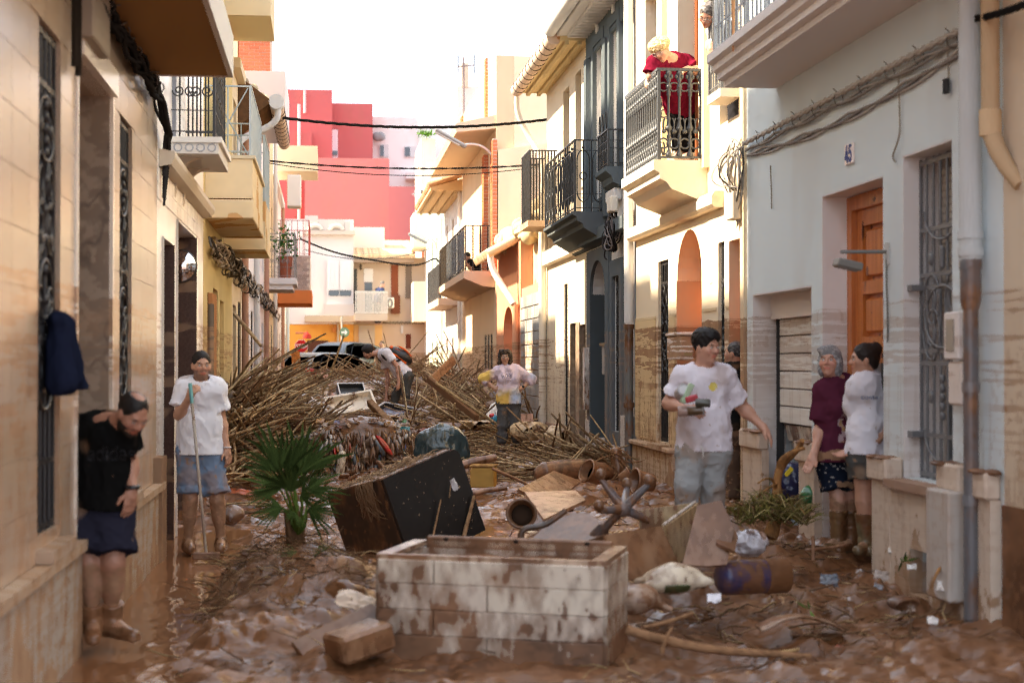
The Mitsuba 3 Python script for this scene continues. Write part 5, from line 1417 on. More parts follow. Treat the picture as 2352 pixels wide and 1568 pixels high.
# cable bundle on the pale blue house
k = thing('wall_cable_bundle', 'bundle of grey and white cables along the pale blue house', 'cables')
ya, yb = ry(2252), ry(1722)
zc = 3.62
for i, (col, r, o, z0) in enumerate((((0.50, 0.47, 0.43), 0.014, 0.05, 0.0), ((0.34, 0.32, 0.30), 0.012, 0.03, -0.06), ((0.28, 0.26, 0.24), 0.012, 0.035, -0.09), ((0.40, 0.37, 0.34), 0.010, 0.02, -0.12), ((0.24, 0.22, 0.21), 0.011, 0.02, -0.15), ((0.46, 0.43, 0.40), 0.009, 0.015, -0.17))):
    y = np.linspace(ya, yb, 70)
    dz = 0.6 * z0 - 0.03 * np.abs(np.sin((y - ya) * 2.6 + i)) * (i > 0) - 0.09 * (i > 2) * np.sin(np.pi * (y - ya) / (yb - ya))
    m = MB(col)
    if i == 0:
        ph = y * 42
        for s in range(3): wire(m, np.stack([XR - o - 0.016 * np.cos(ph + 2.1 * s), y, zc + 0.016 * np.sin(ph + 2.1 * s)], 1), 0.013)
    else: wire(m, np.stack([0 * y + XR - o, y, zc + dz], 1), r)
    add(uniq(k + '__cable'), m, 'm_plain')
for i in range(9):
    y = ya + (i + 0.6) * (yb - ya) / 9.5
    m = MB((0.10, 0.09, 0.08)); a = np.linspace(0, 2 * np.pi, 10, endpoint=False)
    m.tube([[XR - 0.035 - 0.035 * math.cos(u), y + 0.01 * math.sin(u), zc - 0.03 + 0.05 * math.sin(u)] for u in a], 0.004, 5, closed=True)
    m.tube([[XR - 0.05, y, zc + 0.02], [XR - 0.07, y + 0.02, zc + 0.05]], 0.004, 4)
    add(uniq(k + '__cable_clip'), m, 'm_plain')
for px, py0, py1, kk in ((2075, 170, 300, 0), (1778, 380, 480, 1), (2188, 90, 180, 2)):
    y = ry(px); z0, z1 = rz(px, py0), rz(px, py1)
    m = MB((0.30, 0.27, 0.22))
    wire(m, smooth_path([[XR - 0.03, y, z0], [XR - 0.02, y + 0.01, (z0 + z1) / 2], [XR - 0.02, y, z1]], 10), 0.006)
    if kk == 0:
        wire(m, smooth_path([[XR - 0.02, y, z1], [XR - 0.03, y + 0.05, z1 - 0.1], [XR - 0.02, y + 0.14, z1 - 0.15], [XR - 0.03, y + 0.06, z1 - 0.2]], 12), 0.007)
    if kk == 2:
        for s in (0, 1): m.tube([[XR - 0.03, y + 0.03 * s, z1], [XR - 0.03, y + 0.03 * s, z1 - 0.09]], 0.016, 6, (0.05, 0.05, 0.05))
    add(uniq(k + '__hanging_wire'), m, 'm_plain')
k = thing('cable_tangle', 'tangle of pale loose cables at the corner of the pale blue house', 'cables')
for i in range(24):
    y = ry(1708) + rng.uniform(-0.15, 0.2)
    p = [[XR - rng.uniform(0.02, 0.12), y + rng.uniform(-0.1, 0.1), 3.62 + rng.uniform(-0.1, 0.1)], [XR - rng.uniform(0.03, 0.18), y + rng.uniform(-0.2, 0.25), 3.35 + rng.uniform(-0.15, 0.15)],
         [XR - rng.uniform(0.02, 0.1), y + rng.uniform(-0.1, 0.1), 3.15 + rng.uniform(-0.1, 0.1)], [XR - 0.05, ry(1706) + rng.uniform(-0.05, 0.05), 2.95 + rng.uniform(-0.1, 0.1)]]
    add(uniq(k + '__cable'), wire(MB(A([0.5, 0.47, 0.42]) * rng.choice([0.15, 0.6, 1.0, 1.2])), smooth_path(p, 14), rng.uniform(0.005, 0.01)), 'm_plain')
k = thing('junction_box', 'cream junction box with a tangle of cables between the grey and cream houses', 'cables')
yj = ry(1437)
add(k + '__box', MB((0.70, 0.66, 0.58)).box(XR - 0.22, XR - 0.12, yj - 0.16, yj + 0.16, rz(1437, 488), rz(1437, 452), b=0.015), 'm_plain')
for i in range(26):
    c = A([XR - 0.15, ry(1430), rz(1430, 535)]) + rng.normal(0, 1, 3) * A([0.04, 0.12, 0.10])
    a0, r1 = rng.uniform(0, 6.28), rng.uniform(0.05, 0.14)
    add(uniq(k + '__cable'), wire(MB(A([0.05, 0.045, 0.045]) * rng.choice([0.5, 1, 4])), [c + A([0.03 * math.sin(2 * u), r1 * 1.4 * math.cos(u), r1 * math.sin(u) * 1.6]) for u in np.linspace(a0, a0 + 5, 16)], rng.uniform(0.006, 0.012)), 'm_plain')
for i in range(5):
    add(uniq(k + '__cable'), wire(MB(BLK), smooth_path([[XR - 0.12, yj + rng.uniform(-.1, .1), rz(1437, 488)], [XR - 0.16, yj + rng.uniform(-.15, .15), rz(1437, 520)], [XR - 0.1, ry(1430) + rng.uniform(-.1, .1), rz(1437, 575)]], 10), 0.009), 'm_plain')

m = MB(BLK); twist(m, at(2236, 44, 'x', XR - 0.06), at(2420, -20, 'x', XR - 0.5), 0.02, 0.012, 4)
one('overhead_cable', m, 'm_plain', 'black cable leaving the wall at the top right beside the downpipe', 'cable')
# left cable bundles
k = thing('wall_cable_bundle', 'black cable bundle under the brown balcony on the beige tiled house', 'cables')
for i in range(9):
    y = np.linspace(6.5, ly(346), 40)
    z = 3.74 + 0.035 * np.sin(y * 5 + i * 2) + rng.uniform(-0.07, 0.07)
    p = np.stack([XL + 0.03 + 0.02 * np.cos(y * 7 + i) + rng.uniform(0, 0.06) + 0 * y, y, z], 1)
    tail = smooth_path([p[-1], p[-1] + A([0.02, 0.35, -0.2]), [XL + 0.05 + 0.05 * rng.random(), ly(360) + 0.25 * rng.random(), 3.5], [XL + 0.04, ly(364), rng.uniform(2.9, 3.3)]], 14)
    add(uniq(k + '__cable'), wire(MB(A(BLK) * rng.uniform(0.7, 2.2)), np.vstack([p, tail[1:]]), rng.uniform(0.011, 0.019)), 'm_plain')
for i in range(22):
    y = rng.uniform(7, ly(346)); c = A([XL + 0.06, y, 3.76]); d = unit(rng.normal(0, 1, 3)) * 0.09
    add(uniq(k + '__cable_tie'), wire(MB(A([0.5, 0.45, 0.4]) * rng.uniform(0.1, 0.8)), smooth_path([c - d, c + A([0.05, 0, 0.03]), c + d], 8), 0.006), 'm_plain')
k = thing('cable_tangle', 'rope-like tangle of cables along the yellow and white houses on the left', 'cables')
for i in range(40):
    y0 = rng.uniform(19.2, 44); L = rng.uniform(2, 7)
    y = np.linspace(y0, min(y0 + L, 48), 22)
    z = 3.05 + 0.05 * rng.normal() + 0.09 * np.sin(y * rng.uniform(1.5, 5) + i) - 0.004 * (y - 19)
    add(uniq(k + '__cable'), wire(MB(A([0.30, 0.27, 0.24]) * rng.choice([0.1, 0.3, 1.0, 1.6])), np.stack([XL + 0.05 + 0.07 * rng.random() + 0.03 * np.sin(y * 6 + i), y, z], 1), rng.uniform(0.010, 0.02)), 'm_plain')
for i in range(46):
    y = rng.choice([20.6, 22.6, 24.6, 27, 29.5, 33, 37]) + rng.normal(0, 0.5); c = A([XL + 0.1, y, 3.0]); a0, r1 = rng.uniform(0, 6), rng.uniform(0.06, 0.2)
    add(uniq(k + '__loop'), wire(MB(A([0.33, 0.28, 0.22]) * rng.choice([0.12, 0.5, 1.0, 1.5])), [c + A([0.06 * math.sin(2 * u), r1 * math.cos(u) * 1.5, r1 * math.sin(u) - 0.05]) for u in np.linspace(a0, a0 + 4.5, 12)], rng.uniform(0.008, 0.014)), 'm_plain')


def street_lamp(label, root, tip, Y0, th, hl):
    k = thing('street_lamp', label, 'street lamp', 'wall street lamps over the street')
    r, t = A(root), A(tip)
    u = unit(t - r)
    add(k + '__arm', MB((0.62, 0.55, 0.5)).tube(smooth_path([r, r + u * 0.45 * np.linalg.norm(t - r) + A([0, 0, 0.22]), t], 16), 0.03, 8), 'm_plain')
    M = frame(t, u, unit(np.cross([0, 0, 1], u)), unit(np.cross(u, unit(np.cross([0, 0, 1], u)))))
    add(k + '__head', MB((0.30, 0.30, 0.30)).box(-0.1, hl, -0.11, 0.11, -0.03, th, b=0.03), 'm_plain', M)
    add(k + '__lens', MB((0.55, 0.55, 0.55)).box(0.05, hl - 0.04, -0.09, 0.09, -0.045, -0.031), 'm_gloss', M)


street_lamp('grey flat street lamp on a long curved arm before the brick house', at(1141, 378, 'y', 38.4), at(1062, 334, 'y', 38.4), 38, 0.05, 0.72)
street_lamp('white flat street lamp lower and farther, near the satellite dish', at(1003, 570, 'y', 58), at(975, 556, 'y', 58), 58, 0.06, 0.62)
m = MB((0.30, 0.24, 0.22)).tube([at(1065, 330, 'y', 97), at(1065, 132, 'y', 97)], 0.06, 6)
for px, h in ((1052, 20), (1089, 22)): m.tube([at(px, 147 - h, 'y', 97), at(px, 147 + h, 'y', 97)], 0.04, 5, (0.1, 0.1, 0.1))
m.tube([at(1050, 154, 'y', 97), at(1090, 150, 'y', 97)], 0.04, 5)
one('roof_aerial', m, 'm_plain', 'thin television aerial mast over the white roofs', 'aerial')
k = thing('satellite_dish', 'white satellite dish on the cream corner block', 'satellite dish')
c = at(969, 441, 'y', 60)
add(k + '__dish', MB((0.80, 0.78, 0.76)).lathe([(0.30 * q + 1e-4, 0.09 * q * q) for q in np.linspace(0, 1, 8)] + [(0.31, 0.09), (1e-4, -0.02)], c, (-0.75, -0.62, 0.15), 24), 'm_plain')
add(k + '__arm', MB((0.4, 0.4, 0.4)).tube([c, c + A([-0.36, -0.3, -0.12])], 0.02, 6), 'm_plain')
add(k + '__bracket', MB((0.4, 0.4, 0.4)).tube([c, c + A([0.25, 0.2, -0.2]), c + A([0.3, 0.2, 0.5])], 0.02, 6), 'm_plain')

# signs
k = thing('stop_sign', 'red octagonal stop sign behind the cane pile', 'road sign')
c = at(692, 795, 'y', 60)
a = np.linspace(0, 2 * np.pi, 8, endpoint=False) + np.pi / 8
for nm, r, t, col in (('rim', 0.245, 0.0, (0.75, 0.72, 0.70)), ('plate', 0.228, -0.012, (0.55, 0.03, 0.03))):
    add(k + '__' + nm, MB(col).prism([[(r * math.cos(u), r * math.sin(u)) for u in a]], 0.012, frame(c + A([0, t, 0]), [1, 0, 0], [0, 0, 1], [0, 1, 0])), 'm_plain')
tm = meshkit.text_mesh('STOP', 0.13, 0.01, True); tm.apply_translation([-tm.bounds[:, 0].mean(), -tm.bounds[:, 1].mean(), 0])
tm.apply_scale([0.40 / (tm.bounds[1, 0] - tm.bounds[0, 0]), 1.15, 1])
add(k + '__lettering', MB((0.8, 0.78, 0.76)).flat(tm.vertices @ A([[1, 0, 0], [0, 0, 1], [0, -1, 0]]) + c + A([0, -0.014, 0]), tm.faces), 'm_plain')
add(k + '__post', MB((0.4, 0.4, 0.4)).tube([[c[0], c[1] + 0.04, 0], [c[0], c[1] + 0.04, c[2] + 0.2]], 0.03, 8), 'm_plain')
k = thing('arrow_sign', 'round green sign with a white arrow on the orange corner', 'road sign')
c = at(791, 763, 'y', 65)
add(k + '__plate', MB((0.16, 0.25, 0.17)).lathe([(1e-3, 0), (0.19, 0), (0.19, 0.015), (1e-3, 0.015)], c, (0, -1, 0), 24), 'm_plain')
add(k + '__arrow', MB((0.8, 0.8, 0.78)).prism([[(-0.11, -0.035), (0.02, -0.035), (0.02, -0.10), (0.13, 0), (0.02, 0.10), (0.02, 0.035), (-0.11, 0.035)]], 0.006, frame(c + A([0, -0.022, 0]), [1, 0, 0], [0, 0, 1], [0, 1, 0])), 'm_plain')
add(k + '__post', MB((0.45, 0.42, 0.38)).tube([[c[0] - 0.1, 65.05, 0], [c[0] - 0.1, 65.05, c[2] + 0.6]], 0.035, 8), 'm_plain')
k = thing('wall_lamp_head', 'small red lamp above the stop sign', 'lamp')
c = at(705, 771, 'y', 61)
add(k + '__shade', MB((0.45, 0.05, 0.04)).lathe([(0.16, -0.1), (0.14, 0.03), (0.06, 0.1), (0.01, 0.16)], c, n=12), 'm_plain')
add(k + '__bracket', MB((0.3, 0.1, 0.08)).tube([c + A([0, 0, 0.1]), c + A([-0.4, 0.1, 0.1])], 0.03, 6), 'm_plain')


def car(label, loc, yaw, roll, col):
    """Hatchback 4 m long; local x forward, y left, z up."""
    k = thing('wrecked_car', label, 'car', 'wrecked cars at the end of the street')
    M = place(loc, ([0, 0, 1], yaw), ([0, 1, 0], roll))
    side = [(-1.95, 0.35), (-2.0, 0.75), (-1.93, 0.95), (-1.62, 1.38), (-1.2, 1.50), (-0.3, 1.52), (0.25, 1.42), (0.95, 1.0), (1.65, 0.88), (1.95, 0.7), (2.0, 0.4), (1.8, 0.25), (-1.8, 0.25)]
    def loft(out, wid, inset_z, c):
        v, f = [], []
        n = len(out)
        lays = [(-1.0, 0.94), (-0.86, 1.0), (0.86, 1.0), (1.0, 0.94)]
        for s, sc in lays:
            for x, z in out:
                tum = 1 - 0.24 * max(0, (z - inset_z)) / 0.6
                v.append([x * (0.985 if abs(s) == 1 else 1), s * wid * tum, 0.25 + (z - 0.25) * (0.97 if abs(s) == 1 else 1)])
        for l in range(len(lays) - 1):
            for i in range(n):
                j = (i + 1) % n
                f.append([l * n + i, l * n + j, (l + 1) * n + j, (l + 1) * n + i])
        mb = MB(c)
        mb.raw(v, f)
        for l in (0, len(lays) - 1):
            m_ = m3.CrossSection([A(out)], m3.FillRule.EvenOdd).extrude(0.001).to_mesh()
            vv = np.asarray(m_.vert_properties)[:, :3]; 
            w3 = [[x * 0.985, lays[l][0] * wid * (1 - 0.24 * max(0, (z - inset_z)) / 0.6), 0.25 + (z - 0.25) * 0.97] for x, z, _ in vv]
            mb.raw(w3, np.asarray(m_.tri_verts))
        return mb
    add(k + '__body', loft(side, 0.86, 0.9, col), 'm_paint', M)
    for s in (-1, 1):
        for poly in ([(-1.5, 0.98), (-1.3, 1.34), (-0.75, 1.42), (-0.75, 0.98)], [(-0.68, 0.98), (-0.68, 1.42), (-0.25, 1.42), (0.2, 1.32), (0.62, 1.0)]):
            v = [[x, s * (0.865 * (1 - 0.24 * (z - 0.9) / 0.6) + 0.006), z] for x, z in poly]
            w = [[x, s * (0.86 * (1 - 0.24 * (z - 0.9) / 0.6) - 0.02), z] for x, z in poly]
            n = len(poly)
            put(k, 'side_window', MB().flat(v + w, [[i, (i + 1) % n, n + (i + 1) % n] for i in range(n)] + [[i, n + (i + 1) % n, n + i] for i in range(n)] + [[0, i, i + 1] for i in range(1, n - 1)]), 'm_glass', M=M)
        put(k, 'tail_light', MB((0.42, 0.015, 0.02)).box(-1.97, -1.6, s * 0.60, s * 0.845, 0.80, 0.98, b=0.03), 'm_gloss', M=M)
        for x in (-1.2, 1.25):
            wq = put(k, 'wheel', MB((0.02, 0.02, 0.02)).lathe([(0.2, -0.1), (0.31, -0.1), (0.32, 0.0), (0.31, 0.1), (0.2, 0.1)], [x, s * 0.76, 0.3], (0, 1, 0), 20), 'm_plain', M=M)
            put(wq, 'rim', MB((0.35, 0.35, 0.36)).lathe([(0.001, -0.08), (0.2, -0.09), (0.2, 0.09), (0.001, 0.08)], [x, s * 0.76, 0.3], (0, 1, 0), 12), 'm_iron', M=M)
    put(k, 'rear_window', MB().flat([[-1.945, -0.6, 0.99], [-1.945, 0.6, 0.99], [-1.66, 0.52, 1.34], [-1.66, -0.52, 1.34], [-1.90, -0.6, 0.97], [-1.90, 0.6, 0.97], [-1.62, 0.52, 1.32], [-1.62, -0.52, 1.32]],
                                   [[0, 1, 2, 3], [4, 5, 6, 7], [0, 1, 5, 4], [2, 3, 7, 6], [1, 2, 6, 5], [0, 3, 7, 4]]), 'm_glass', M=M)
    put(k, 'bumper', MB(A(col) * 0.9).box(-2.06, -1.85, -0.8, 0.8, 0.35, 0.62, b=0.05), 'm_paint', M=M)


car('silver grey hatchback half buried in canes before the stop sign', [0.45, 54.5, 0.42], 38, 2, (0.24, 0.26, 0.28))
car('dark blue grey hatchback tilted up behind the silver car', [1.25, 60.0, 0.78], 46, 4, (0.085, 0.10, 0.125))  # body colour shifted to grey-blue to stand for distance haze
one('orange_board', MB((0.50, 0.20, 0.06)).box(0, 0.26, 0, 0.03, 0, 0.55), 'm_timber', 'orange board leaning beside the silver car', 'board', M=place(at(672, 848, 'y', 50), ([0, 0, 1], 20), ([1, 0, 0], -12)))

# ------------------------------------------------------------------ canes and drift
CANE_N = 0
canes = []
def cane(p, d, L, r, col, bend=0.0):
    d = unit(d)
    m = A(p, float) + d * L / 2
    if (18.0 < m[1] < 24.6 and -0.6 < m[0] < 1.1) or (22.2 < m[1] < 26.8 and 2.3 < m[0] < 3.3 and rng.random() < 0.9) or (30 < m[1] < 34.2 and 0.0 < m[0] < 1.9 and rng.random() < 0.6): return
    q = unit(np.cross(d, rng.normal(0, 1, 3))) * bend * L
    canes.append((A(p, float), d, L, r, A(col), q))


def gz(x, y): return float(ground_z(A([x]), A([y]), False)[0])
STRAW = [(0.42, 0.30, 0.17), (0.34, 0.235, 0.135), (0.48, 0.37, 0.23), (0.25, 0.165, 0.095), (0.17, 0.115, 0.07), (0.40, 0.32, 0.20), (0.29, 0.215, 0.135)]
def strew(n, xr, yr, lift, L, r, tilt=0.25, ang=None):
    xs_ = rng.uniform(*xr, n); ys_ = rng.uniform(*yr, n)
    zs_ = ground_z(xs_, ys_, False)
    for q, (x, y, z) in enumerate(zip(xs_, ys_, zs_)):
        if q % 9 == 0:
            h0, t0, l0, x0, y0 = rng.uniform(0, np.pi), rng.normal(0, tilt * 1.1), rng.uniform(0, lift * 1.6), x, y
        elif q % 9 < 7 and lift > 0.07:
            x = min(max(x0 + rng.normal(0, 0.18), xr[0]), xr[1]); y = y0 + rng.normal(0, 0.3); z = gz(x, y)
        th = h0 + rng.normal(0, 0.4) if q % 9 < 7 else rng.uniform(0, np.pi)
        d = A([math.cos(th), math.sin(th), t0 + rng.normal(0, tilt * 0.6)])
        l = rng.uniform(*L)
        p = A([x, y, z + (l0 if q % 9 < 7 else 0) * 0.6 + rng.uniform(0.0, lift) * 0.6])
        if d[2] < 0: d = -d
        e = p + d * l
        if e[0] < XL + 0.06 or e[0] > XR - 0.06 or p[0] < XL + 0.06: d = d * A([-1, 1, 1]); e = p + d * l
        if e[0] < XL + 0.06 or e[0] > XR - 0.06: d = d * A([0.15, 1, 1])
        cane(p, d, l, rng.uniform(*r), A(STRAW[int(rng.integers(len(STRAW)))]) * rng.uniform(0.75, 1.25), rng.uniform(0, 0.06))


strew(800, (XL + 0.05, -0.45), (20.6, 27.0), 0.25, (0.3, 1.3), (0.008, 0.020), 0.34)
strew(160, (XL + 0.05, -0.6), (20.0, 23.6), 0.35, (0.7, 1.7), (0.010, 0.022), 0.22)
strew(330, (-1.2, 1.6), (26.5, 34), 0.10, (0.2, 0.9), (0.008, 0.016), 0.18)
strew(800, (1.5, 3.7), (29, 42), 0.18, (0.3, 1.3), (0.009, 0.018), 0.34)
strew(900, (1.15, 3.7), (21.5, 29), 0.08, (0.2, 1.0), (0.007, 0.016), 0.12)
strew(260, (1.4, 3.6), (20.3, 23.5), 0.06, (0.3, 1.0), (0.007, 0.014), 0.05)
strew(600, (-1.2, 3.6), (34, 54), 0.16, (0.4, 1.5), (0.010, 0.020), 0.22)
strew(140, (2.7, 3.7), (19.5, 22.5), 0.25, (0.4, 1.0), (0.008, 0.016), 0.35)
strew(50, (-1.3, 1.2), (17, 21), 0.05, (0.2, 0.8), (0.006, 0.012), 0.05)
strew(26, (XL + 0.1, 3.6), (30, 48), 0.3, (0.8, 1.6), (0.009, 0.016), 1.0)
for (p0, p1, Y, r) in (((530, 712), (600, 795), 26, 0.03), ((598, 812), (565, 845), 25, 0.02), ((565, 858), (645, 828), 24, 0.022), ((740, 905), (790, 770), 30, 0.02), ((618, 842), (592, 905), 22.5, 0.016), ((480, 1100), (600, 1030), 19, 0.02),
                       ((455, 1120), (530, 1075), 17.5, 0.02), ((1000, 878), (1200, 1010), 27.5, 0.028), ((960, 905), (1080, 985), 29, 0.02), ((1150, 1010), (1235, 985), 25.5, 0.016), ((1040, 1000), (1045, 925), 29, 0.02), ((1245, 1035), (1330, 985), 22.5, 0.016)):
    a, b = at(*p0, 'y', Y), at(*p1, 'y', Y - 0.3)
    cane(a, b - a, float(np.linalg.norm(b - a)), r, A(STRAW[int(rng.integers(3))]), 0.01)


def cane_mesh(mb, c, n=5):
    p, d, L, r, col, q = c
    t = np.linspace(0, 1, 4)
    mb.tube(p + d * L * t[:, None] + q * (4 * t * (1 - t))[:, None], [r, r, r * 0.95, r * 0.8], n, col)


def shown(c):
    m = c[0] + c[1] * c[2] / 2
    return c[2] * c[3] ** 0.5 / m[1]


order = sorted(range(len(canes)), key=lambda i: -shown(canes[i]))
LAB = {1: 'broken straw coloured cane lying in the flood debris'}
for i in order[:300]:
    mb = MB(); cane_mesh(mb, canes[i], 6)
    x_, y_, z_ = canes[i][0]; tone_ = 'pale straw coloured' if canes[i][4][0] > 0.40 else 'brown' if canes[i][4][0] > 0.25 else 'dark muddy'
    where = 'in the heap along the left wall' if x_ < -0.2 else 'under and before the woman in the hoodie' if y_ < 29 and x_ > 1.0 else 'in the far right heap' if x_ > 1.3 else 'in the middle of the pile'
    one('broken_cane', mb, 'm_timber', f'{tone_} broken cane lying {where}', 'cane', f'{tone_} broken canes lying {where}')
mb = MB()
for i in order[300:]: cane_mesh(mb, canes[i])
one('cane_debris', mb, 'm_timber', 'mat of broken canes and reeds heaped across the street', 'canes', kind='stuff')
for i in range(70):
    zone = i % 3
    x, y = [(rng.uniform(-1.2, -0.3), rng.uniform(21, 28)), (rng.uniform(-0.8, 1.6), rng.uniform(30, 46)), (rng.uniform(1.4, 3.5), rng.uniform(28.5, 40))][zone]
    L, w = rng.uniform(0.15, 0.6), rng.uniform(0.03, 0.11)
    col_ = [(0.20, 0.115, 0.065), (0.36, 0.24, 0.14), (0.13, 0.08, 0.05), (0.46, 0.38, 0.30), (0.42, 0.28, 0.22)][int(rng.integers(5))]
    one('broken_plank', MB(col_).box(-L, L, -w, w, -0.012, 0.012, b=0.004), 'm_muddy', 'broken plank caught ' + ['in the left cane heap', 'in the middle of the far pile', 'in the right cane heap'][zone], 'plank', 'broken planks ' + ['in the left heap', 'in the far pile', 'in the right heap'][zone],
        M=place([x, y, gz(x, y) + rng.uniform(0.03, 0.25)], ([0, 0, 1], rng.uniform(0, 180)), ([0, 1, 0], rng.normal(0, 22)), ([1, 0, 0], rng.normal(0, 35))), mud=0.45)
# short twigs, chips, roots and leaf litter over pile and mud
mb = MB()
def twigs(n, xr, yr, L, r, lift=0.02, pal=((0.14, 0.075, 0.04), (0.22, 0.13, 0.07), (0.34, 0.23, 0.12), (0.10, 0.06, 0.035))):
    xs_ = rng.uniform(*xr, n); ys_ = rng.uniform(*yr, n); zs_ = ground_z(xs_, ys_)
    for x, y, z in zip(xs_, ys_, zs_):
        th = rng.uniform(0, 6.28); l = rng.uniform(*L); d = A([math.cos(th), math.sin(th), rng.normal(0.05, 0.25)]) * l
        p = A([x, y, z + rng.uniform(0, lift)]); b = rng.normal(0, 0.15, 3) * l
        mb.tube([p, p + d * 0.5 + b * 0.5, p + d], [rng.uniform(*r), rng.uniform(*r), r[0] * 0.6], 4, A(pal[int(rng.integers(len(pal)))]) * rng.uniform(0.7, 1.3))


twigs(1500, (-1.3, 3.7), (22, 40), (0.08, 0.4), (0.004, 0.010), 0.25)
twigs(700, (-0.8, 3.7), (8.5, 20), (0.04, 0.25), (0.0025, 0.006), 0.02)
twigs(260, (2.2, 3.7), (9, 13), (0.05, 0.3), (0.003, 0.007), 0.02)
twigs(500, (-0.9, 0.5), (10.6, 12.4), (0.06, 0.3), (0.002, 0.005), 0.05)
one('twig_litter', mb, 'm_timber', 'twigs and root fibres scattered in the mud', 'twigs', kind='stuff')
mb = MB()
for i in range(640):
    if i < 520: x, y, s_ = rng.uniform(-1.3, 3.7), rng.uniform(21, 40), rng.uniform(0.03, 0.13)
    else: x, y, s_ = rng.uniform(-0.8, 3.7), rng.uniform(9.5, 21), rng.uniform(0.012, 0.035)
    z = gz(x, y)
    mb.box(-s_, s_, -s_ * rng.uniform(0.3, 1), s_ * rng.uniform(0.3, 1), -s_ * 0.3, s_ * rng.uniform(0.05, 0.5), A([(0.30, 0.20, 0.13), (0.16, 0.09, 0.05), (0.42, 0.34, 0.26), (0.24, 0.14, 0.09)][int(rng.integers(4))]) * rng.uniform(0.6, 1.3),
           place([x, y, z + rng.uniform(0, 0.10 if y > 21 else 0.01)], ([rng.normal(), rng.normal(), rng.normal()], rng.uniform(0, 90))), b=s_ * 0.15)
one('rubble_litter', mb, 'm_muddy', 'lumps of rubble, clods and wood chips in the mud', 'rubble', kind='stuff', mud=1.0)


def sheet(name, label, cat, c, size, normal, col, bsdf='m_muddy', crumple=0.12, n=14, mud=0.3, curl=0.0, group=None, th=0.004, seed=None):
    """A crumpled thin sheet with thickness."""
    sd = int(rng.integers(1000)) if seed is None else seed
    u, v = np.meshgrid(np.linspace(-1, 1, n), np.linspace(-1, 1, n), indexing='ij')
    w = unit(normal); a = unit(np.cross(w, [0.3, 1, 0.2])); b = np.cross(w, a)
    P = np.stack([u, v, 0 * u], -1).reshape(-1, 3)
    edge = 1 - 0.18 * meshkit.noise(P * 3 + sd, 4)
    h = (meshkit.fbm(P * 1.6 + sd, 3, sd) - 0.5) * crumple * 2 + curl * (P[:, 0] ** 2)
    X = A(c) + (P[:, :1] * size[0] * edge[:, None]) * a + (P[:, 1:2] * size[1] * edge[:, None]) * b + (h * max(size))[:, None] * w
    i, j = [k.ravel() for k in np.meshgrid(np.arange(n - 1), np.arange(n - 1), indexing='ij')]
    f = np.stack([i * n + j, (i + 1) * n + j, (i + 1) * n + j + 1, i * n + j + 1], 1)
    N = n * n
    ring = np.r_[np.arange(0, n), np.arange(2 * n - 1, N, n), np.arange(N - 2, N - n - 1, -1), np.arange(N - 2 * n, 0, -n)]
    r2 = np.roll(ring, -1)
    Fq = np.vstack([f, f[:, ::-1] + N, np.stack([ring, r2, r2 + N, ring + N], 1)])
    return one(name, MB(col).raw(np.vstack([X, X - w * th]), Fq, sheet=True), bsdf, label, cat, group, mud=mud)


# ------------------------------------------------------------------ the big wreckage in front
# white sided chest (tub) with courses
FW_, FD_, FH_ = 1.26, 0.78, 0.575
Mf = place(at(1387, 1530, 'y', 8.95) * A([1, 1, 0]) + A([0, 0, -0.01]), ([0, 0, 1], -18.5), ([0, 1, 0], 0.6))
Mf = Mf @ place([-FW_, 0, 0])
k = thing('white_chest', 'muddy white ribbed chest lying open in the brown water', 'chest')
CH = (0.60, 0.52, 0.43)
m = MB((0.50, 0.42, 0.34))
m.prism([rect(0.012, FW_ - 0.012, 0.012, FD_ - 0.012), rect(0.06, FW_ - 0.06, 0.06, FD_ - 0.06)], FH_ - 0.04, frame([0, 0, 0], [1, 0, 0], [0, 1, 0], [0, 0, 1]))
m.box(0.06, FW_ - 0.06, 0.06, FD_ - 0.06, 0.0, 0.3)
add(k + '__body', m, 'm_muddy', Mf, mud=0.5)
rows = [(0.0, 0.14), (0.14, 0.28), (0.28, 0.42), (0.42, 0.55)]
for i, (a, b) in enumerate(rows):
    mud = (0.95, 0.58, 0.34, 0.27)[i]
    cuts = [0, 0.62 - 0.3 * (i % 2), FW_]
    for c0, c1 in zip(cuts[:-1], cuts[1:]):
        put(k, 'front_panel', MB(A(CH) * rng.uniform(0.96, 1.05)).box(c0 + 0.003, c1 - 0.003, -0.012, 0.0115, a + 0.0012, b - 0.0012, b=0.005), 'm_muddy', M=Mf, mud=mud)
    cs = [0.012, 0.25 + 0.2 * (i % 2), FD_ - 0.012]
    for c0, c1 in zip(cs[:-1], cs[1:]):
        put(k, 'side_panel', MB(A(CH)).box(FW_ - 0.0115, FW_ + 0.014, c0 + 0.004, c1 - 0.004, a + 0.0012, b - 0.0012, b=0.005), 'm_muddy', M=Mf, mud=mud + 0.05)
        put(k, 'side_panel', MB(A(CH)).box(-0.014, 0.0115, c0 + 0.004, c1 - 0.004, a + 0.0012, b - 0.0012, b=0.005), 'm_muddy', M=Mf, mud=mud)
m = MB((0.52, 0.40, 0.29)); m.prism([rect(-0.005, FW_ + 0.005, -0.004, FD_), rect(0.075, FW_ - 0.075, 0.03, FD_ - 0.06)], 0.028, frame([0, 0, FH_ - 0.027], [1, 0, 0], [0, 1, 0], [0, 0, 1]))
put(k, 'rim', m, 'm_muddy', M=Mf, mud=0.62)
mm_ = MB((0.2, 0.1, 0.05)); gv, gf = grid_mesh(np.linspace(0.076, FW_ - 0.076, 30), np.linspace(0.03, FD_ - 0.06, 18), lambda x, y: FH_ - 0.075 + 0.05 * (meshkit.fbm(np.stack([x, y, 0 * x], -1) * 7, 3, 2) - 0.5))
put(k, 'mud_filling', mm_.raw(gv, gf, sheet=True), 'm_ground', M=Mf)
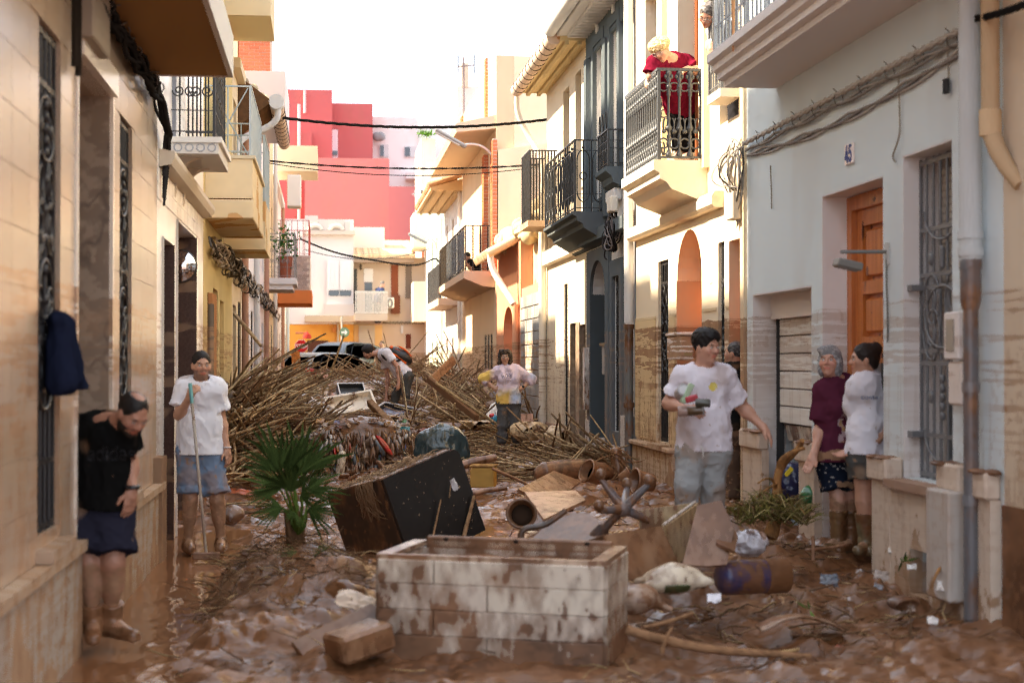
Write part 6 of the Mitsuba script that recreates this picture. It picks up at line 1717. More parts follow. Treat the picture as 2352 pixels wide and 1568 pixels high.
put(k, 'back_lip', MB((0.30, 0.19, 0.12)).box(0.08, FW_ - 0.07, FD_ - 0.06, FD_ - 0.02, FH_ - 0.1, FH_ + 0.03, b=0.01), 'm_muddy', M=Mf, mud=0.8)
for i in range(3): put(k, 'painted_hole', MB((0.03, 0.02, 0.015)).ball((0.2 + 0.42 * i, FD_ - 0.061, FH_ + 0.012), (0.016, 0.004, 0.012), sub=1), 'm_plain', M=Mf)  # solid dark bead; the shade inside a hole is put into its colour

# black cabinet tipped up
P0 = at(879, 1101, 'y', 13.3)
Wv, Hv = A([0.63, 0.60, 0.22]), A([0.21, 0.0, -0.61])
Wl, Hl = np.linalg.norm(Wv), 0.70
wv_, hv_ = unit(Wv), unit(Hv); dv_ = unit(np.cross(wv_, hv_))
if dv_[1] < 0: dv_ = -dv_
Mc = frame(P0, wv_, hv_, dv_)
k = thing('black_cabinet', 'black glossy appliance tipped on its edge in the mud', 'appliance')
Wl, Hl, Dl = 0.90, 0.72, 0.66
rr = 0.07
corner = [(0, 0), (0, Hl), (Wl, Hl)] + [(Wl - rr + rr * math.cos(u), rr - rr * math.sin(u)) for u in np.linspace(0, np.pi / 2, 8)]
add(k + '__body', MB((0.028, 0.018, 0.014)).prism([corner], Dl, frame(P0 + dv_ * 0.03, wv_, hv_, dv_)), 'm_muddy', mud=0.30)
put(k, 'front_panel', MB((0.012, 0.011, 0.011)).prism([[(x * 0.995 + 0.003, y * 0.995 + 0.003) for x, y in corner]], 0.028, Mc), 'm_gloss')
put(k, 'trim', MB((0.25, 0.22, 0.20)).prism([[(-0.004, -0.012), (Wl - rr, -0.012), (Wl - rr, -0.001), (-0.004, -0.001)]], Dl * 0.98, frame(P0 + dv_ * 0.02, wv_, hv_, dv_)), 'm_muddy', mud=0.62)
for i in range(46):
    a, b = rng.uniform(0.05, Wl - 0.05), rng.uniform(0.05, Hl - 0.05); s_ = abs(rng.normal(0, 0.0025)) + 0.0015
    put(k, 'mud_fleck', MB((0.36, 0.24, 0.15)).ball(P0 + wv_ * a + hv_ * b - dv_ * 0.001, (s_, s_, s_), sub=1), 'm_plain')
Pc = lambda a, b, d=-0.006: P0 + wv_ * a + hv_ * b + dv_ * d
sheet('torn_label', 'torn wet white paper stuck on the black appliance', 'paper', Pc(0.72, 0.27), (0.055, 0.035), -dv_, (0.55, 0.54, 0.56), crumple=0.2, mud=0.2)
for (a0, b0, a1, b1, r) in ((0.25, 0.62, 0.5, 0.33, 0.010), (0.62, 0.68, 0.87, 0.42, 0.02), (0.60, 0.35, 0.66, 0.25, 0.005)):
    one('mud_caked_stick', MB((0.32, 0.19, 0.10)).tube([Pc(a0, b0, -0.02), Pc(a1, b1, -0.03)], [r, r * 0.7], 6), 'm_timber', 'mud caked stick leaning against the black appliance', 'stick', 'sticks against the black appliance')
m = MB((0.22, 0.13, 0.07))
for i in range(40):
    a = P0 + dv_ * rng.uniform(0.12, 0.3) - hv_ * 0.01 - wv_ * 0.01
    L = rng.uniform(0.12, 0.32)
    m.tube(smooth_path([a + dv_ * rng.uniform(-.02, .02), a + hv_ * L * 0.5 - wv_ * 0.02 + dv_ * rng.normal(0, .03), a + hv_ * L - wv_ * 0.012 + dv_ * rng.normal(0, .05)], 6), 0.004, 4)
add(thing('root_tuft', 'brown root fibres draped over the side of the black appliance', 'roots', kind='stuff'), m, 'm_timber')
m = MB()
for i in range(260):
    c = P0 + wv_ * rng.uniform(0.0, Wl - 0.1) + dv_ * rng.uniform(0.05, Dl) - hv_ * rng.uniform(0.01, 0.025)
    d = unit(wv_ * rng.normal() + dv_ * rng.normal()) * rng.uniform(0.02, 0.12)
    m.tube([c, c + d * 0.5 - hv_ * 0.01, c + d], 0.004, 4, A([0.3, 0.2, 0.12]) * rng.uniform(0.5, 1.6))
add(thing('straw_litter', 'straw and mud lying on the top of the black appliance', 'straw', kind='stuff'), m, 'm_timber')

# office chair upside down: seat, column, star base
k = thing('overturned_chair', 'overturned office chair with its star base in the air', 'chair')
Yc = 11.0
seat = [at(*q, 'y', Yc) for q in ((1180, 1262), (1250, 1185), (1300, 1170), (1345, 1183), (1392, 1235), (1385, 1262))]
k_seat = ((1178, 1264, -0.12), (1205, 1228, 0.02), (1240, 1194, 0.14), (1275, 1176, 0.2), (1308, 1170, 0.22), (1342, 1180, 0.2), (1372, 1205, 0.12), (1394, 1240, 0.0), (1396, 1266, -0.1))
loop = smooth_path([at(1198, 1245, 'y', 10.95), at(1205, 1215, 'y', 10.95), at(1240, 1208, 'y', 10.95), at(1275, 1190, 'y', 10.95), at(1300, 1172, 'y', 10.95)], 20)
put(k, 'armrest', MB((0.04, 0.035, 0.03)).tube(loop, 0.02, 8), 'm_muddy', mud=0.5)
hub, low = at(1432, 1168, 'y', 10.85), at(1350, 1250, 'y', 10.95)
put(k, 'column', MB((0.05, 0.05, 0.055)).tube([low, low + (hub - low) * 0.45, low + (hub - low) * 0.5, hub], [0.045, 0.045, 0.028, 0.028], 12), 'm_muddy', mud=0.45)
put(k, 'hub', MB((0.10, 0.10, 0.11)).ball(hub, (0.055, 0.05, 0.055)), 'm_muddy', mud=0.5)
for i, (q, dy) in enumerate((((1380, 1100), 0.05), ((1490, 1112), -0.05), ((1376, 1172), -0.12), ((1492, 1196), 0.02), ((1440, 1120), 0.3))):
    tip = at(*q, 'y', 10.85 + dy)
    lg = put(k, 'leg', MB((0.11, 0.11, 0.12)).tube([hub, hub + (tip - hub) * 0.5, tip], [0.034, 0.027, 0.018], 8), 'm_muddy', mud=0.55)
    if i != 3: put(lg, 'castor', MB((0.2, 0.13, 0.09)).ball(tip + A([0, 0, 0.03]), (0.035, 0.035, 0.038)), 'm_muddy', mud=0.9)

# broken cabinet
k = thing('wooden_cabinet', 'broken wooden cabinet lying open in the mud, brown outside and pale inside', 'cabinet')
BR = (0.28, 0.155, 0.085)
def board(parent, name, pts, Y, th, col, bsdf='m_muddy', mud=0.4, label=None):
    """A flat board given by its outline: ((px, py, depth), ...)."""
    P = A([at(a, b, 'y', Y + d) for a, b, d in pts])
    n = unit(np.cross(P[1] - P[0], P[2] - P[0])); n = n if n[1] > 0 else -n
    c = P.mean(0); P = P - np.outer((P - c) @ n, n)
    Q = P + n * th
    N = len(P)
    f = [[0, i, i + 1] for i in range(1, N - 1)] + [[N, N + i + 1, N + i] for i in range(1, N - 1)] + [[i, N + i, N + (i + 1) % N] for i in range(N)] + [[i, N + (i + 1) % N, (i + 1) % N] for i in range(N)]
    mb = MB(col).flat(np.vstack([P, Q]), f)
    return put(parent, name, mb, bsdf, label, mud=mud) if parent else mb


board('overturned_chair', 'seat', k_seat, Yc, 0.06, (0.10, 0.065, 0.045), mud=0.62)
board(k, 'front_board', ((1391, 1226, 0), (1523, 1205, 0.15), (1568, 1300, 0.1), (1560, 1335, 0.1), (1405, 1335, 0)), 10.3, 0.02, BR, mud=0.45)
board(k, 'inner_board', ((1524, 1206, 0.17), (1597, 1154, 0.55), (1590, 1270, 0.5), (1570, 1300, 0.17)), 10.3, 0.018, (0.52, 0.38, 0.20), mud=0.48)
board(k, 'back_board', ((1465, 1172, 0.62), (1596, 1154, 0.60), (1596, 1280, 0.60), (1480, 1300, 0.62)), 10.3, 0.018, (0.55, 0.42, 0.24), mud=0.5)
put(k, 'edge_strip', MB((0.70, 0.62, 0.55)).tube([at(1524, 1204, 'y', 10.46), at(1597, 1152, 'y', 10.84)], 0.010, 4), 'm_muddy', mud=0.25)
k2 = thing('leaning_board', 'mud covered panel leaning against the broken drawer', 'board')
add(k2 + '__face', board(None, '', ((1566, 1300, -0.05), (1600, 1165, 0.1), (1655, 1153, 0.1), (1690, 1205, -0.1), (1672, 1290, -0.15), (1620, 1300, -0.1)), 10.25, 0.03, (0.32, 0.19, 0.115)), 'm_muddy', mud=0.75)
add(k2 + '__fold', board(None, '', ((1648, 1160, 0.1), (1668, 1150, 0.15), (1700, 1212, -0.1), (1680, 1300, -0.15), (1640, 1270, -0.1)), 10.32, 0.02, (0.22, 0.12, 0.075)), 'm_muddy', mud=0.7)

# pillow, sack, blue cylinder
c = at(1547, 1328, 'y', 10.1)
pr2 = Blob([ell(c, (0.185, 0.13, 0.080), (unit([1, 0, 0.06]), unit([0, 1, 0]), unit([-0.06, 0, 1])), 0.05)] + [cone(c, c + A([sx * 0.20, sy * 0.12, -0.02 + 0.012 * sx]), 0.06, 0.02, 0.06) for sx in (-1, 1) for sy in (-1, 1)], 0.008, wrinkle=0.006, wfreq=(7, 7, 7), seed=5)
k = thing('pillow', 'muddy cream pillow with a dark green underside', 'pillow')
add(k + '__cover', pr2.mb((0.66, 0.56, 0.42)), 'm_muddy', mud=0.5)
put(k, 'green_underside', Blob([ell(c + A([0, 0, -0.012]), (0.192, 0.134, 0.076), (unit([1, 0, 0.06]), unit([0, 1, 0]), unit([-0.06, 0, 1])), 0.05)], 0.008, [(c + A([0, 0, -0.018]), (0, 0, 1))], wrinkle=0.004, wfreq=(7, 7, 7), seed=5).mb((0.060, 0.075, 0.030)), 'm_muddy', mud=0.42)
c2 = at(1460, 1375, 'y', 9.75)
one('sack', Blob([ell(c2, (0.13, 0.14, 0.085), (unit([1, 0, 0.2]), unit([0, 1, 0]), unit([-0.2, 0, 1])), 0.05), cone(c2 + A([0.09, 0, 0.0]), c2 + A([0.20, -0.02, -0.06]), 0.03, 0.014, 0.05)], 0.009, wrinkle=0.006, seed=9).mb((0.55, 0.42, 0.32)), 'm_muddy', 'small muddy sack beside the end of the white chest', 'sack', mud=0.75)
a, b = at(1652, 1327, 'y', 10.25), at(1800, 1320, 'y', 10.35)
k = thing('blue_cylinder', 'blue muddy cylinder lying on the mud', 'cylinder')
add(k + '__body', MB((0.012, 0.022, 0.10)).lathe([(0.001, -0.01), (0.07, -0.005), (0.10, 0.02), (0.107, 0.05), (0.107, np.linalg.norm(b - a) - 0.03), (0.102, np.linalg.norm(b - a) - 0.01), (0.001, np.linalg.norm(b - a))], a, unit(b - a), 28), 'm_muddy', mud=0.42)
put(k, 'mud_sleeve', MB((0.34, 0.19, 0.10)).tube([a + (b - a) * 0.68, b + (b - a) * 0.02], 0.111, 24), 'm_ground')

# loose things by the right wall
def lump(name, label, cat, px, py, Y, r, col, bsdf='m_muddy', wr=0.02, mud=0.3, seed=1, freq=(9, 9, 9), res=None, group=None):
    c = at(px, py, 'y', Y)
    return one(name, Blob([ell(c, r, None, 0.03)], res or max(min(r) / 7, 0.006), wrinkle=wr, wfreq=freq, seed=seed).mb(col), bsdf, label, cat, group, mud=mud)


lump('plastic_bag', 'crumpled white plastic bag behind the blue cylinder', 'bag', 1722, 1245, 11.0, (0.10, 0.08, 0.075), (0.60, 0.60, 0.64), 'm_muddy', 0.045, 0.3, seed=4, freq=(13, 13, 13))
lump('bag', 'dark blue bag under the bent garage shutter', 'bag', 1822, 1108, 13.6, (0.14, 0.12, 0.16), (0.012, 0.016, 0.06), 'm_gloss', 0.02, seed=6)
sheet('yellow_tag', 'small yellow tag on the dark blue bag', 'tag', at(1812, 1083, 'y', 13.4), (0.02, 0.045), (0, -1, 0.1), (0.70, 0.55, 0.05), 'm_plain')
lump('bag', 'green plastic bag among the grass by the right wall', 'bag', 1858, 1140, 13.0, (0.08, 0.08, 0.08), (0.02, 0.12, 0.04), 'm_gloss', 0.02, seed=8)
# driftwood trunk with branches
k = thing('driftwood', 'twisted orange brown root standing up before the garage', 'driftwood')
def limb(pts, r0, r1, nm, n=28, wob=0.012):
    p = smooth_path([at(a, b, 'y', Y) for a, b, Y in pts], n)
    p = p + (meshkit.fbm(p * 9, 3, 5)[:, None] - 0.5) * wob * 2
    put(k, nm, MB((0.38, 0.19, 0.07)).tube(p, np.linspace(r0, r1, n) * (0.85 + 0.3 * meshkit.noise(p * 14, 2)), 9), 'm_timber')


limb(((1768, 1235, 12.4), (1782, 1180, 12.5), (1786, 1120, 12.6), (1792, 1075, 12.6), (1812, 1050, 12.6), (1842, 1012, 12.5)), 0.055, 0.02, 'trunk')
limb(((1794, 1072, 12.6), (1806, 1048, 12.5), (1848, 1030, 12.4)), 0.035, 0.012, 'branch')
limb(((1784, 1130, 12.6), (1770, 1100, 12.5), (1740, 1110, 12.4)), 0.014, 0.006, 'branch')
limb(((1786, 1110, 12.6), (1760, 1125, 12.4), (1728, 1150, 12.3)), 0.012, 0.005, 'branch')
limb(((1790, 1190, 12.5), (1810, 1150, 12.3), (1850, 1180, 12.2)), 0.016, 0.006, 'branch')
m = MB()
for i in range(620):
    x0 = rng.uniform(1690, 1855); y0 = 1210 - 30 * rng.random() - 40 * math.sin((x0 - 1690) / 165 * 3.14) * rng.random()
    p = at(x0, y0, 'y', 12.3 + rng.normal(0, 0.12)); L = rng.uniform(0.10, 0.26); th = rng.uniform(0, 6.28)
    d = A([math.cos(th), 0.5 * math.sin(th), 0.55]); d = unit(d)
    s_ = unit(np.cross(d, rng.normal(0, 1, 3))) * rng.uniform(0.003, 0.006)
    t_ = p + d * L - A([0, 0, 0.5 * L * rng.random()])
    m.raw([p - s_, p + s_, (p + t_) / 2 + s_ + A([0, 0, .03]), (p + t_) / 2 - s_ + A([0, 0, .03]), t_], [[0, 1, 2], [0, 2, 3], [3, 2, 4]], A([(0.20, 0.17, 0.05), (0.12, 0.11, 0.03), (0.34, 0.27, 0.12), (0.16, 0.10, 0.05)][int(rng.integers(4))]) * rng.uniform(0.6, 1.2), sheet=True)
one('grass_clump', m, 'm_leaf', 'uprooted grass clump at the foot of the driftwood', 'grass', kind='stuff')
k = thing('driftwood', 'pale split branch leaning on the wall by the grey downpipe', 'driftwood')
limb(((2172, 1345, 9.9), (2165, 1270, 10.0), (2162, 1190, 10.1), (2168, 1120, 10.15)), 0.03, 0.012, 'trunk', wob=0.02)
limb(((2168, 1270, 10.0), (2186, 1220, 10.0), (2178, 1150, 10.1), (2166, 1110, 10.15)), 0.022, 0.010, 'branch', wob=0.02)
limb(((2168, 1300, 9.9), (2150, 1320, 9.8), (2140, 1350, 9.8)), 0.012, 0.006, 'branch')
# front branches, fallen sheet, red pole, bits
def stick(label, pts, r0, r1, col=(0.30, 0.165, 0.09), name='branch', bsdf='m_timber', group=None):
    p = smooth_path([at(a, b, 'y', Y) for a, b, Y in pts], 20)
    return one(name, MB(col).tube(p, np.linspace(r0, r1, 20) * (0.8 + 0.4 * meshkit.noise(p * 17, 2)), 8), bsdf, label, 'branch', group)


stick('long muddy branch lying to the right of the white chest', ((1437, 1445, 9.35), (1530, 1470, 9.3), (1650, 1492, 9.2), (1760, 1500, 9.1), (1860, 1508, 9.1)), 0.03, 0.018)
stick('thin branch crossing over the long muddy branch', ((1478, 1440, 9.5), (1540, 1425, 9.6), (1590, 1408, 9.7)), 0.012, 0.014)
stick('forked twig sticking up from the long muddy branch', ((1520, 1500, 9.2), (1530, 1465, 9.2), (1545, 1440, 9.2)), 0.016, 0.008)
stick('straight pale stick on the mud under the fallen sheet', ((1690, 1492, 9.2), (1780, 1497, 9.1), (1835, 1490, 9.1)), 0.011, 0.009, (0.42, 0.28, 0.13))
stick('red brown plastic pole lying in the mud', ((1915, 1490, 9.3), (1955, 1482, 9.3), (1993, 1472, 9.35)), 0.022, 0.02, (0.40, 0.10, 0.05), 'plastic_pole', 'm_muddy')
stick('dark curved twig standing in the mud at the front', ((1915, 1545, 8.9), (1920, 1515, 8.95), (1940, 1490, 9.0)), 0.012, 0.007, (0.16, 0.07, 0.04))
stick('dark thin twig beside the curved one', ((1904, 1545, 8.95), (1898, 1520, 9.0), (1890, 1490, 9.0)), 0.006, 0.005, (0.2, 0.11, 0.06))
stick('muddy bar lying flat before the stone pier', ((1850, 1262, 11.7), (1900, 1258, 11.7), (1945, 1250, 11.8)), 0.014, 0.012, (0.3, 0.17, 0.1), 'muddy_bar', 'm_muddy')
stick('upright muddy iron bar before the stone pier', ((1868, 1285, 11.5), (1868, 1250, 11.5), (1867, 1230, 11.5)), 0.013, 0.012, (0.3, 0.17, 0.1), 'muddy_bar', 'm_muddy')
# bent sheet (fallen panel) and its hollow
c = at(1835, 1440, 'y', 9.45) + A([0, 0, 0.03])
u, v = np.meshgrid(np.linspace(-1, 1, 26), np.linspace(0, 1, 14), indexing='ij')
X = np.stack([u * 0.24 + 0.03 * v, 0.28 * v - 0.1, 0.11 * np.sin(np.clip((u + 1) / 2, 0, 1) * 2.6 + 0.35) * (1 - 0.25 * v) - 0.06], -1).reshape(-1, 3)
X[:, 2] += 0.03 * (meshkit.fbm(X * 9, 3, 4) - 0.5); X += c
i, j = [q.ravel() for q in np.meshgrid(np.arange(25), np.arange(13), indexing='ij')]
f = np.stack([i * 14 + j, (i + 1) * 14 + j, (i + 1) * 14 + j + 1, i * 14 + j + 1], 1)
nn = len(X); ring = np.r_[np.arange(0, 14), np.arange(27, nn, 14), np.arange(nn - 2, nn - 15, -1), np.arange(nn - 28, 0, -14)]
r2_ = np.roll(ring, -1)
one('fallen_sheet', MB((0.34, 0.23, 0.16)).raw(np.vstack([X, X - A([0, 0, 0.012])]), np.vstack([f, f[:, ::-1] + nn, np.stack([ring, r2_, r2_ + nn, ring + nn], 1)]), sheet=True), 'm_muddy', 'curved muddy panel lying on the mud at the front right', 'panel', mud=0.6)
c = at(2075, 1384, 'y', 9.7)
one('hat', Blob([ell(c, (0.10, 0.08, 0.045), None, 0.02), ell(c + A([0.02, -0.06, -0.012]), (0.07, 0.06, 0.03), None, 0.02, 's')], 0.007).mb((0.10, 0.06, 0.045)), 'm_muddy', 'dark hollow muddy hat lying on the mud', 'hat', mud=0.45)
for (px, py, Y, s_, col, lb, nm) in ((2142, 1424, 9.4, 0.035, (0.74, 0.70, 0.66), 'white paper tissue on the mud right of the fallen panel', 'paper_scrap'),
                                     (2094, 1300, 10.3, 0.032, (0.74, 0.72, 0.70), 'white paper scrap on the mud below the vent hole', 'paper_scrap'),
                                     (2085, 1395, 9.7, 0.05, (0.45, 0.36, 0.30), 'brownish cloth scrap beside the muddy hat', 'cloth_scrap'),
                                     (1905, 1330, 10.2, 0.06, (0.10, 0.12, 0.15), 'dark glossy plastic piece right of the blue cylinder', 'plastic_scrap'),
                                     (1640, 1372, 9.9, 0.045, (0.78, 0.76, 0.80), 'white plastic scrap under the blue cylinder', 'plastic_scrap'),
                                     (2018, 1345, 10.1, 0.03, (0.30, 0.36, 0.42), 'bluish plastic bit in the mud', 'plastic_scrap'),
                                     (2025, 1320, 10.4, 0.05, (0.40, 0.33, 0.29), 'clear plastic cup half sunk in the mud', 'plastic_cup'),
                                     (2170, 1345, 9.8, 0.05, (0.72, 0.68, 0.64), 'torn white plastic at the foot of the split branch', 'plastic_scrap'),
                                     (2205, 1360, 9.8, 0.04, (0.62, 0.50, 0.47), 'pinkish plastic rag near the downpipe', 'plastic_scrap'),
                                     (2050, 1262, 11.0, 0.03, (0.70, 0.66, 0.60), 'crumpled pale paper by the stone pier', 'paper_scrap')):
    sheet(nm, lb, 'litter', at(px, py, 'y', Y), (s_, s_ * 0.8), (rng.normal(0, .3), -0.7, 0.8), col, 'm_muddy', 0.5, 12, 0.12)
m = MB()
for (px, py, Y) in ((2075, 1290, 10.6), (2062, 1315, 10.4), (2235, 1405, 9.6), (1835, 1560, 8.6), (1860, 1400, 9.7)):
    for q in range(4):
        p = at(px, py, 'y', Y); d = unit(rng.normal(0, 1, 3) + A([0, -0.3, 0.5])) * rng.uniform(0.05, 0.11); s_ = unit(np.cross(d, rng.normal(0, 1, 3))) * 0.012
        m.raw([p, p + d * 0.5 + s_, p + d, p + d * 0.5 - s_], [[0, 1, 2, 3]], A([0.08, 0.13, 0.03]) * rng.uniform(0.6, 1.5), sheet=True)
one('leaf_litter', m, 'm_leaf', 'green leaves scattered on the mud', 'leaves', kind='stuff')
# front left: block, plank, cloth, stone
k = one('wooden_block', MB((0.30, 0.17, 0.09)).box(-0.16, 0.16, -0.12, 0.12, -0.06, 0.09, b=0.02), 'm_muddy', 'mud covered wooden block left of the white chest', 'block', M=place(at(826, 1478, 'y', 9.15), ([0, 0, 1], 28), ([0, 1, 0], -12)), mud=0.7)
one('plank', MB((0.20, 0.11, 0.06)).box(-0.26, 0.26, -0.07, 0.07, -0.02, 0.02, b=0.006), 'm_muddy', 'dark plank behind the wooden block', 'plank', M=place(at(778, 1450, 'y', 9.4), ([0, 0, 1], 24), ([0, 1, 0], -20), ([1, 0, 0], 35)), mud=0.5)
sheet('cloth_scrap', 'pale crumpled cloth in the mud left of the white chest', 'cloth', at(818, 1378, 'y', 10.0), (0.13, 0.08), (0.1, -0.5, 0.9), (0.62, 0.48, 0.36), 'm_muddy', 0.25, 18, 0.45)
lump('stone', 'grey stone behind the man with the squeegee', 'stone', 533, 1182, 15.2, (0.10, 0.09, 0.08), (0.27, 0.24, 0.22), wr=0.02, mud=0.4, seed=3, freq=(6, 6, 6))
sheet('orange_scrap', 'orange red plastic scrap in the mud near the palm', 'litter', at(548, 1128, 'y', 17), (0.16, 0.05), (0, -0.4, 0.9), (0.45, 0.09, 0.03), 'm_muddy', 0.15, 10, 0.3)

# middle distance: pots, boards, crate, log, roll
def pot(label, c, ax, r0, r1, h, col, mud=0.7):
    k = thing('flower_pot', label, 'flower pot')
    add(k + '__pot', MB(col).lathe([(0.001, 0), (r0, 0), (r0 + (r1 - r0) * 0.85, h * 0.85), (r1 + 0.012, h * 0.86), (r1 + 0.014, h), (r1 - 0.012, h), (r0 - 0.014, 0.02), (0.001, 0.02)], c, ax, 28), 'm_muddy', mud=mud)
    put(k, 'soil', MB((0.05, 0.03, 0.02)).lathe([(0.001, 0.03), (r0 - 0.016, 0.03), (r0 + (r1 - r0) * 0.5 - 0.016, h * 0.5), (0.001, h * 0.5)], c, ax, 20), 'm_plain')


pot('muddy plastic flower pot tipped over near the dark log', at(1378, 1095, 'y', 17.4), (-0.75, -0.35, 0.35), 0.085, 0.115, 0.19, (0.36, 0.19, 0.10), 0.85)
pot('muddy flower pot sunk in the mud behind the star base', at(1500, 1108, 'y', 16.4), (-0.95, -0.2, 0.12), 0.085, 0.115, 0.20, (0.30, 0.17, 0.10), 0.9)
pot('dark open flower pot facing down the street', at(1200, 1186, 'y', 12.9), (-0.15, -0.95, 0.22), 0.085, 0.105, 0.17, (0.14, 0.085, 0.05), 0.5)
pot('brown pot lying beyond the tipped one', at(1425, 1100, 'y', 17.2), (0.9, -0.1, 0.5), 0.05, 0.07, 0.12, (0.30, 0.17, 0.1), 0.9)
def plank_at(label, pts, Y, th, col, name='board', bsdf='m_muddy', mud=0.6, cat='board'):
    return one(name, board(None, '', pts, Y, th, col), bsdf, label, cat, mud=mud)


plank_at('muddy board lying tilted before the log', ((1190, 1122, -0.3), (1272, 1080, 0.6), (1335, 1104, 0.7), (1262, 1160, -0.3)), 16.6, 0.03, (0.38, 0.22, 0.13))
plank_at('flat reddish board lying in the puddle', ((1205, 1132, 0.6), (1322, 1128, 0.8), (1345, 1150, 0.1), (1250, 1182, -1.2)), 15.0, 0.03, (0.42, 0.25, 0.17), mud=0.35)
k = thing('yellow_crate', 'peeling yellow wooden crate in the debris', 'crate')
c = at(1107, 1120, 'y', 18.3)
add(k + '__box', MB((0.42, 0.25, 0.075)).box(-0.13, 0.13, 0, 0.3, 0, 0.22, b=0.01), 'm_peel', place(c, ([0, 0, 1], -12)))
put(k, 'rim', MB((0.34, 0.20, 0.08)).box(-0.14, 0.14, -0.01, 0.31, 0.2205, 0.245, b=0.008), 'm_timber', M=place(c, ([0, 0, 1], -12)))
for (p0, p1, Y, r, lb) in (((1050, 1072), (1140, 1050), 18.8, 0.05, 'rolled brown sheet lying over the yellow crate'), ((1075, 1135), (1165, 1120), 17.8, 0.03, 'brown batten below the yellow crate'), ((1130, 1075), (1235, 1125), 18.2, 0.018, 'thin pipe behind the tilted board')):
    a, b = at(*p0, 'y', Y), at(*p1, 'y', Y)
    one('roll' if 'rolled' in lb else 'batten', MB((0.36, 0.19, 0.10)).tube([a, (a + b) / 2 + A([0, 0, 0.01]), b], [r, r, r * 0.8], 10), 'm_muddy', lb, 'wood', mud=0.6)
a, b = at(1228, 1090, 'y', 18.6), at(1405, 1088, 'y', 18.8)
p = smooth_path([a, (a + b) / 2 + A([0, 0, 0.05]), b], 40)
one('log', MB((0.025, 0.022, 0.02)).tube(p, 0.115 * (0.75 + 0.5 * meshkit.noise(p * 6, 4)) * np.r_[np.linspace(0.4, 1, 6), np.ones(28), np.linspace(1, 0.5, 6)], 14), 'm_muddy', 'black and brown log lying across the street', 'log', mud=0.72)
# stump with roots by the pipe
k = thing('root_stump', 'muddy root stump against the grey downpipe', 'stump')
c = at(1425, 1080, 'y', 19.0)
add(k + '__trunk', Blob([cone(c + A([0, 0, -0.15]), c + A([-0.05, 0, 0.22]), 0.10, 0.05, 0.05), cone(c, c + A([0.12, 0, -0.18]), 0.07, 0.06, 0.05)], 0.012, wrinkle=0.02, wfreq=(14, 14, 5), seed=2).mb((0.22, 0.115, 0.06)), 'm_muddy', mud=0.5)
for i in range(14):
    q = c + A([rng.normal(-0.03, .05), 0, rng.uniform(0.05, 0.2)])
    put(k, 'root', MB((0.26, 0.14, 0.07)).tube(smooth_path([q, q + A([rng.normal(0, .08), -0.05, rng.uniform(-0.1, 0.1)]), q + A([rng.normal(0, .16), -0.08, -rng.uniform(0.05, 0.3)])], 8), [0.008] * 7 + [0.004], 5), 'm_timber')
# crates and trays on the pile
k = thing('black_crate', 'shallow black crate with a bluish floor on the pile', 'crate')
M = place(at(925, 962, 'y', 33.2), ([0, 0, 1], -24), ([0, 1, 0], 10), ([1, 0, 0], 14))
m = MB((0.02, 0.02, 0.022)); m.prism([rect(-0.55, 0.55, -0.35, 0.35), rect(-0.52, 0.52, -0.32, 0.32)], 0.24, frame([0, 0, -0.1], [1, 0, 0], [0, 1, 0], [0, 0, 1]))
add(k + '__side', m, 'm_gloss', M)
put(k, 'floor', MB((0.20, 0.24, 0.32)).box(-0.519, 0.519, -0.319, 0.319, 0.02, 0.05), 'm_muddy', M=M, mud=0.3)
m = MB((0.55, 0.56, 0.58)); m.prism([rect(-0.56, 0.56, -0.36, 0.36), rect(-0.53, 0.53, -0.33, 0.33)], 0.02, frame([0, 0, 0.141], [1, 0, 0], [0, 1, 0], [0, 0, 1])); put(k, 'rim', m, 'm_plain', M=M)
k = thing('black_crate', 'small dark crate tipped up behind the white tray', 'crate')
M = place(at(806, 902, 'y', 33.8), ([0, 0, 1], 12), ([1, 0, 0], 40))
m = MB((0.03, 0.032, 0.035)); m.prism([rect(-0.26, 0.26, -0.17, 0.17), rect(-0.24, 0.24, -0.15, 0.15)], 0.2, frame([0, 0, -0.1], [1, 0, 0], [0, 1, 0], [0, 0, 1])); m.box(-0.239, 0.239, -0.149, 0.149, -0.03, 0.0, (0.06, 0.065, 0.07))
add(k + '__body', m, 'm_gloss', M)
m = MB((0.6, 0.6, 0.6)); m.prism([rect(-0.27, 0.27, -0.18, 0.18), rect(-0.245, 0.245, -0.155, 0.155)], 0.015, frame([0, 0, 0.101], [1, 0, 0], [0, 1, 0], [0, 0, 1])); put(k, 'rim', m, 'm_plain', M=M)
k = thing('white_tray', 'cream white polystyrene tray tipped on the pile', 'tray')
M = place(at(805, 932, 'y', 31.2), ([0, 0, 1], 14), ([0, 1, 0], -9), ([1, 0, 0], 48))
m = MB((0.72, 0.66, 0.55)); m.prism([rect(-0.45, 0.45, -0.22, 0.22), rect(-0.41, 0.41, -0.18, 0.18)], 0.16, frame([0, 0, -0.05], [1, 0, 0], [0, 1, 0], [0, 0, 1])); m.box(-0.409, 0.409, -0.179, 0.179, -0.05, -0.02)
add(k + '__body', m, 'm_muddy', M, mud=0.18)
# bin bag
c = at(1013, 1020, 'y', 22.6)
def pleat(p):
    w = p + 0.10 * (meshkit.fbm(p * 4, 2, 5)[:, None] - 0.5)
    return 0.085 * (0.32 - np.abs(meshkit.fbm(w * A([4.5, 4.5, 2.5]), 2, 1) - 0.5) * 2) + 0.016 * (0.3 - np.abs(meshkit.fbm(w * A([14, 14, 6]), 2, 8) - 0.5) * 2)
one('bin_bag', Blob([ell(c, (0.33, 0.24, 0.26), None, 0.05), ell(c + A([0.0, 0, -0.14]), (0.36, 0.26, 0.2), None, 0.08)], 0.010, relief=pleat).mb((0.030, 0.050, 0.058)), 'm_gloss', 'shiny dark teal bin bag before the cane pile', 'bag')
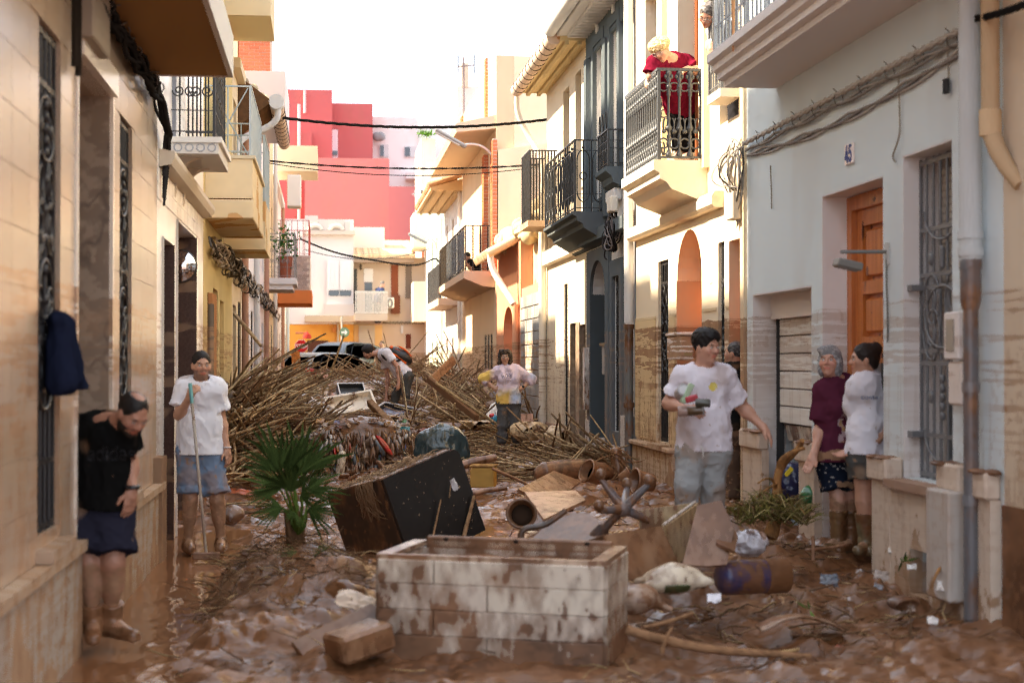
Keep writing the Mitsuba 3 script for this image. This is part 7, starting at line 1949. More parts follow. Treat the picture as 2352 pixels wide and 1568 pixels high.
# textile bale
k = thing('textile_bale', 'big bale of muddy rags spilling colours, mud on its top', 'bale')
c = at(840, 1030, 'y', 23.9)
add(k + '__core', Blob([ell(c + A([0, 0.25, -0.1]), (0.78, 0.42, 0.52), None, 0.05), ell(c + A([-0.3, 0.2, -0.3]), (0.5, 0.4, 0.45), None, 0.1)], 0.03, wrinkle=0.04, wfreq=(5, 5, 5), seed=4).mb((0.17, 0.095, 0.055)), 'm_muddy', mud=0.6)
RAG = [(0.36, 0.27, 0.20), (0.26, 0.17, 0.11), (0.50, 0.45, 0.40), (0.18, 0.10, 0.06), (0.12, 0.15, 0.17), (0.55, 0.03, 0.03), (0.05, 0.12, 0.35), (0.05, 0.22, 0.24), (0.45, 0.22, 0.06), (0.62, 0.60, 0.57), (0.22, 0.20, 0.19), (0.05, 0.18, 0.06), (0.34, 0.20, 0.13), (0.20, 0.12, 0.07)]
PW = A([6, 6, 4, 6, 2, 1.3, 0.9, 0.9, 0.9, 2.0, 3, .4, 5, 5]); PW = PW / PW.sum()
def rag(px, py, Y, L, w, col):
    p = at(px, py, 'y', Y)
    n = 6
    t = np.linspace(0, 1, n)
    sw = rng.normal(0, 0.25); out = rng.uniform(0.02, 0.09)
    mid = p + np.stack([sw * L * t, -out * np.sin(t * 2.2), -L * t], 1)
    s_ = unit(A([1, rng.normal(0, 0.7), rng.normal(0, .3)])) * w
    wd = (0.5 + 0.5 * np.sin(t * 2.6 + 0.3))[:, None]
    fold = A([0, -1, 0]) * w * 0.8
    V = np.vstack([mid - s_ * wd, mid + fold * wd, mid + s_ * wd, mid - fold * 0.3 * wd])
    f = []
    for i in range(n - 1):
        for q in range(4):
            q2 = (q + 1) % 4
            f.append([q * n + i, q2 * n + i, q2 * n + i + 1, q * n + i + 1])
    put(k, 'rag', MB(col).raw(V, f), 'm_muddy', mud=0.42)


for i in range(300):
    py = rng.uniform(985, 1108); half = 118 - 0.25 * abs(py - 1040)
    px = 838 + rng.uniform(-half, half)
    Yr = 23.45 + 0.35 * ((px - 838) / 120) ** 2 + 0.5 * max(0, (1010 - py) / 60)
    rag(px, py, Yr, rng.uniform(0.07, 0.24), rng.uniform(0.012, 0.05), A(RAG[int(rng.choice(len(RAG), p=PW))]) * rng.uniform(0.7, 1.15))
for i in range(40):
    py = rng.uniform(960, 1000); px = rng.uniform(720, 955)
    sheet('textile_scrap', 'small crumpled scrap lying on the muddy top of the rag bale', 'cloth', at(px, py, 'y', 23.9), (rng.uniform(0.03, 0.08), rng.uniform(0.03, 0.06)), (rng.normal(0, .3), -0.5, 0.8), A(RAG[int(rng.choice(len(RAG), p=PW))]), 'm_muddy', 0.4, 7, 0.45, group='scraps on the rag bale')
rag(868, 1000, 23.35, 0.26, 0.06, (0.55, 0.02, 0.025)); rag(832, 1000, 23.3, 0.16, 0.018, (0.10, 0.13, 0.45)); rag(757, 1085, 23.2, 0.12, 0.06, (0.03, 0.10, 0.40))
one('white_bottle', MB((0.66, 0.58, 0.46)).lathe([(0.001, 0), (0.055, 0), (0.06, 0.03), (0.058, 0.36), (0.045, 0.42), (0.001, 0.44)], at(778, 1108, 'y', 22.9), (0.12, -0.1, 1), 16), 'm_muddy', 'pale round post end sticking out of the rag bale', 'post', mud=0.25)
# slab, beams, foam, boards behind the woman
plank_at('pale concrete slab leaning in the cane pile', ((562, 934, 0.2), (592, 926, 0.25), (634, 932, 0.2), (626, 1004, -0.2), (556, 1008, -0.2)), 21.9, 0.08, (0.40, 0.30, 0.22), 'concrete_slab', 'm_muddy', 0.35, 'slab')
for (p0, p1, Y0, Y1, w, h, col, lb) in (((985, 872), (1095, 960), 30.5, 28.0, 0.055, 0.04, (0.15, 0.08, 0.045), 'dark long beam sloping down through the canes'), ((988, 878), (1042, 826), 33, 34, 0.09, 0.03, (0.34, 0.19, 0.10), 'brown plank sticking up from the right cane pile'),
                                    ((850, 925), (930, 1010), 27.0, 24.4, 0.055, 0.05, (0.24, 0.15, 0.09), 'grey brown pole sloping over the rag bale'), ((640, 940), (690, 975), 26, 25, 0.09, 0.08, (0.16, 0.08, 0.045), 'short dark beam end behind the palm')):
    a, b = at(*p0, 'y', Y0), at(*p1, 'y', Y1)
    d = b - a; u_ = unit(d); s_ = unit(np.cross(u_, [0, 1, 0.2])); t_ = np.cross(u_, s_)
    one('beam', MB(col).box(0, np.linalg.norm(d), -w, w, -h, h, b=0.01), 'm_timber', lb, 'beam', M=frame(a, u_, s_, t_))
for (px, py, Y, r, lb) in ((1215, 990, 26.5, (0.28, 0.2, 0.12), 'big yellowish lump of foam behind the woman'), (1283, 1000, 25.6, (0.20, 0.16, 0.13), 'smaller yellowish lump of foam to the right of the big one'), (1095, 975, 29.0, (0.3, 0.2, 0.05), 'flat pale lump left of the woman')):
    lump('foam_lump', lb, 'foam', px, py, Y, r, (0.60, 0.44, 0.26), 'm_muddy', 0.075, 0.2, 7, (4, 4, 4), 0.018)
plank_at('white rounded plastic panel propped behind the woman', ((1113, 955, 0), (1128, 926, 0.1), (1146, 918, 0.1), (1146, 960, 0)), 29.0, 0.04, (0.78, 0.78, 0.78), 'plastic_sheet', 'm_muddy', 0.1, 'plastic sheet')
plank_at('pinkish board standing right of the woman', ((1192, 950, 0), (1224, 949, 0), (1226, 985, -0.1), (1192, 988, -0.1)), 28.6, 0.05, (0.50, 0.29, 0.22), 'board', 'm_muddy', 0.25)
for (px, py, col) in ((1129, 958, (0.55, 0.05, 0.06)), (1134, 965, (0.03, 0.25, 0.45)), (1140, 960, (0.65, 0.55, 0.05)), (1143, 968, (0.05, 0.16, 0.4))):
    pass
k = thing('colourful_toy', 'bright toy in red, blue and yellow by the white panel', 'toy')
for nm, px, py, r, col in (('body', 1135, 963, (0.07, 0.06, 0.09), (0.03, 0.22, 0.42)), ('head', 1130, 954, (0.05, 0.05, 0.04), (0.5, 0.04, 0.05)), ('arm', 1139, 959, (0.04, 0.04, 0.04), (0.65, 0.5, 0.05)), ('arm', 1143, 967, (0.05, 0.04, 0.03), (0.04, 0.14, 0.4))):
    put(k, nm, MB(col).ball(at(px, py, 'y', 28.2), r), 'm_gloss')
for i, (px, py, Y, s_, col) in enumerate([(rng.uniform(1040, 1400), rng.uniform(1005, 1055), rng.uniform(22.5, 25), rng.uniform(0.05, 0.11), [(0.55, 0.52, 0.48), (0.42, 0.40, 0.38), (0.62, 0.56, 0.48), (0.48, 0.36, 0.26)][i % 4]) for i in range(26)]):
    p = at(px, py, 'z', 0.25)
    p[2] = gz(p[0], p[1]) + 0.08
    sheet('plastic_litter', 'crumpled pale plastic on the canes near the right wall', 'litter', p, (s_, s_ * 0.7), (rng.normal(0, .4), -0.6, 0.7), col, 'm_muddy', 0.5, 10, 0.2, group='pale plastic litter on the canes')
for i in range(90):
    zone = i % 3
    x, y = [(rng.uniform(-1.25, -0.2), rng.uniform(20.8, 28)), (rng.uniform(-0.9, 1.8), rng.uniform(27, 44)), (rng.uniform(1.3, 3.6), rng.uniform(27.5, 40))][zone]
    s_ = rng.uniform(0.06, 0.2)
    col_ = [(0.20, 0.13, 0.085), (0.12, 0.10, 0.09), (0.34, 0.26, 0.19), (0.46, 0.40, 0.34), (0.10, 0.13, 0.16), (0.28, 0.10, 0.07)][int(rng.integers(6))]
    sheet('rubbish_scrap', 'crumpled muddy rubbish caught ' + ['in the left cane heap', 'in the middle of the pile', 'in the right cane heap'][zone], 'rubbish', [x, y, gz(x, y) + rng.uniform(0.05, 0.3)], (s_, s_ * rng.uniform(0.4, 1)), (rng.normal(0, .6), -0.7, rng.uniform(0, 1)), col_, 'm_muddy', 0.5, 9, 0.4, group='rubbish ' + ['in the left heap', 'in the middle of the pile', 'in the right heap'][zone])
for i in range(24):
    px, py = rng.uniform(660, 980), rng.uniform(868, 925)
    sheet('pale_scrap', 'pale torn scrap on the far part of the pile', 'litter', at(px, py, 'y', 36 + 6 * rng.random()), (rng.uniform(0.1, 0.26), rng.uniform(0.06, 0.15)), (rng.normal(0, .5), -0.7, 0.6), A([(0.62, 0.50, 0.38), (0.66, 0.62, 0.58), (0.50, 0.30, 0.22), (0.40, 0.36, 0.34)][i % 4]), 'm_muddy', 0.4, 9, 0.25, group='pale scraps on the far pile')
# dark drift behind the backpack man and crumpled white things on the pile
for (px, py, Y, s_, col, lb) in ((712, 920, 31, 0.20, (0.62, 0.60, 0.62), 'whitish crumpled plastic on the left of the pile'), (752, 935, 30, 0.12, (0.60, 0.60, 0.60), 'white plastic lump behind the tray'), (690, 965, 28, 0.08, (0.62, 0.60, 0.58), 'small white scrap near the short beam'), (588, 955, 22.5, 0.07, (0.30, 0.36, 0.42), 'blue grey plastic bottle caught in the canes')):
    sheet('plastic_scrap', lb, 'litter', at(px, py, 'y', Y), (s_, s_ * 0.6), (0.2, -0.8, 0.6), col, 'm_muddy', 0.4, 12, 0.12)
# palm in its clump
k = thing('palm', 'small uprooted fan palm standing in its muddy root clump', 'palm')
base = at(682, 1262, 'y', 11.5)
def fan(o, d, up, L, nb, spread, col, droop=0.25, wid=0.011):
    """A fan leaf: blades radiating from o around direction d; sheet geometry."""
    d = unit(d); s_ = unit(np.cross(d, up)); n = np.cross(s_, d)
    m = MB()
    for a in np.linspace(-spread, spread, nb):
        e = d * math.cos(a) + s_ * math.sin(a)
        l = L * (0.66 + 0.34 * math.cos(a)) * rng.uniform(0.62, 1.12)
        c = A(col) * rng.uniform(0.6, 1.35)
        q = unit(np.cross(e, n))
        dr_ = A([0, 0, -1]) * droop * l * rng.uniform(0.5, 1.5)
        p1, p2, p3 = o + e * l * 0.35, o + e * l * 0.72 + dr_ * 0.25, o + e * l + dr_ * 0.8
        w = wid * l / 0.4
        V = [o, p1 - q * w + n * w * .5, p1, p1 + q * w + n * w * .5, p2 - q * w * 0.8 + n * w * .4, p2, p2 + q * w * 0.8 + n * w * .4, p3]
        m.raw(V, [[0, 1, 2], [0, 2, 3], [1, 4, 2], [4, 5, 2], [2, 5, 3], [5, 6, 3], [4, 7, 5], [5, 7, 6]], c, sheet=True)
    return m


for i in range(10):
    q = base + A([rng.normal(0, 0.03), rng.normal(0, 0.03), 0])
    put(k, 'trunk', MB((0.10, 0.055, 0.03)).tube([q - A([0, 0, 0.1]), q + A([rng.normal(0, .03), 0, rng.uniform(0.16, 0.3)])], [0.035, 0.018], 7), 'm_timber')
tips = [((664, 1080), 0.37, 0, (-0.05, 0, 1)), ((640, 1085), 0.35, -0.1, (-0.5, 0, 0.95)), ((692, 1085), 0.34, 0.1, (0.45, 0, 0.95)), ((645, 1125), 0.33, -0.15, (-0.95, -0.2, 0.4)), ((705, 1125), 0.32, 0.12, (0.95, -0.2, 0.4)),
        ((668, 1130), 0.30, -0.2, (0.15, -0.6, 0.75)), ((655, 1120), 0.30, -0.25, (-0.35, -0.7, 0.6)), ((690, 1140), 0.28, -0.25, (0.5, -0.7, 0.35)), ((672, 1100), 0.33, 0.15, (0.2, 0.3, 0.9)), ((650, 1165), 0.26, -0.1, (-1, -0.1, -0.1)), ((705, 1170), 0.27, -0.15, (1, -0.3, -0.15)), ((676, 1175), 0.24, -0.22, (-0.1, -0.9, -0.2))]
for (q, L, dy, d) in tips:
    o = at(*q, 'y', 11.5 + dy)
    fr_ = put(k, 'frond', fan(o, A(d), A([0.25 * rng.normal(), -1, 0.35]), L * (1.15 if d[2] > 0.5 else 0.85) * rng.uniform(0.9, 1.15), 13, 0.85, A((0.045, 0.070, 0.020)) * rng.uniform(0.7, 1.3), 0.16, 0.013), 'm_leaf')
    put(fr_, 'leaf_stalk', MB((0.09, 0.14, 0.03)).tube(smooth_path([base + A([0, 0, 0.1]), (base + o) / 2 + A([0.02, 0, 0.03]), o], 8), [0.012] * 4 + [0.007] * 4, 6), 'm_plain')
for (q, d, L) in (((706, 1292), (0.3, -0.3, 0.25), 0.28), ((712, 1290), (0.9, -0.2, -0.15), 0.32), ((690, 1280), (-0.6, -0.3, 0.1), 0.22)):
    put(k, 'frond', fan(at(*q, 'y', 11.25), A(d), A([0, -0.6, 0.8]), L, 16, 1.7, (0.11, 0.115, 0.045), 0.25, 0.012), 'm_leaf')
# potted plant on the white balcony
k = thing('balcony_plant', 'leafy green plant behind the white railed balcony', 'plant')
c = A([XL + 0.46, 39.3, 4.34])
m = MB()
for i in range(260):
    p = c + rng.normal(0, 1, 3) * A([0.13, 0.3, 0.22]); d = unit(rng.normal(0, 1, 3)) * rng.uniform(0.05, 0.1); s_ = unit(np.cross(d, rng.normal(0, 1, 3))) * 0.03
    m.raw([p, p + d * 0.5 + s_, p + d, p + d * 0.5 - s_], [[0, 1, 2, 3]], A([0.04, 0.10, 0.02]) * rng.uniform(0.5, 1.8), sheet=True)
add(k + '__leaves', m, 'm_leaf'); stuff(k + '__leaves')
add(k + '__pot', MB((0.30, 0.10, 0.06)).lathe([(0.001, 0), (0.12, 0), (0.16, 0.5), (0.001, 0.5)], c + A([0, 0, -0.78]), n=16), 'm_plain')
# navy jacket hung on the first grille
px0 = ly(106)
c = A([XL + 0.05, px0 + 0.02, lz(106, 812)])
prims = [cone(c + A([0.0, -0.02, 0.15]), c + A([0.03, -0.05, -0.14]), 0.04, 0.075, 0.04), cone(c + A([0.02, 0.08, 0.13]), c + A([0.05, 0.20, -0.17]), 0.045, 0.065, 0.05), cone(c + A([0.03, 0.0, 0.13]), c + A([0.06, 0.08, -0.12]), 0.035, 0.05, 0.04), cone(c + A([0.0, -0.06, 0.17]), c + A([0.02, 0.10, 0.155]), 0.035, 0.035, 0.04)]
one('jacket', Blob(prims, 0.010, [(c + A([0, 0, -0.20]), (0, 0.1, -1))], wrinkle=0.02, wfreq=(17, 17, 3), seed=12).mb((0.010, 0.013, 0.028)), 'm_plain', 'navy jacket hung on the first window grille at the left', 'jacket')
# ------------------------------------------------------------------ people
def lerp(a, b, t): return A(a) * (1 - t) + A(b) * t
MUDC = A([0.27, 0.15, 0.085])


def hand_prims(w, d, n, side, curl=0.4, s=1.0, spread=0.12):
    """Palm and five fingers. w wrist, d towards the fingertips, n out of the back of the hand, side = direction of the thumb."""
    d, n = unit(d), unit(n)
    t = unit(np.cross(n, d)); t = t if t @ A(side) > 0 else -t
    P = [cone(w, w + d * 0.045 * s, 0.026 * s, 0.030 * s, 0.02)]
    k0 = w + d * 0.085 * s
    for i, (o, L) in enumerate(((0.030, 0.072), (0.010, 0.080), (-0.010, 0.074), (-0.029, 0.058))):
        b = k0 + t * o * s
        P.append(cone(w + d * 0.025 * s + t * o * 0.6 * s, b, 0.017 * s, 0.0135 * s, 0.012))
        e = unit(d + t * o * spread * 30 * 0.3 + (-n) * curl * (0.45 + 0.05 * i))
        m = b + e * L * 0.5 * s
        e2 = unit(e - n * curl * 0.9 - d * curl * 0.25)
        P.append(cone(b, m, 0.0105 * s, 0.0095 * s, 0.006)); P.append(cone(m, m + e2 * L * 0.5 * s, 0.0095 * s, 0.0075 * s, 0.004))
    b = w + d * 0.03 * s + t * 0.024 * s
    m = b + unit(t * 0.8 + d * 0.7 - n * 0.35) * 0.045 * s
    P += [cone(w + d * 0.02 * s, b, 0.02 * s, 0.016 * s, 0.015), cone(b, m, 0.0135 * s, 0.0115 * s, 0.01), cone(m, m + unit(d * 0.9 + t * 0.3 - n * 0.5 * curl) * 0.035 * s, 0.0115 * s, 0.009 * s, 0.005)]
    return P


def head_frame(f, up=(0, 0, 1)):
    f = unit(f); r = unit(np.cross(f, up)); u = np.cross(r, f)
    return r, f, u


def head_prims(c, R, s=1.0, jaw=1.0, nose=1.0):
    r, f, u = R
    def q(a, b, d): return c + (r * a + f * b + u * d) * s
    P = [ell(q(0, -0.012, 0.030), A([0.074, 0.094, 0.088]) * s, R, 0.03), ell(q(0, 0.022, -0.045), A([0.057 * jaw, 0.064, 0.075]) * s, R, 0.04),
         ell(q(0, 0.060, -0.098), A([0.024 * jaw, 0.022, 0.020]) * s, R, 0.03), cone(q(-0.034, 0.078, 0.022), q(0.034, 0.078, 0.022), 0.012 * s, 0.012 * s, 0.02),
         cone(q(0, 0.086, 0.012), q(0, 0.106 * nose, -0.026), 0.008 * s, 0.0125 * s, 0.012), cone(q(-0.012, 0.094, -0.030), q(0.012, 0.094, -0.030), 0.009 * s, 0.009 * s, 0.008)]
    for sg in (-1, 1):
        P.append(ell(q(sg * 0.040, 0.058, -0.026), A([0.026, 0.024, 0.026]) * s, R, 0.03))
        P.append(ell(q(sg * 0.032, 0.098, 0.003), A([0.017, 0.015, 0.010]) * s, R, 0.012, 's'))
        P.append(ell(q(sg * 0.078, -0.006, -0.012), A([0.010, 0.020, 0.033]) * s, R, 0.01))
    P += [cone(q(-0.017, 0.085, -0.058), q(0.017, 0.085, -0.058), 0.0085 * s, 0.0085 * s, 0.008), cone(q(-0.013, 0.083, -0.070), q(0.013, 0.083, -0.070), 0.009 * s, 0.009 * s, 0.008),
          cone(q(-0.02, 0.098, -0.0635), q(0.02, 0.098, -0.0635), 0.0035 * s, 0.0035 * s, 0.004, op='s')]
    return P


def person(label, J, look, skin, hair, shirt=None, trousers=None, shoes=None, res=0.009, hs=1.0, wide=1.0, up=(0, 0, 1), hands=(None, None), beard=None, leg_mud=None, group=None, chest_f=None, brow=(0.05, 0.035, 0.03), glasses=None, jaw=1.0, cres=None, bust=0.0, belly=0.0):
    """J: joints in metres (image-left side a, image-right side b). One continuous skin body, clothing, hair and face pieces as its children."""
    key = thing('person', label, 'person', group)
    cres = cres or res * 1.1
    shA, shB, hpA, hpB = J['shA'], J['shB'], J['hpA'], J['hpB']
    sm, hm = (shA + shB) / 2, (hpA + hpB) / 2
    s = unit(shB - shA); axis = unit(sm - hm)
    f = unit(np.cross(axis, s)); f = f if f @ A(chest_f if chest_f is not None else look) > 0 else -f
    nb = J.get('neck', sm + axis * 0.05)
    hc = J['head']; R = head_frame(look, up); hs = hs * 0.97
    W = wide
    def torso(g, k=0.07):
        P = [cone(lerp(shA, shB, 0.06), lerp(shA, shB, 0.94), 0.062 + g, 0.062 + g, k), cone(nb - axis * 0.03, shA, 0.05 + g, 0.052 + g, k), cone(nb - axis * 0.03, shB, 0.05 + g, 0.052 + g, k)]
        for sg in (-1, 1):
            P.append(cone(lerp(sm, hm, 0.15) + s * sg * 0.066 * W + f * 0.005, lerp(sm, hm, 0.60) + s * sg * 0.055 * W, (0.095 + g) * min(W, 1.12), (0.084 + g) * W, k))
            P.append(cone(lerp(sm, hm, 0.55) + s * sg * 0.052 * W, lerp(sm, hm, 1.0) + s * sg * 0.068 * W, (0.084 + g) * W, (0.098 + g) * W, k))
            if bust: P.append(ell(lerp(sm, hm, 0.27) + s * sg * 0.085 + f * (0.075 + 0.02 * bust), A([0.065, 0.06, 0.07]) * (0.8 + 0.3 * bust) + g * 0.6, (s, f, np.cross(s, f)), 0.05))
        if belly: P.append(ell(lerp(sm, hm, 0.68) + f * 0.05, A([0.14 * W, 0.10 * W, 0.16]) * (0.7 + 0.4 * belly) + g, (s, f, np.cross(s, f)), 0.08))
        return P
    def leg(hp, kn, an, g=0.0, k=0.04, sag_=1.0):
        back = unit(np.cross(kn - hp, s)); back = back if back @ f < 0 else -back
        P = [cone(hp, kn, 0.088 * W + g, 0.058 + g, k), cone(kn, an, 0.054 + g, 0.037 + g, k), ell(lerp(kn, an, 0.28) + back * 0.014, A([0.05, 0.052, 0.10]) + g * 0.7, None, 0.05)]
        return P
    P = torso(0.0) + head_prims(hc, R, hs, jaw) + [cone(nb - axis * 0.02, hc - R[2] * 0.055 * hs - R[1] * 0.02, 0.062, 0.053, 0.035)]
    for sd in 'AB':
        sh, el, wr = J['sh' + sd], J.get('el' + sd), J.get('wr' + sd)
        if el is None: continue
        P += [cone(sh, el, 0.056, 0.043, 0.03), cone(el, wr, 0.042, 0.028, 0.02), ell(lerp(el, wr, 0.22), (0.045, 0.045, 0.045), None, 0.04)]
        h = hands[0 if sd == 'A' else 1]
        if h: P += hand_prims(wr, h[0], h[1], h[2], *(h[3:]))
    for sd in 'AB':
        hp, kn, an = J['hp' + sd], J.get('kn' + sd), J.get('an' + sd)
        if kn is None: continue
        P += leg(hp, kn, an)
        if 'to' + sd in J: P += [cone(an + A([0, 0, -0.02]), J['to' + sd], 0.045, 0.032, 0.03)]
    B = Blob(P, res)
    low = min([J[k][2] for k in ('anA', 'anB') if k in J] or [0])
    def colour(v):
        c = np.tile(A(skin, float), (len(v), 1))
        n = meshkit.fbm(v * 40, 3, 2)[:, None]
        c = c * (0.92 + 0.16 * n)
        q = (v - hc) @ np.stack(R, 1) / hs
        face = (q[:, 1] > 0.03)
        lip = face & (np.abs(q[:, 0]) < 0.024) & (q[:, 2] < -0.052) & (q[:, 2] > -0.078) & (q[:, 1] > 0.080)
        c[lip] = c[lip] * A([0.95, 0.62, 0.60])
        chk = np.exp(-(((np.abs(q[:, 0]) - 0.042) / 0.02) ** 2 + ((q[:, 2] + 0.03) / 0.02) ** 2)) * face + np.exp(-((q[:, 0] / 0.014) ** 2 + ((q[:, 2] + 0.028) / 0.014) ** 2)) * (q[:, 1] > 0.09)
        c = c * (1 - 0.25 * chk[:, None] * A([0, 0.7, 0.6]))
        if beard is not None:
            bm = (q[:, 1] > -0.015) & (q[:, 2] < -0.040) & (q[:, 2] > -0.135) & ~lip & ~((q[:, 2] > -0.052) & (np.abs(q[:, 0]) < 0.006)) & ((np.abs(q[:, 0]) > 0.045) | (q[:, 2] < -0.075) | ((q[:, 2] > -0.054) & (q[:, 2] < -0.043) & (np.abs(q[:, 0]) < 0.03)))
            w = (beard[1] * (0.6 + 0.8 * meshkit.fbm(v * 150, 2, 3)))[:, None] * bm[:, None]
            c = c * (1 - np.clip(w, 0, 1)) + A(beard[0]) * np.clip(w, 0, 1)
        if leg_mud:
            z0, z1 = leg_mud
            w = np.clip((z1 - v[:, 2] + 0.25 * (meshkit.fbm(v * 11, 4, 5) - 0.5)) / 0.03, 0, 1) * (0.55 + 0.45 * (meshkit.fbm(v * 24, 3, 6) > 0.45))
            w = np.maximum(w, (v[:, 2] < z0) * 1.0)[:, None] * 0.92
            c = c * (1 - w) + MUDC * (0.8 + 0.4 * n) * w
        return c
    add(key, B.mb(fn=colour), 'm_skin')
    r, fh, u = R
    def q(a, b, d): return hc + (r * a + fh * b + u * d) * hs
    for sg in (-1, 1):
        m = MB((0.62, 0.58, 0.55)).ball(q(sg * 0.032, 0.079, 0.003), 0.0115 * hs)
        m.ball(q(sg * 0.032, 0.0872, 0.002), A([0.0052, 0.0052, 0.0052]) * hs, (0.02, 0.013, 0.01), 1)
        put(key, 'eye', m, 'm_gloss')
        put(key, 'eyelid', MB(A(skin) * 0.62).tube([q(sg * (0.032 + 0.015 * a), 0.089 - 0.005 * a * a, 0.0115 - 0.005 * a * a) for a in np.linspace(-1, 1, 7)], 0.0028 * hs, 5), 'm_skin')
        put(key, 'eyebrow', MB(brow).tube([q(sg * (0.033 + 0.019 * a), 0.0895 - 0.009 * a * a, 0.026 + 0.004 * a * (1 if a < 0.3 else -1.0)) for a in np.linspace(-1, 1, 7)], [0.002, 0.0036, 0.004, 0.004, 0.0036, 0.003, 0.0018], 5), 'm_plain')
    if glasses:
        m = MB(glasses)
        for sg in (-1, 1):
            a = np.linspace(0, 2 * np.pi, 18, endpoint=False)
            m.tube([q(sg * 0.033 + 0.025 * math.cos(t), 0.103, -0.002 + 0.019 * math.sin(t)) for t in a], 0.0022, 5, closed=True)
            m.tube([q(sg * 0.058, 0.102, 0.004), q(sg * 0.077, 0.0, 0.008)], 0.0022, 5)
        m.tube([q(-0.009, 0.104, 0.001), q(0.009, 0.104, 0.001)], 0.0022, 5)
        put(key, 'glasses', m, 'm_gloss')
    # hair
    st, hcol = hair[0], A(hair[1])
    hp_ = [ell(q(0, -0.016, 0.034), A([0.083, 0.101, 0.094]) * hs, R, 0.02)]
    cut = [ell(q(0, 0.108, -0.040), A([0.078, 0.078, 0.114]) * hs, R, 0.010, 's'), ell(q(0, 0.03, -0.155), A([0.13, 0.15, 0.12]) * hs, R, 0.02, 's')]
    wr, fr, hsed = 0.006, (60, 60, 30), 3
    if st == 'short': hp_ = [ell(q(0, -0.016, 0.034), A([0.079, 0.098, 0.091]) * hs, R, 0.02)]; wr = 0.003
    if st == 'thick': hp_ += [ell(q(0.0, 0.03, 0.098), A([0.066, 0.062, 0.034]) * hs, R, 0.03), ell(q(0, 0.07, 0.075), A([0.058, 0.03, 0.024]) * hs, R, 0.02), ell(q(0, -0.03, 0.06), A([0.088, 0.095, 0.08]) * hs, R, 0.03)]; wr = 0.009
    if st == 'bald': hp_ = [ell(q(0, -0.018, 0.032), A([0.079, 0.097, 0.090]) * hs, R, 0.02)]; cut.append(ell(q(0, -0.035, 0.135), A([0.040, 0.055, 0.05]) * hs, R, 0.02, 's')); wr = 0.002
    if st == 'bob': hp_ += [ell(q(sg * 0.066, -0.010, -0.045), A([0.030, 0.060, 0.075]) * hs, R, 0.03) for sg in (-1, 1)] + [ell(q(0, -0.075, -0.02), A([0.075, 0.045, 0.085]) * hs, R, 0.04), ell(q(0.035, 0.062, 0.082), A([0.05, 0.03, 0.028]) * hs, R, 0.03)]; cut = [ell(q(-0.012, 0.115, -0.050), A([0.058, 0.075, 0.105]) * hs, R, 0.015, 's')]; wr = 0.006; fr = (50, 50, 14)
    if st == 'bun': hp_ += [ell(q(0, -0.085, 0.085), A([0.052, 0.05, 0.05]) * hs, R, 0.02), ell(q(0, -0.06, -0.02), A([0.06, 0.05, 0.06]) * hs, R, 0.03)]; wr = 0.006
    if st == 'puffy':
        hp_ += [ell(q(0.07 * math.cos(a) * b, -0.01 + 0.06 * math.sin(a) * b, 0.085 - 0.03 * b), A([0.045, 0.045, 0.045]) * hs, R, 0.03) for a in np.linspace(0, 6.28, 9) for b in (0.5, 1.1)]; wr = 0.014; fr = (45, 45, 45)
        cut = [ell(q(0, 0.125, -0.050), A([0.080, 0.075, 0.090]) * hs, R, 0.012, 's'), ell(q(0, 0.03, -0.165), A([0.13, 0.15, 0.12]) * hs, R, 0.02, 's')]
    if st == 'curly':
        g = np.random.default_rng(5)
        for i in range(150):
            a, b = g.uniform(0, 6.28), g.uniform(-0.115, 0.11)
            rad = 0.085 + 0.018 * g.random() if b < 0.05 else 0.085 * math.sqrt(max(0, 1 - ((b - 0.05) / 0.075) ** 2)) + 0.004
            x, y = rad * math.cos(a), rad * math.sin(a) - 0.012
            if y > 0.045 and b < 0.075: continue
            hp_.append(ell(q(x, y, b), A([0.024, 0.024, 0.024]) * g.uniform(0.8, 1.25) * hs, R, 0.006))
        cut = [ell(q(0, 0.12, -0.045), A([0.052, 0.075, 0.105]) * hs, R, 0.012, 's')]; wr = 0.010; fr = (70, 70, 70)
    hb = Blob(hp_ + cut, min(res, 0.007), wrinkle=wr, wfreq=fr, seed=hsed)
    def hcol_f(v):
        n = meshkit.fbm(v * A(fr) * 1.5, 3, 7)
        base = hcol * (0.65 + 0.7 * n[:, None])
        if len(hair) > 2: base = np.where((meshkit.fbm(v * 55, 2, 9) > 0.55)[:, None], A(hair[2]) * (0.8 + 0.4 * n[:, None]), base)
        return base
    put(key, 'hair', hb.mb(fn=hcol_f), 'm_hair')
    out = {'key': key, 'body': B, 'R': R, 'f': f, 's': s, 'axis': axis, 'sm': sm, 'hm': hm}
    # shirt
    if shirt:
        col, sleeve, hem, mud = shirt['col'], shirt.get('sleeve', 0.62), shirt.get('hem', 1.12), shirt.get('mud', 0.25)
        g = shirt.get('loose', 0.016)
        Q = torso(g)
        if shirt.get('skirted', True):
            for sg in (-1, 1): Q.append(cone(lerp(sm, hm, 0.6) + s * sg * 0.058 * W, lerp(sm, hm, hem + 0.25) + s * sg * 0.072 * W, (0.090 + g) * W, (0.110 + g * 1.2) * W, 0.08))
        for sd in 'AB':
            sh, el, wrj = J['sh' + sd], J.get('el' + sd), J.get('wr' + sd)
            if el is None: continue
            if sleeve <= 1:
                e = lerp(sh, el, sleeve)
                Q.append(cone(sh - axis * 0.01, lerp(sh, el, sleeve + 0.25), 0.064 + g * 0.5, 0.066 + g * 1.3, 0.035, [(e, el - sh)]))
            else:
                e = lerp(el, wrj, sleeve - 1)
                Q.append(cone(sh - axis * 0.01, el, 0.064 + g * 0.6, 0.056 + g, 0.035)); Q.append(cone(el, lerp(el, wrj, sleeve - 0.75), 0.054 + g, 0.048 + g, 0.03, [(e, wrj - el)]))
        if shirt.get('extra'): Q += shirt['extra'](out)
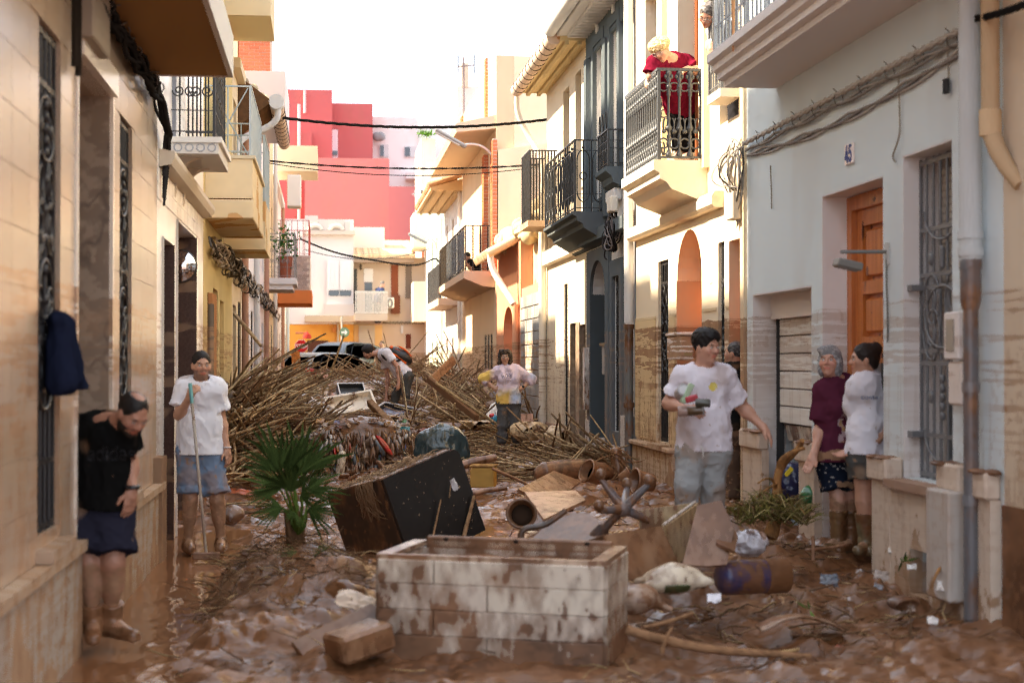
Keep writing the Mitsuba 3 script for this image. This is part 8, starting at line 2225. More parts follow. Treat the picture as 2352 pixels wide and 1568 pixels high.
        Q.append(ell(nb + axis * shirt.get('neck_up', 0.035) + f * 0.03, A([0.085, 0.085, 0.055]) * shirt.get('neck', 1.0), (s, unit(f + axis * 0.0), axis), 0.012, 's'))
        hem_p, hem_n = lerp(sm, hm, hem), -axis + f * shirt.get('hem_tilt', 0.0)
        S = Blob(Q, cres, [(hem_p, hem_n)] if shirt.get('skirted', True) else (), wrinkle=shirt.get('wr', 0.017), wfreq=shirt.get('wf', (8, 8, 5)), seed=shirt.get('seed', 3), relief=lambda p: 0.010 * (0.5 - np.abs(meshkit.fbm(p * A([17, 17, 9]) + 3, 3, 31) - 0.5) * 3))
        fn = shirt.get('fn')
        put(key, shirt.get('name', 'shirt'), S.mb(col if fn is None else None, None if fn is None else (lambda v: fn(v, out))), 'm_cloth', shirt.get('label'), mud=mud)
        out['shirt'] = S
        if shirt.get('cuffs'):
            for sd in 'AB':
                el, wrj = J['el' + sd], J['wr' + sd]
                e = lerp(el, wrj, sleeve - 1)
    if trousers:
        g = trousers.get('loose', 0.016); L = trousers['len']
        Q = [cone(hpA, hpB, 0.098 * W + g * 0.6, 0.098 * W + g * 0.6, 0.06), cone(lerp(sm, hm, 0.86) - s * 0.05 * W, lerp(sm, hm, 0.86) + s * 0.05 * W, 0.085 * W, 0.085 * W, 0.06)]
        for sd in 'AB':
            hp, kn, an = J['hp' + sd], J.get('kn' + sd), J.get('an' + sd)
            if kn is None: continue
            if L <= 1:
                e = lerp(hp, kn, L)
                Q.append(cone(hp, lerp(hp, kn, L + 0.2), 0.088 * W + g, 0.076 * W + g * 1.5, 0.05, [(e, kn - hp)]))
            else:
                e = lerp(kn, an, L - 1)
                Q.append(cone(hp, kn, 0.088 * W + g, 0.060 + g, 0.05)); Q.append(cone(kn, lerp(kn, an, L - 0.9), 0.06 + g, 0.052 + g * trousers.get('flare', 1.0), 0.04, [(e, an - kn)]))
                if trousers.get('roll'): Q.append(cone(lerp(kn, an, L - 1.10), lerp(kn, an, L - 1.005), 0.074 + g, 0.070 + g, 0.012)); Q.append(cone(lerp(kn, an, L - 1.22), lerp(kn, an, L - 1.14), 0.066 + g, 0.066 + g, 0.012))
            if L <= 1 and trousers.get('roll'): Q.append(cone(lerp(hp, kn, L - 0.085), lerp(hp, kn, L - 0.01), 0.083 * W + g * 1.6, 0.083 * W + g * 1.6, 0.012, [(lerp(hp, kn, L - 0.01), kn - hp), (lerp(hp, kn, L - 0.085), hp - kn)]))
        Q += [cone(lerp(sm, hm, 0.72), lerp(sm, hm, 0.70), 0.16, 0.16, 0.01, op='s')] if trousers.get('low') else []
        Tb = Blob(Q, cres, wrinkle=trousers.get('wr', 0.014), wfreq=(9, 9, 8), seed=trousers.get('seed', 8), relief=lambda p: 0.008 * (0.5 - np.abs(meshkit.fbm(p * A([15, 15, 15]) + 3, 3, 33) - 0.5) * 3))
        fn = trousers.get('fn')
        put(key, trousers.get('name', 'trousers'), Tb.mb(trousers['col'] if fn is None else None, None if fn is None else (lambda v: fn(v, out))), 'm_cloth', trousers.get('label'), mud=trousers.get('mud', 0.35))
        out['trousers'] = Tb
    if shoes:
        for sd in 'AB':
            kn, an, to = J.get('kn' + sd), J.get('an' + sd), J.get('to' + sd)
            if an is None or to is None: continue
            heel = an + A([0, 0, -0.045]) - unit((to - an) * A([1, 1, 0])) * 0.03
            zs = min(an[2] - 0.09, to[2] - 0.02)
            Q = [cone(heel, to, 0.050, 0.042, 0.03), cone(an, heel, 0.05, 0.05, 0.03)]
            if shoes.get('boot'):
                t_ = lerp(an, kn, shoes['boot'])
                Q += [cone(lerp(an, kn, shoes['boot'] + 0.1), an, 0.072, 0.056, 0.03, [(t_, kn - an)])]
            put(key, 'boot' if shoes.get('boot') else 'shoe', Blob(Q, cres, [((0, 0, zs), (0, 0, -1))], wrinkle=0.006 if shoes.get('boot') else 0.003, wfreq=(8, 8, 20)).mb(shoes['col']), 'm_muddy', mud=shoes.get('mud', 0.7))
            if shoes.get('sock'):
                put(key, 'sock', Blob([cone(lerp(an, kn, 0.2), an, 0.047, 0.052, 0.02, [(lerp(an, kn, 0.17), kn - an)])], cres).mb(shoes['sock']), 'm_plain')
    return out


def text_on(o, surf, text, hgt, px_c, Y, width, col, name='lettering', bold=True, fwd=None, bsdf='m_plain'):
    tm = meshkit.text_mesh(text, hgt, 0.002, bold)
    tm.apply_translation([-tm.bounds[:, 0].mean(), -tm.bounds[:, 1].mean(), 0])
    tm.apply_scale([width / (tm.bounds[1, 0] - tm.bounds[0, 0]), 1, 1])
    n = unit(fwd if fwd is not None else o['f'])
    u = unit(np.cross([0, 0, 1], n)); v = np.cross(n, u)
    c = at(*px_c, 'y', Y)
    V, f = surf.drape(tm, c, u, v, n)
    return put(o['key'], name, MB(col).raw(V, f, sheet=True), bsdf)


def JJ(Y, **k):
    """Joints: name = (px, py[, depth offset])."""
    return {n: at(v[0], v[1], 'y', Y + (v[2] if len(v) > 2 else 0)) for n, v in k.items()}


BROWN_SKIN, PALE_SKIN = (0.46, 0.25, 0.16), (0.56, 0.34, 0.25)
# 1: man with the squeegee
Y = 14.5
J = JJ(Y, head=(462.5, 838, -0.03), neck=(461, 879), shA=(427, 893), shB=(495, 893), elA=(411, 953, -0.05), wrA=(433, 917, -0.24), elB=(508, 966, 0.02), wrB=(521, 1030, -0.04),
       hpA=(437, 1040), hpB=(482, 1040), knA=(437, 1148, -0.04), knB=(499, 1150, -0.04), anA=(433, 1243), anB=(508, 1240), toA=(436, 1262, -0.2), toB=(505, 1260, -0.19))
o = person('man in a white shirt and denim shorts leaning on a squeegee in the left channel', J, (0.28, -1, -0.08), BROWN_SKIN, ('short', (0.012, 0.009, 0.008)),
           dict(col=(0.74, 0.73, 0.78), sleeve=0.66, hem=1.02, mud=0.20, loose=0.024, seed=2), dict(name='shorts', col=(0.16, 0.23, 0.34), len=0.84, roll=True, loose=0.022, mud=0.42),
           dict(col=(0.24, 0.13, 0.07), mud=0.95), beard=((0.03, 0.02, 0.016), 0.5), leg_mud=(0.28, 0.52), hands=((at(446, 890, 'y', 14.22) - J['wrA'], (-0.5, -0.7, 0.2), (0.3, 0.2, 1), 1.25), ((0.18, -0.1, -1), (0.85, -0.5, 0), (-0.2, -1, 0), 0.5)), res=0.0075, wide=0.93, chest_f=(0.1, -1, 0))
put(o['key'], 'bracelet', MB((0.5, 0.5, 0.5)).tube([J['wrB'] + A([0.034 * math.cos(t), 0.034 * math.sin(t), 0.012]) for t in np.linspace(0, 6.28, 16, endpoint=False)], 0.006, 5, closed=True), 'm_gloss')
k = thing('squeegee', 'long handled floor squeegee held by the man in denim shorts', 'squeegee')
p0, p1 = at(437, 884, 'y', 14.2), at(474, 1276, 'y', 13.9)
add(k + '__handle', MB((0.40, 0.36, 0.30)).tube([p0, lerp(p0, p1, 0.5), p1], 0.0125, 8), 'm_muddy', mud=0.4)
put(k, 'grip', MB((0.12, 0.33, 0.33)).tube([lerp(p0, p1, -0.01), lerp(p0, p1, 0.11)], 0.016, 8), 'm_gloss')
put(k, 'blade', MB((0.30, 0.17, 0.10)).box(p1[0] - 0.11, p1[0] + 0.11, p1[1] - 0.02, p1[1] + 0.02, p1[2] - 0.03, p1[2] + 0.03, b=0.008), 'm_muddy', mud=0.8)

# 2: bent man in black at the left front
Y = 9.65
J = JJ(Y, head=(304, 950, -0.20), neck=(247, 968, -0.02), shA=(190, 985, 0.12), shB=(285, 985, -0.06), elA=(176, 1060, 0.1), wrA=(178, 1135, 0.0), elB=(298, 1064, 0.02), wrB=(303, 1122, -0.08),
       hpA=(199, 1158, 0.1), hpB=(252, 1158, 0.05), knA=(204, 1292, -0.02), knB=(261, 1290, -0.04), anA=(213, 1425, 0.05), anB=(255, 1420, 0.08), toA=(214, 1470, -0.16), toB=(305, 1462, -0.05))
def black_print(v, o): return np.tile(A([0.008, 0.0075, 0.008]), (len(v), 1))
o = person('bent bald man in a black shirt stepping out of the left doorway', J, (0.50, -0.62, -0.62), (0.35, 0.175, 0.115), ('bald', (0.010, 0.008, 0.007)), up=(0.35, -0.3, 1),
           shirt=dict(col=(0.008, 0.0075, 0.008), fn=black_print, sleeve=0.62, hem=1.0, mud=0.10, loose=0.016), trousers=dict(name='shorts', col=(0.020, 0.020, 0.032), len=0.84, loose=0.03, mud=0.22),
           shoes=dict(col=(0.24, 0.13, 0.07), mud=1.0, boot=0.28), beard=((0.012, 0.009, 0.008), 1.1), leg_mud=(0.16, 0.50), hands=(None, ((-0.12, -0.05, -1), (0.7, -0.7, 0), (-0.3, -1, 0), 0.35)), res=0.0065, wide=1.08, chest_f=(0.35, -0.9, -0.3))
text_on(o, o['shirt'], 'adidas', 0.075, (254, 1041), 9.4, 0.26, (0.055, 0.055, 0.06), fwd=(0.1, -1, 0.05))
put(o['key'], 'wristwatch', MB((0.015, 0.015, 0.017)).tube([J['wrB'] + A([0.036 * math.cos(t), 0.036 * math.sin(t), 0.01]) for t in np.linspace(0, 6.28, 16, endpoint=False)], 0.013, 6, closed=True), 'm_gloss')

# 3: woman with the tie-dye hoodie
Y = 26.9
J = JJ(Y, head=(1160, 820, -0.03), neck=(1165, 841), shA=(1147, 851), shB=(1187, 851), elA=(1111, 870, 0.06), wrA=(1133, 889, -0.02), elB=(1220, 871, 0.06), wrB=(1201, 889, -0.02),
       hpA=(1156, 924), hpB=(1180, 924), knA=(1154, 978, -0.03), knB=(1184, 978, -0.03), anA=(1152, 1030), anB=(1191, 1030), toA=(1151, 1039, -0.17), toB=(1194, 1039, -0.16))
def tiedye(v, o):
    q = (v - o['hm']) @ np.stack([o['s'], o['f'], o['axis']], 1)
    n = meshkit.fbm(v * 5, 2, 4)
    c = np.tile(A([0.70, 0.60, 0.72]), (len(v), 1)) * (0.92 + 0.16 * n[:, None])
    w = np.clip((0.22 - q[:, 2] + 0.25 * (n - 0.5)) / 0.08, 0, 1)[:, None]
    c = c * (1 - w) + A([0.68, 0.67, 0.72]) * w
    S1 = lambda t: np.clip(t / 0.10 + 0.5, 0, 1)
    yw = np.maximum.reduce([S1(0.20 - q[:, 2]) * S1(0.03 - q[:, 0]) * S1(n - 0.47) * (q[:, 1] > 0), S1(-q[:, 0] - 0.27) * S1(n - 0.40)])[:, None]
    bw = np.maximum.reduce([S1(0.15 - q[:, 2]) * S1(q[:, 0] - 0.03) * S1(n - 0.47), S1(q[:, 0] - 0.28) * S1(n - 0.42)])[:, None]
    c = c * (1 - yw) + A([0.66, 0.46, 0.13]) * (0.8 + 0.5 * n[:, None]) * yw
    c = c * (1 - bw) + A([0.38, 0.48, 0.70]) * (0.8 + 0.5 * n[:, None]) * bw
    return c
def hood(o): return [cone(o['sm'] + o['axis'] * 0.05 + o['s'] * sg * 0.06 - o['f'] * 0.03, o['sm'] + o['axis'] * 0.02 + o['s'] * sg * 0.015 + o['f'] * 0.10, 0.035, 0.022, 0.02) for sg in (-1, 1)] + [cone(o['sm'] + o['axis'] * 0.05 - o['s'] * 0.07 - o['f'] * 0.06, o['sm'] + o['axis'] * 0.05 + o['s'] * 0.07 - o['f'] * 0.06, 0.05, 0.05, 0.03)]
o = person('curly haired woman in a tie-dye hoodie with hands on her hips', J, (-0.10, -1, -0.02), (0.50, 0.30, 0.21), ('curly', (0.030, 0.020, 0.015), (0.10, 0.065, 0.04)),
           dict(name='hoodie', col=(0.7, 0.6, 0.7), fn=tiedye, sleeve=1.42, hem=1.04, mud=0.05, loose=0.020, extra=hood, neck_up=0.06, neck=0.75, seed=6), dict(col=(0.095, 0.095, 0.10), len=1.58, roll=True, loose=0.014, mud=0.18), dict(col=(0.03, 0.03, 0.032), mud=0.5, sock=(0.03, 0.035, 0.037)),
           glasses=(0.03, 0.03, 0.03), hands=(((0.7, -0.3, -0.6), (-0.5, -0.7, -0.3), (0.5, 0, 0.8), 0.5), ((-0.7, -0.3, -0.6), (0.5, -0.7, -0.3), (-0.5, 0, 0.8), 0.5)), res=0.009, wide=0.95, bust=0.5)
text_on(o, o['shirt'], 'VANS', 0.050, (1164.5, 864.5), 26.7, 0.165, (0.03, 0.05, 0.17))
V, f = o['shirt'].drape(trimesh.creation.box((0.11, 0.010, 0.001)).subdivide(), at(1171, 859.5, 'y', 26.7), o['s'], unit(np.cross(o['f'], o['s']) * (1 if np.cross(o['f'], o['s'])[2] > 0 else -1)), o['f'])
put(o['key'], 'lettering', MB((0.03, 0.05, 0.17)).raw(V, f, sheet=True), 'm_plain')
for sg in (-1, 1):
    xy = np.stack([sg * 0.022 + 0.004 * np.sin(np.linspace(0, 5, 12)), np.linspace(0.0, -0.22 - 0.05 * (sg < 0), 12)], 1)
    cc = at(1165, 847, 'y', 26.7)
    tm = trimesh.Trimesh(np.c_[np.vstack([xy - A([0.004, 0]), xy + A([0.004, 0])]), np.zeros(24)], [[i, i + 1, i + 12] for i in range(11)] + [[i + 1, i + 13, i + 12] for i in range(11)], process=False)
    V, f = o['shirt'].drape(tm, cc, [1, 0, 0], [0, 0, 1], o['f'], 0.006)
    put(o['key'], 'drawstring', MB((0.62, 0.52, 0.55)).raw(V, f, sheet=True), 'm_leaf')
put(o['key'], 'wristwatch', MB((0.02, 0.02, 0.02)).ball(J['wrB'] + A([0.0, -0.03, 0.01]), (0.024, 0.012, 0.024)), 'm_gloss')

# 4: man with the backpack bending over the pile
Y = 34.0
J = JJ(Y, head=(845, 808, -0.05), neck=(872, 809, 0.0), shA=(880, 818, 0.30), shB=(888, 810, -0.10), elA=(891, 866, 0.28), wrA=(887, 912, 0.24), elB=(914, 843, -0.18), wrB=(916, 881, -0.22),
       hpA=(932, 864, 0.18), hpB=(937, 864, -0.06), knA=(908, 908, 0.2), knB=(931, 905, -0.08), anA=(905, 950, 0.2), anB=(936, 957, -0.05), toA=(893, 956, 0.2), toB=(926, 963, -0.08))
o = person('man with a black and orange backpack bending over the debris pile', J, (-0.82, -0.28, -0.52), (0.42, 0.22, 0.15), ('thick', (0.014, 0.012, 0.012)), dict(col=(0.66, 0.64, 0.69), sleeve=0.55, hem=1.0, mud=0.14, loose=0.02, seed=4),
           dict(col=(0.075, 0.075, 0.07), len=1.9, loose=0.016, mud=0.34), dict(col=(0.08, 0.06, 0.05), mud=0.7), up=(0.5, 0, 1), hands=(((-0.2, -0.2, -1), (-0.7, -0.6, 0), (-0.4, -0.6, 0), 0.3), ((-0.15, -0.1, -1), (0.5, -0.8, 0), (-0.6, -0.5, 0), 0.7)), res=0.012, wide=1.0, chest_f=(-0.6, 0, -0.8), hs=1.08)
ax = unit(J['neck'] - (J['hpA'] + J['hpB']) / 2); bk = unit(np.cross(ax, [0, 1, 0])); bk = bk if bk[2] > 0 else -bk
lat = unit(np.cross(ax, bk))
mid = (J['shA'] + J['shB']) / 2
Rb = (lat, bk, ax)
bc = lerp(mid, (J['hpA'] + J['hpB']) / 2, 0.42) + bk * 0.20
k = thing('backpack', 'black and orange backpack worn by the bending man', 'backpack')
add(k + '__bag', Blob([ell(bc, (0.16, 0.115, 0.25), Rb, 0.05), ell(bc + bk * 0.05 - ax * 0.08, (0.14, 0.10, 0.15), Rb, 0.06)], 0.012, wrinkle=0.010, seed=3).mb((0.012, 0.012, 0.013)), 'm_iron')
for dx, c_, w_, nm in ((-0.10, (0.70, 0.12, 0.02), 0.022, 'orange_panel'), (0.02, (0.55, 0.10, 0.03), 0.008, 'orange_piping'), (0.09, (0.6, 0.10, 0.03), 0.006, 'orange_piping')):
    m = MB(c_)
    m.tube([bc + lat * (-0.115 - 0.02 * (dx < 0)) + bk * (0.02 + dx + 0.04 * math.sin(t * 2)) + ax * (0.2 - 0.36 * t) for t in np.linspace(0, 1, 10)], w_, 6)
    m.tube([bc + lat * (0.02 + dx) + bk * (0.118 + 0.03 * math.sin(t * 3.1)) + ax * (0.16 - 0.3 * t) for t in np.linspace(0, 1, 10)], w_ * 0.9, 6)
    put(k, nm, m, 'm_plain')
put(k, 'orange_top', MB((0.70, 0.14, 0.05)).ball(bc + ax * 0.26 + bk * 0.01, (0.04, 0.06, 0.035)), 'm_plain')
for nm, sh in (('shoulder_strap', J['shB']), ('shoulder_strap', J['shA'])):
    put(k, nm, MB((0.012, 0.012, 0.013)).tube(smooth_path([sh + bk * 0.10 - ax * 0.02, sh + bk * 0.075 + ax * 0.06, sh + ax * 0.09 - bk * 0.03, sh - bk * 0.10 + ax * 0.02 - lat * 0.03, sh - bk * 0.07 - ax * 0.16 - lat * 0.05, sh + bk * 0.08 - ax * 0.3 - lat * 0.03], 20), 0.022, 6), 'm_plain')

# 5: young man carrying things
Y = 12.1
J = JJ(Y, head=(1623, 796, -0.06), neck=(1618, 845), shA=(1571, 866), shB=(1663, 866), elA=(1534, 926, 0.02), wrA=(1576, 939, -0.20), elB=(1708, 938, 0.05), wrB=(1752, 980, -0.03),
       hpA=(1590, 1035), hpB=(1643, 1035), knA=(1578, 1118, -0.10), knB=(1636, 1118, 0.0), anA=(1578, 1245, -0.05), anB=(1640, 1245, 0.1), toA=(1578, 1262, -0.25), toB=(1645, 1262, -0.1))
o = person('young man in a white shirt and grey sweatpants carrying muddy cans', J, (0.55, -0.85, -0.12), (0.53, 0.29, 0.20), ('thick', (0.012, 0.010, 0.010)), dict(col=(0.72, 0.69, 0.74), sleeve=0.72, hem=1.0, mud=0.27, loose=0.018, seed=7),
           dict(name='sweatpants', col=(0.33, 0.335, 0.34), len=1.75, loose=0.022, mud=0.40), None, leg_mud=(0.4, 0.6), hands=((at(1596, 943, 'y', 11.85) - J['wrA'], (-0.1, -0.9, 0.5), (0.2, 0, 1), 0.9), ((0.55, -0.2, -0.85), (0.7, -0.3, 0.6), (-0.7, -0.7, -0.1), 0.45)), res=0.0075, wide=1.0, chest_f=(0.15, -1, 0), jaw=1.06)
put(o['key'], 'shirt_print', MB((0.70, 0.58, 0.14)).raw(*o['shirt'].drape(trimesh.creation.cylinder(0.032, 0.001, sections=12).subdivide(), at(1643, 888, 'y', 11.9), [1, 0, 0], [0, 0, 1], o['f']), sheet=True), 'm_leaf')
put(o['key'], 'drawstring', MB((0.66, 0.64, 0.62)).tube(smooth_path([at(1610, 1024, 'y', 11.86), at(1614, 1036, 'y', 11.85), at(1614, 1052, 'y', 11.87)], 8), 0.006, 5), 'm_plain')
def tin(label, px, py, Yt, r, h, ax_, body, lid, name='tin_can'):
    k = thing(name, label, 'can'); c = at(px, py, 'y', Yt)
    add(k + '__body', MB(body).lathe([(0.001, 0), (r, 0), (r, h), (0.001, h)], c, ax_, 20), 'm_gloss')
    put(k, 'lid', MB(lid).lathe([(0.001, h + 0.001), (r * 0.8, h + 0.001), (r * 0.85, h - 0.004), (r * 1.02, h + 0.004), (r * 1.03, h - 0.004), (r * 1.0, h - 0.006)], c, ax_, 20), 'm_iron')


tin('silver lidded tin held against the young man\'s shirt', 1562, 905, 11.80, 0.044, 0.09, (0.1, -0.9, 0.35), (0.42, 0.40, 0.40), (0.55, 0.55, 0.56))
tin('brown tin with a silver lid held below the others', 1580, 945, 11.72, 0.03, 0.11, (0.9, -0.3, 0.1), (0.10, 0.06, 0.03), (0.30, 0.29, 0.28))
tin('dark tin sticking out of the young man\'s hand', 1597, 924, 11.68, 0.028, 0.10, (0.95, -0.2, -0.05), (0.06, 0.06, 0.045), (0.05, 0.05, 0.05))
lump('red package', 'small red package among the carried cans', 'package', 1587, 917, 11.68, (0.05, 0.03, 0.025), (0.42, 0.03, 0.04), 'm_gloss', 0.008, seed=2) if False else None
one('package', MB((0.42, 0.03, 0.045)).box(-0.045, 0.045, -0.02, 0.02, -0.022, 0.022, b=0.008), 'm_gloss', 'small red package among the carried cans', 'package', M=place(at(1588, 915, 'y', 11.70), ([0, 1, 0], -15)))
one('carton', MB((0.36, 0.48, 0.32)).box(-0.02, 0.02, -0.025, 0.025, -0.075, 0.075, b=0.006), 'm_gloss', 'pale green carton held upright among the cans', 'carton', M=place(at(1578, 903, 'y', 11.72), ([0, 1, 0], 28)))
one('glass_jar', MB((0.40, 0.28, 0.24)).lathe([(0.001, 0), (0.036, 0), (0.038, 0.10), (0.03, 0.12), (0.001, 0.12)], at(1557, 944, 'y', 11.78), (0.97, -0.2, 0.02), 18), 'm_gloss', 'reddish jar held under the young man\'s forearm', 'jar')

# 6: man in black behind him, seen from the back
Y = 15.75
J = JJ(Y, head=(1688, 812, 0.0), neck=(1694, 842), shA=(1672, 856), shB=(1722, 856), elA=(1676, 925, 0.02), wrA=(1700, 940, -0.2), elB=(1735, 925), wrB=(1735, 960),
       hpA=(1682, 985), hpB=(1716, 985), knA=(1684, 1060), knB=(1716, 1060), anA=(1686, 1150), anB=(1716, 1150), toA=(1684, 1158, -0.15), toB=(1718, 1158, -0.15))
o = person('man in a black shirt with short greying hair, seen from behind beyond the young man', J, (-0.72, 0.62, 0.12), (0.40, 0.22, 0.15), ('short', (0.030, 0.028, 0.028), (0.10, 0.10, 0.10)), dict(col=(0.012, 0.012, 0.013), sleeve=0.7, hem=1.02, mud=0.12, loose=0.02),
           dict(col=(0.10, 0.065, 0.045), len=1.9, loose=0.018, mud=0.55), dict(col=(0.2, 0.12, 0.07), mud=0.9), hands=(((0.9, -0.3, 0.1), (0, -1, 0.3), (0, 0, 1), 0.6), None), res=0.010, chest_f=(-0.4, 0.9, 0))

# 7: grey haired woman in maroon
Y = 12.45
J = JJ(Y, head=(1906, 829, -0.04), neck=(1917, 868), shA=(1897, 893, -0.03), shB=(1957, 892, 0.04), elA=(1885, 983, -0.02), wrA=(1869, 1043, -0.14), elB=(1962, 985, -0.02), wrB=(1952, 1036, -0.30),
       hpA=(1910, 1050), hpB=(1944, 1050), knA=(1926, 1148, -0.06), knB=(1952, 1148, -0.02), anA=(1926, 1236, -0.03), anB=(1956, 1238), toA=(1894, 1262, -0.14), toB=(1926, 1264, -0.16))
def maroon(v, o):
    c = np.tile(A([0.085, 0.020, 0.038]), (len(v), 1))
    q = (v - o['hm']) @ np.stack([o['s'], o['f'], o['axis']], 1)
    n = meshkit.fbm(v * A([26, 26, 16]), 3, 4)
    pm = (np.abs(q[:, 0] + 0.02) < 0.075) & (q[:, 2] > 0.12) & (q[:, 2] < 0.36) & (q[:, 1] > 0) & (n > 0.50)
    c[pm] = A([0.40, 0.30, 0.32])
    pm2 = (np.abs(q[:, 0] + 0.03) < 0.05) & (q[:, 2] > 0.20) & (q[:, 2] < 0.33) & (q[:, 1] > 0) & (n > 0.56); c[pm2] = A([0.38, 0.24, 0.12])
    mm = (q[:, 2] < 0.13) & (meshkit.fbm(v * A([9, 9, 16]), 3, 8) > 0.5); c[mm] = A([0.30, 0.17, 0.10])
    return c
def dotted(v, o):
    c = np.tile(A([0.010, 0.014, 0.026]), (len(v), 1))
    n = meshkit.noise(v * 62, 3); c[n > 0.80] = A([0.40, 0.38, 0.36])
    m = meshkit.fbm(v * 7, 3, 2) > 0.60; c[m] = A([0.28, 0.165, 0.10])
    return c
o = person('grey haired woman in a maroon shirt, open hands, rubber boots', J, (-0.52, -0.85, 0.10), (0.50, 0.27, 0.19), ('bob', (0.20, 0.20, 0.205), (0.36, 0.36, 0.36)), dict(col=(0.09, 0.02, 0.04), fn=maroon, sleeve=0.78, hem=1.06, mud=0.12, loose=0.018, seed=9, label='maroon shirt with a cracked print and mud at the hem'),
           dict(name='shorts', col=(0.01, 0.014, 0.026), fn=dotted, len=0.74, loose=0.030, mud=0.15), dict(col=(0.20, 0.115, 0.05), boot=0.74, mud=0.62), leg_mud=(0.3, 0.62), brow=(0.08, 0.07, 0.06),
           hands=(((-0.45, -0.25, -0.85), (0.6, 0.5, 0.4), (-0.5, -0.8, 0.3), 0.35), ((-0.85, -0.3, -0.25), (0.2, 0.4, -0.9), (-0.4, -0.8, 0.2), 0.35)), res=0.0075, wide=0.96, chest_f=(-0.5, -0.85, 0), bust=0.7)

# 8: dark haired woman in white
Y = 12.1
J = JJ(Y, head=(1984, 826, 0.0), neck=(1990, 866), shA=(1974, 888, -0.02), shB=(2026, 888, 0.14), elA=(1972, 960, 0.10), wrA=(1978, 1015, 0.12), elB=(2042, 975, -0.02), wrB=(2016, 1010, -0.10),
       hpA=(1980, 1046), hpB=(2012, 1046, 0.06), knA=(1984, 1150, -0.02), knB=(2009, 1150, 0.04), anA=(1990, 1242), anB=(2012, 1244, 0.05), toA=(1972, 1264, -0.1), toB=(1998, 1266, -0.06))
o = person('young woman with a dark hair bun in a white shirt at the orange door', J, (-0.93, 0.12, 0.02), (0.44, 0.24, 0.16), ('bun', (0.018, 0.012, 0.010)), dict(col=(0.72, 0.71, 0.77), sleeve=0.62, hem=1.0, mud=0.22, loose=0.018, seed=11),
           dict(name='shorts', col=(0.085, 0.085, 0.08), len=0.50, loose=0.022, mud=0.42), dict(col=(0.16, 0.13, 0.07), boot=0.7, mud=0.5), leg_mud=(0.3, 0.55), hands=(None, ((-0.8, 0, -0.4), (0.2, -1, 0), (0, 0, 1), 0.5)), res=0.0075, wide=0.95, chest_f=(-0.9, -0.4, 0), bust=0.8)
text_on(o, o['shirt'], 'costa', 0.028, (1998, 913), 11.9, 0.12, (0.25, 0.36, 0.62), fwd=(-0.3, -1, 0))

# 9: lady on the balcony
Y = 17.55
J = JJ(Y, head=(1518, 114, -0.36), neck=(1541, 134, -0.24), shA=(1504, 148, -0.28), shB=(1578, 148, -0.12), elA=(1496, 174, -0.30), wrA=(1492, 178, -0.10), elB=(1604, 163, -0.30), wrB=(1580, 158, -0.42),
       hpA=(1556, 240, 0.1), hpB=(1590, 240, 0.15), knA=(1559, 302, 0.08), knB=(1583, 302, 0.1), anA=(1561, 352, 0.1), anB=(1580, 354, 0.1), toA=(1555, 362, -0.1), toB=(1574, 363, -0.1))
o = person('elderly blonde lady in a dark red top leaning over the ornate balcony rail', J, (-0.50, -0.62, -0.62), (0.62, 0.36, 0.26), ('puffy', (0.56, 0.40, 0.20), (0.66, 0.55, 0.36)), dict(name='blouse', col=(0.16, 0.010, 0.030), sleeve=0.8, hem=1.08, mud=-0.6, loose=0.020, seed=13, neck=1.15),
           dict(col=(0.010, 0.011, 0.013), len=1.85, loose=0.018, mud=-0.6), dict(col=(0.45, 0.33, 0.28), mud=0.1), up=(0.1, 0.3, 1), glasses=(0.5, 0.48, 0.46), brow=(0.3, 0.2, 0.12),
           hands=(((-0.3, -0.6, -0.7), (-0.3, -0.2, 1), (0.7, -0.4, 0), 0.8), ((-0.75, -0.5, -0.35), (-0.1, -0.4, 1), (-0.3, 0.8, 0), 0.9)), res=0.009, wide=1.12, chest_f=(-0.3, -0.9, -0.3), bust=1.0, belly=0.7, hs=1.0)

# 10: man looking down from the upper window
Y = 16.05
J = JJ(Y, head=(1626, 34, -0.15), neck=(1646, 60), shA=(1642, 74, 0.0), shB=(1688, 64, 0.15), elA=(1650, 112, -0.05), wrA=(1634, 104, -0.20), elB=(1700, 110, 0.2), wrB=(1690, 140, 0.1), hpA=(1690, 165, 0.2), hpB=(1716, 165, 0.25), knA=(1690, 230, 0.2), knB=(1716, 230, 0.25), anA=(1690, 290, 0.2), anB=(1716, 290, 0.25))
o = person('grey haired man with glasses looking down over the balcony at the upper right', J, (-0.52, -0.55, -0.65), (0.56, 0.30, 0.21), ('short', (0.10, 0.09, 0.09), (0.26, 0.25, 0.25)), dict(col=(0.42, 0.44, 0.47), sleeve=1.85, hem=1.0, mud=-0.6), dict(col=(0.03, 0.03, 0.035), len=1.9, mud=-0.6), None, glasses=(0.4, 0.4, 0.4), up=(0.3, 0, 1),
           hands=(((-0.1, -0.3, -0.9), (-0.6, -0.7, 0), (0.3, -0.8, 0), 0.6), None), res=0.010)

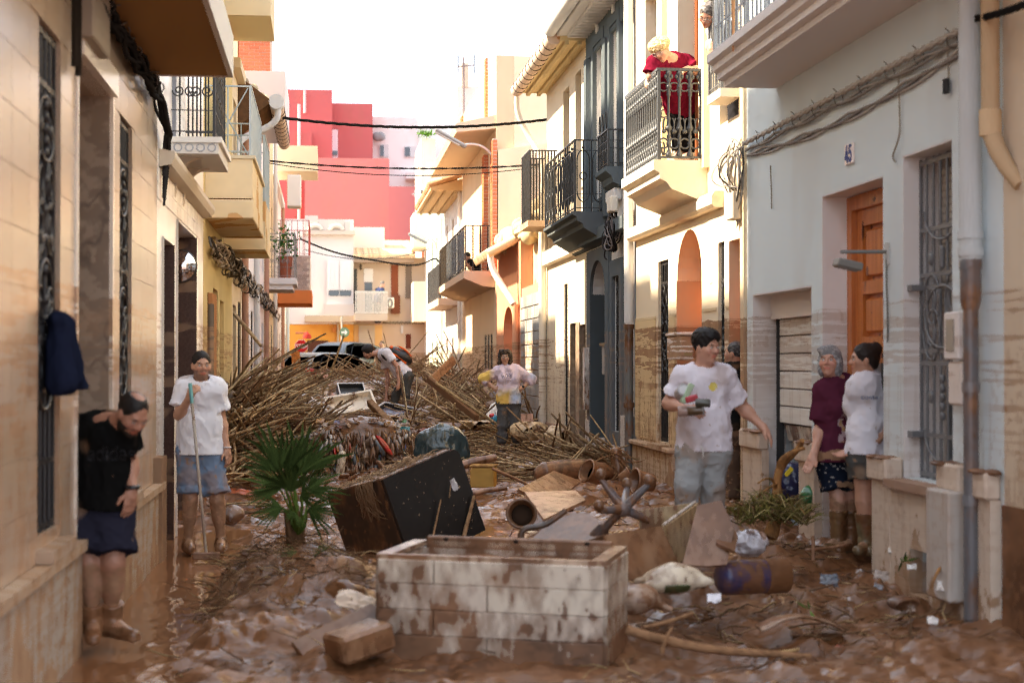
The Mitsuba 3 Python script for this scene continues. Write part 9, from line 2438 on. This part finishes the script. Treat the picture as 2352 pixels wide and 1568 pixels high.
# 11-13: small figures
Y = 42.4
J = JJ(Y, head=(1073, 590, 0), neck=(1079, 600), shA=(1078, 606, -0.15), shB=(1091, 604, 0.15), elA=(1085, 618, -0.2), wrA=(1076, 612, -0.3), elB=(1098, 620, 0.1), wrB=(1090, 630, -0.2), hpA=(1101, 640, -0.1), hpB=(1108, 640, 0.15), knA=(1092, 648, -0.4), knB=(1110, 648, -0.4), anA=(1096, 668, -0.4), anB=(1110, 668, -0.35), toA=(1092, 672, -0.5), toB=(1106, 672, -0.45))
person('person in black sitting on the balcony of the brick house', J, (-0.7, -0.6, -0.15), (0.5, 0.3, 0.22), ('short', (0.02, 0.018, 0.018)), dict(col=(0.012, 0.012, 0.014), sleeve=0.7, hem=1.02, mud=-0.6), dict(name='shorts', col=(0.05, 0.05, 0.055), len=0.7, mud=-0.6), None, res=0.016, hands=(((-0.5, -0.3, 0.6), (-0.6, -0.7, 0), (0.3, 0, 1), 0.7), None))
Y = 65.4
J = JJ(Y, head=(879, 653, -0.2), neck=(875, 661), shA=(867, 667, 0.1), shB=(878, 667, -0.2), elA=(872, 676, 0), wrA=(884, 674, -0.3), elB=(880, 677, -0.3), wrB=(889, 674, -0.35), hpA=(864, 694), hpB=(870, 694), knA=(864, 720), knB=(870, 720), anA=(864, 744), anB=(870, 744))
person('distant man in navy leaning on the white balcony rail of the end house', J, (0.8, -0.6, -0.2), (0.5, 0.3, 0.22), ('short', (0.12, 0.11, 0.11)), dict(col=(0.035, 0.05, 0.11), sleeve=0.8, hem=1.0, mud=-0.6), dict(col=(0.05, 0.05, 0.06), len=1.9, mud=-0.6), None, res=0.022)
Y = 58.0
J = JJ(Y, head=(877, 790), neck=(879, 800), shA=(867, 806), shB=(893, 806), elA=(864, 824), wrA=(866, 840), elB=(896, 824), wrB=(894, 840), hpA=(874, 842), hpB=(886, 842), knA=(874, 868), knB=(886, 868), anA=(874, 890), anB=(886, 890))
person('bald man in the distance behind the backpack', J, (-0.5, -0.85, 0), (0.52, 0.32, 0.24), ('bald', (0.08, 0.06, 0.05)), dict(col=(0.30, 0.24, 0.22), sleeve=0.8, hem=1.0, mud=-0.6), dict(col=(0.05, 0.05, 0.06), len=1.9, mud=-0.6), None, res=0.022)
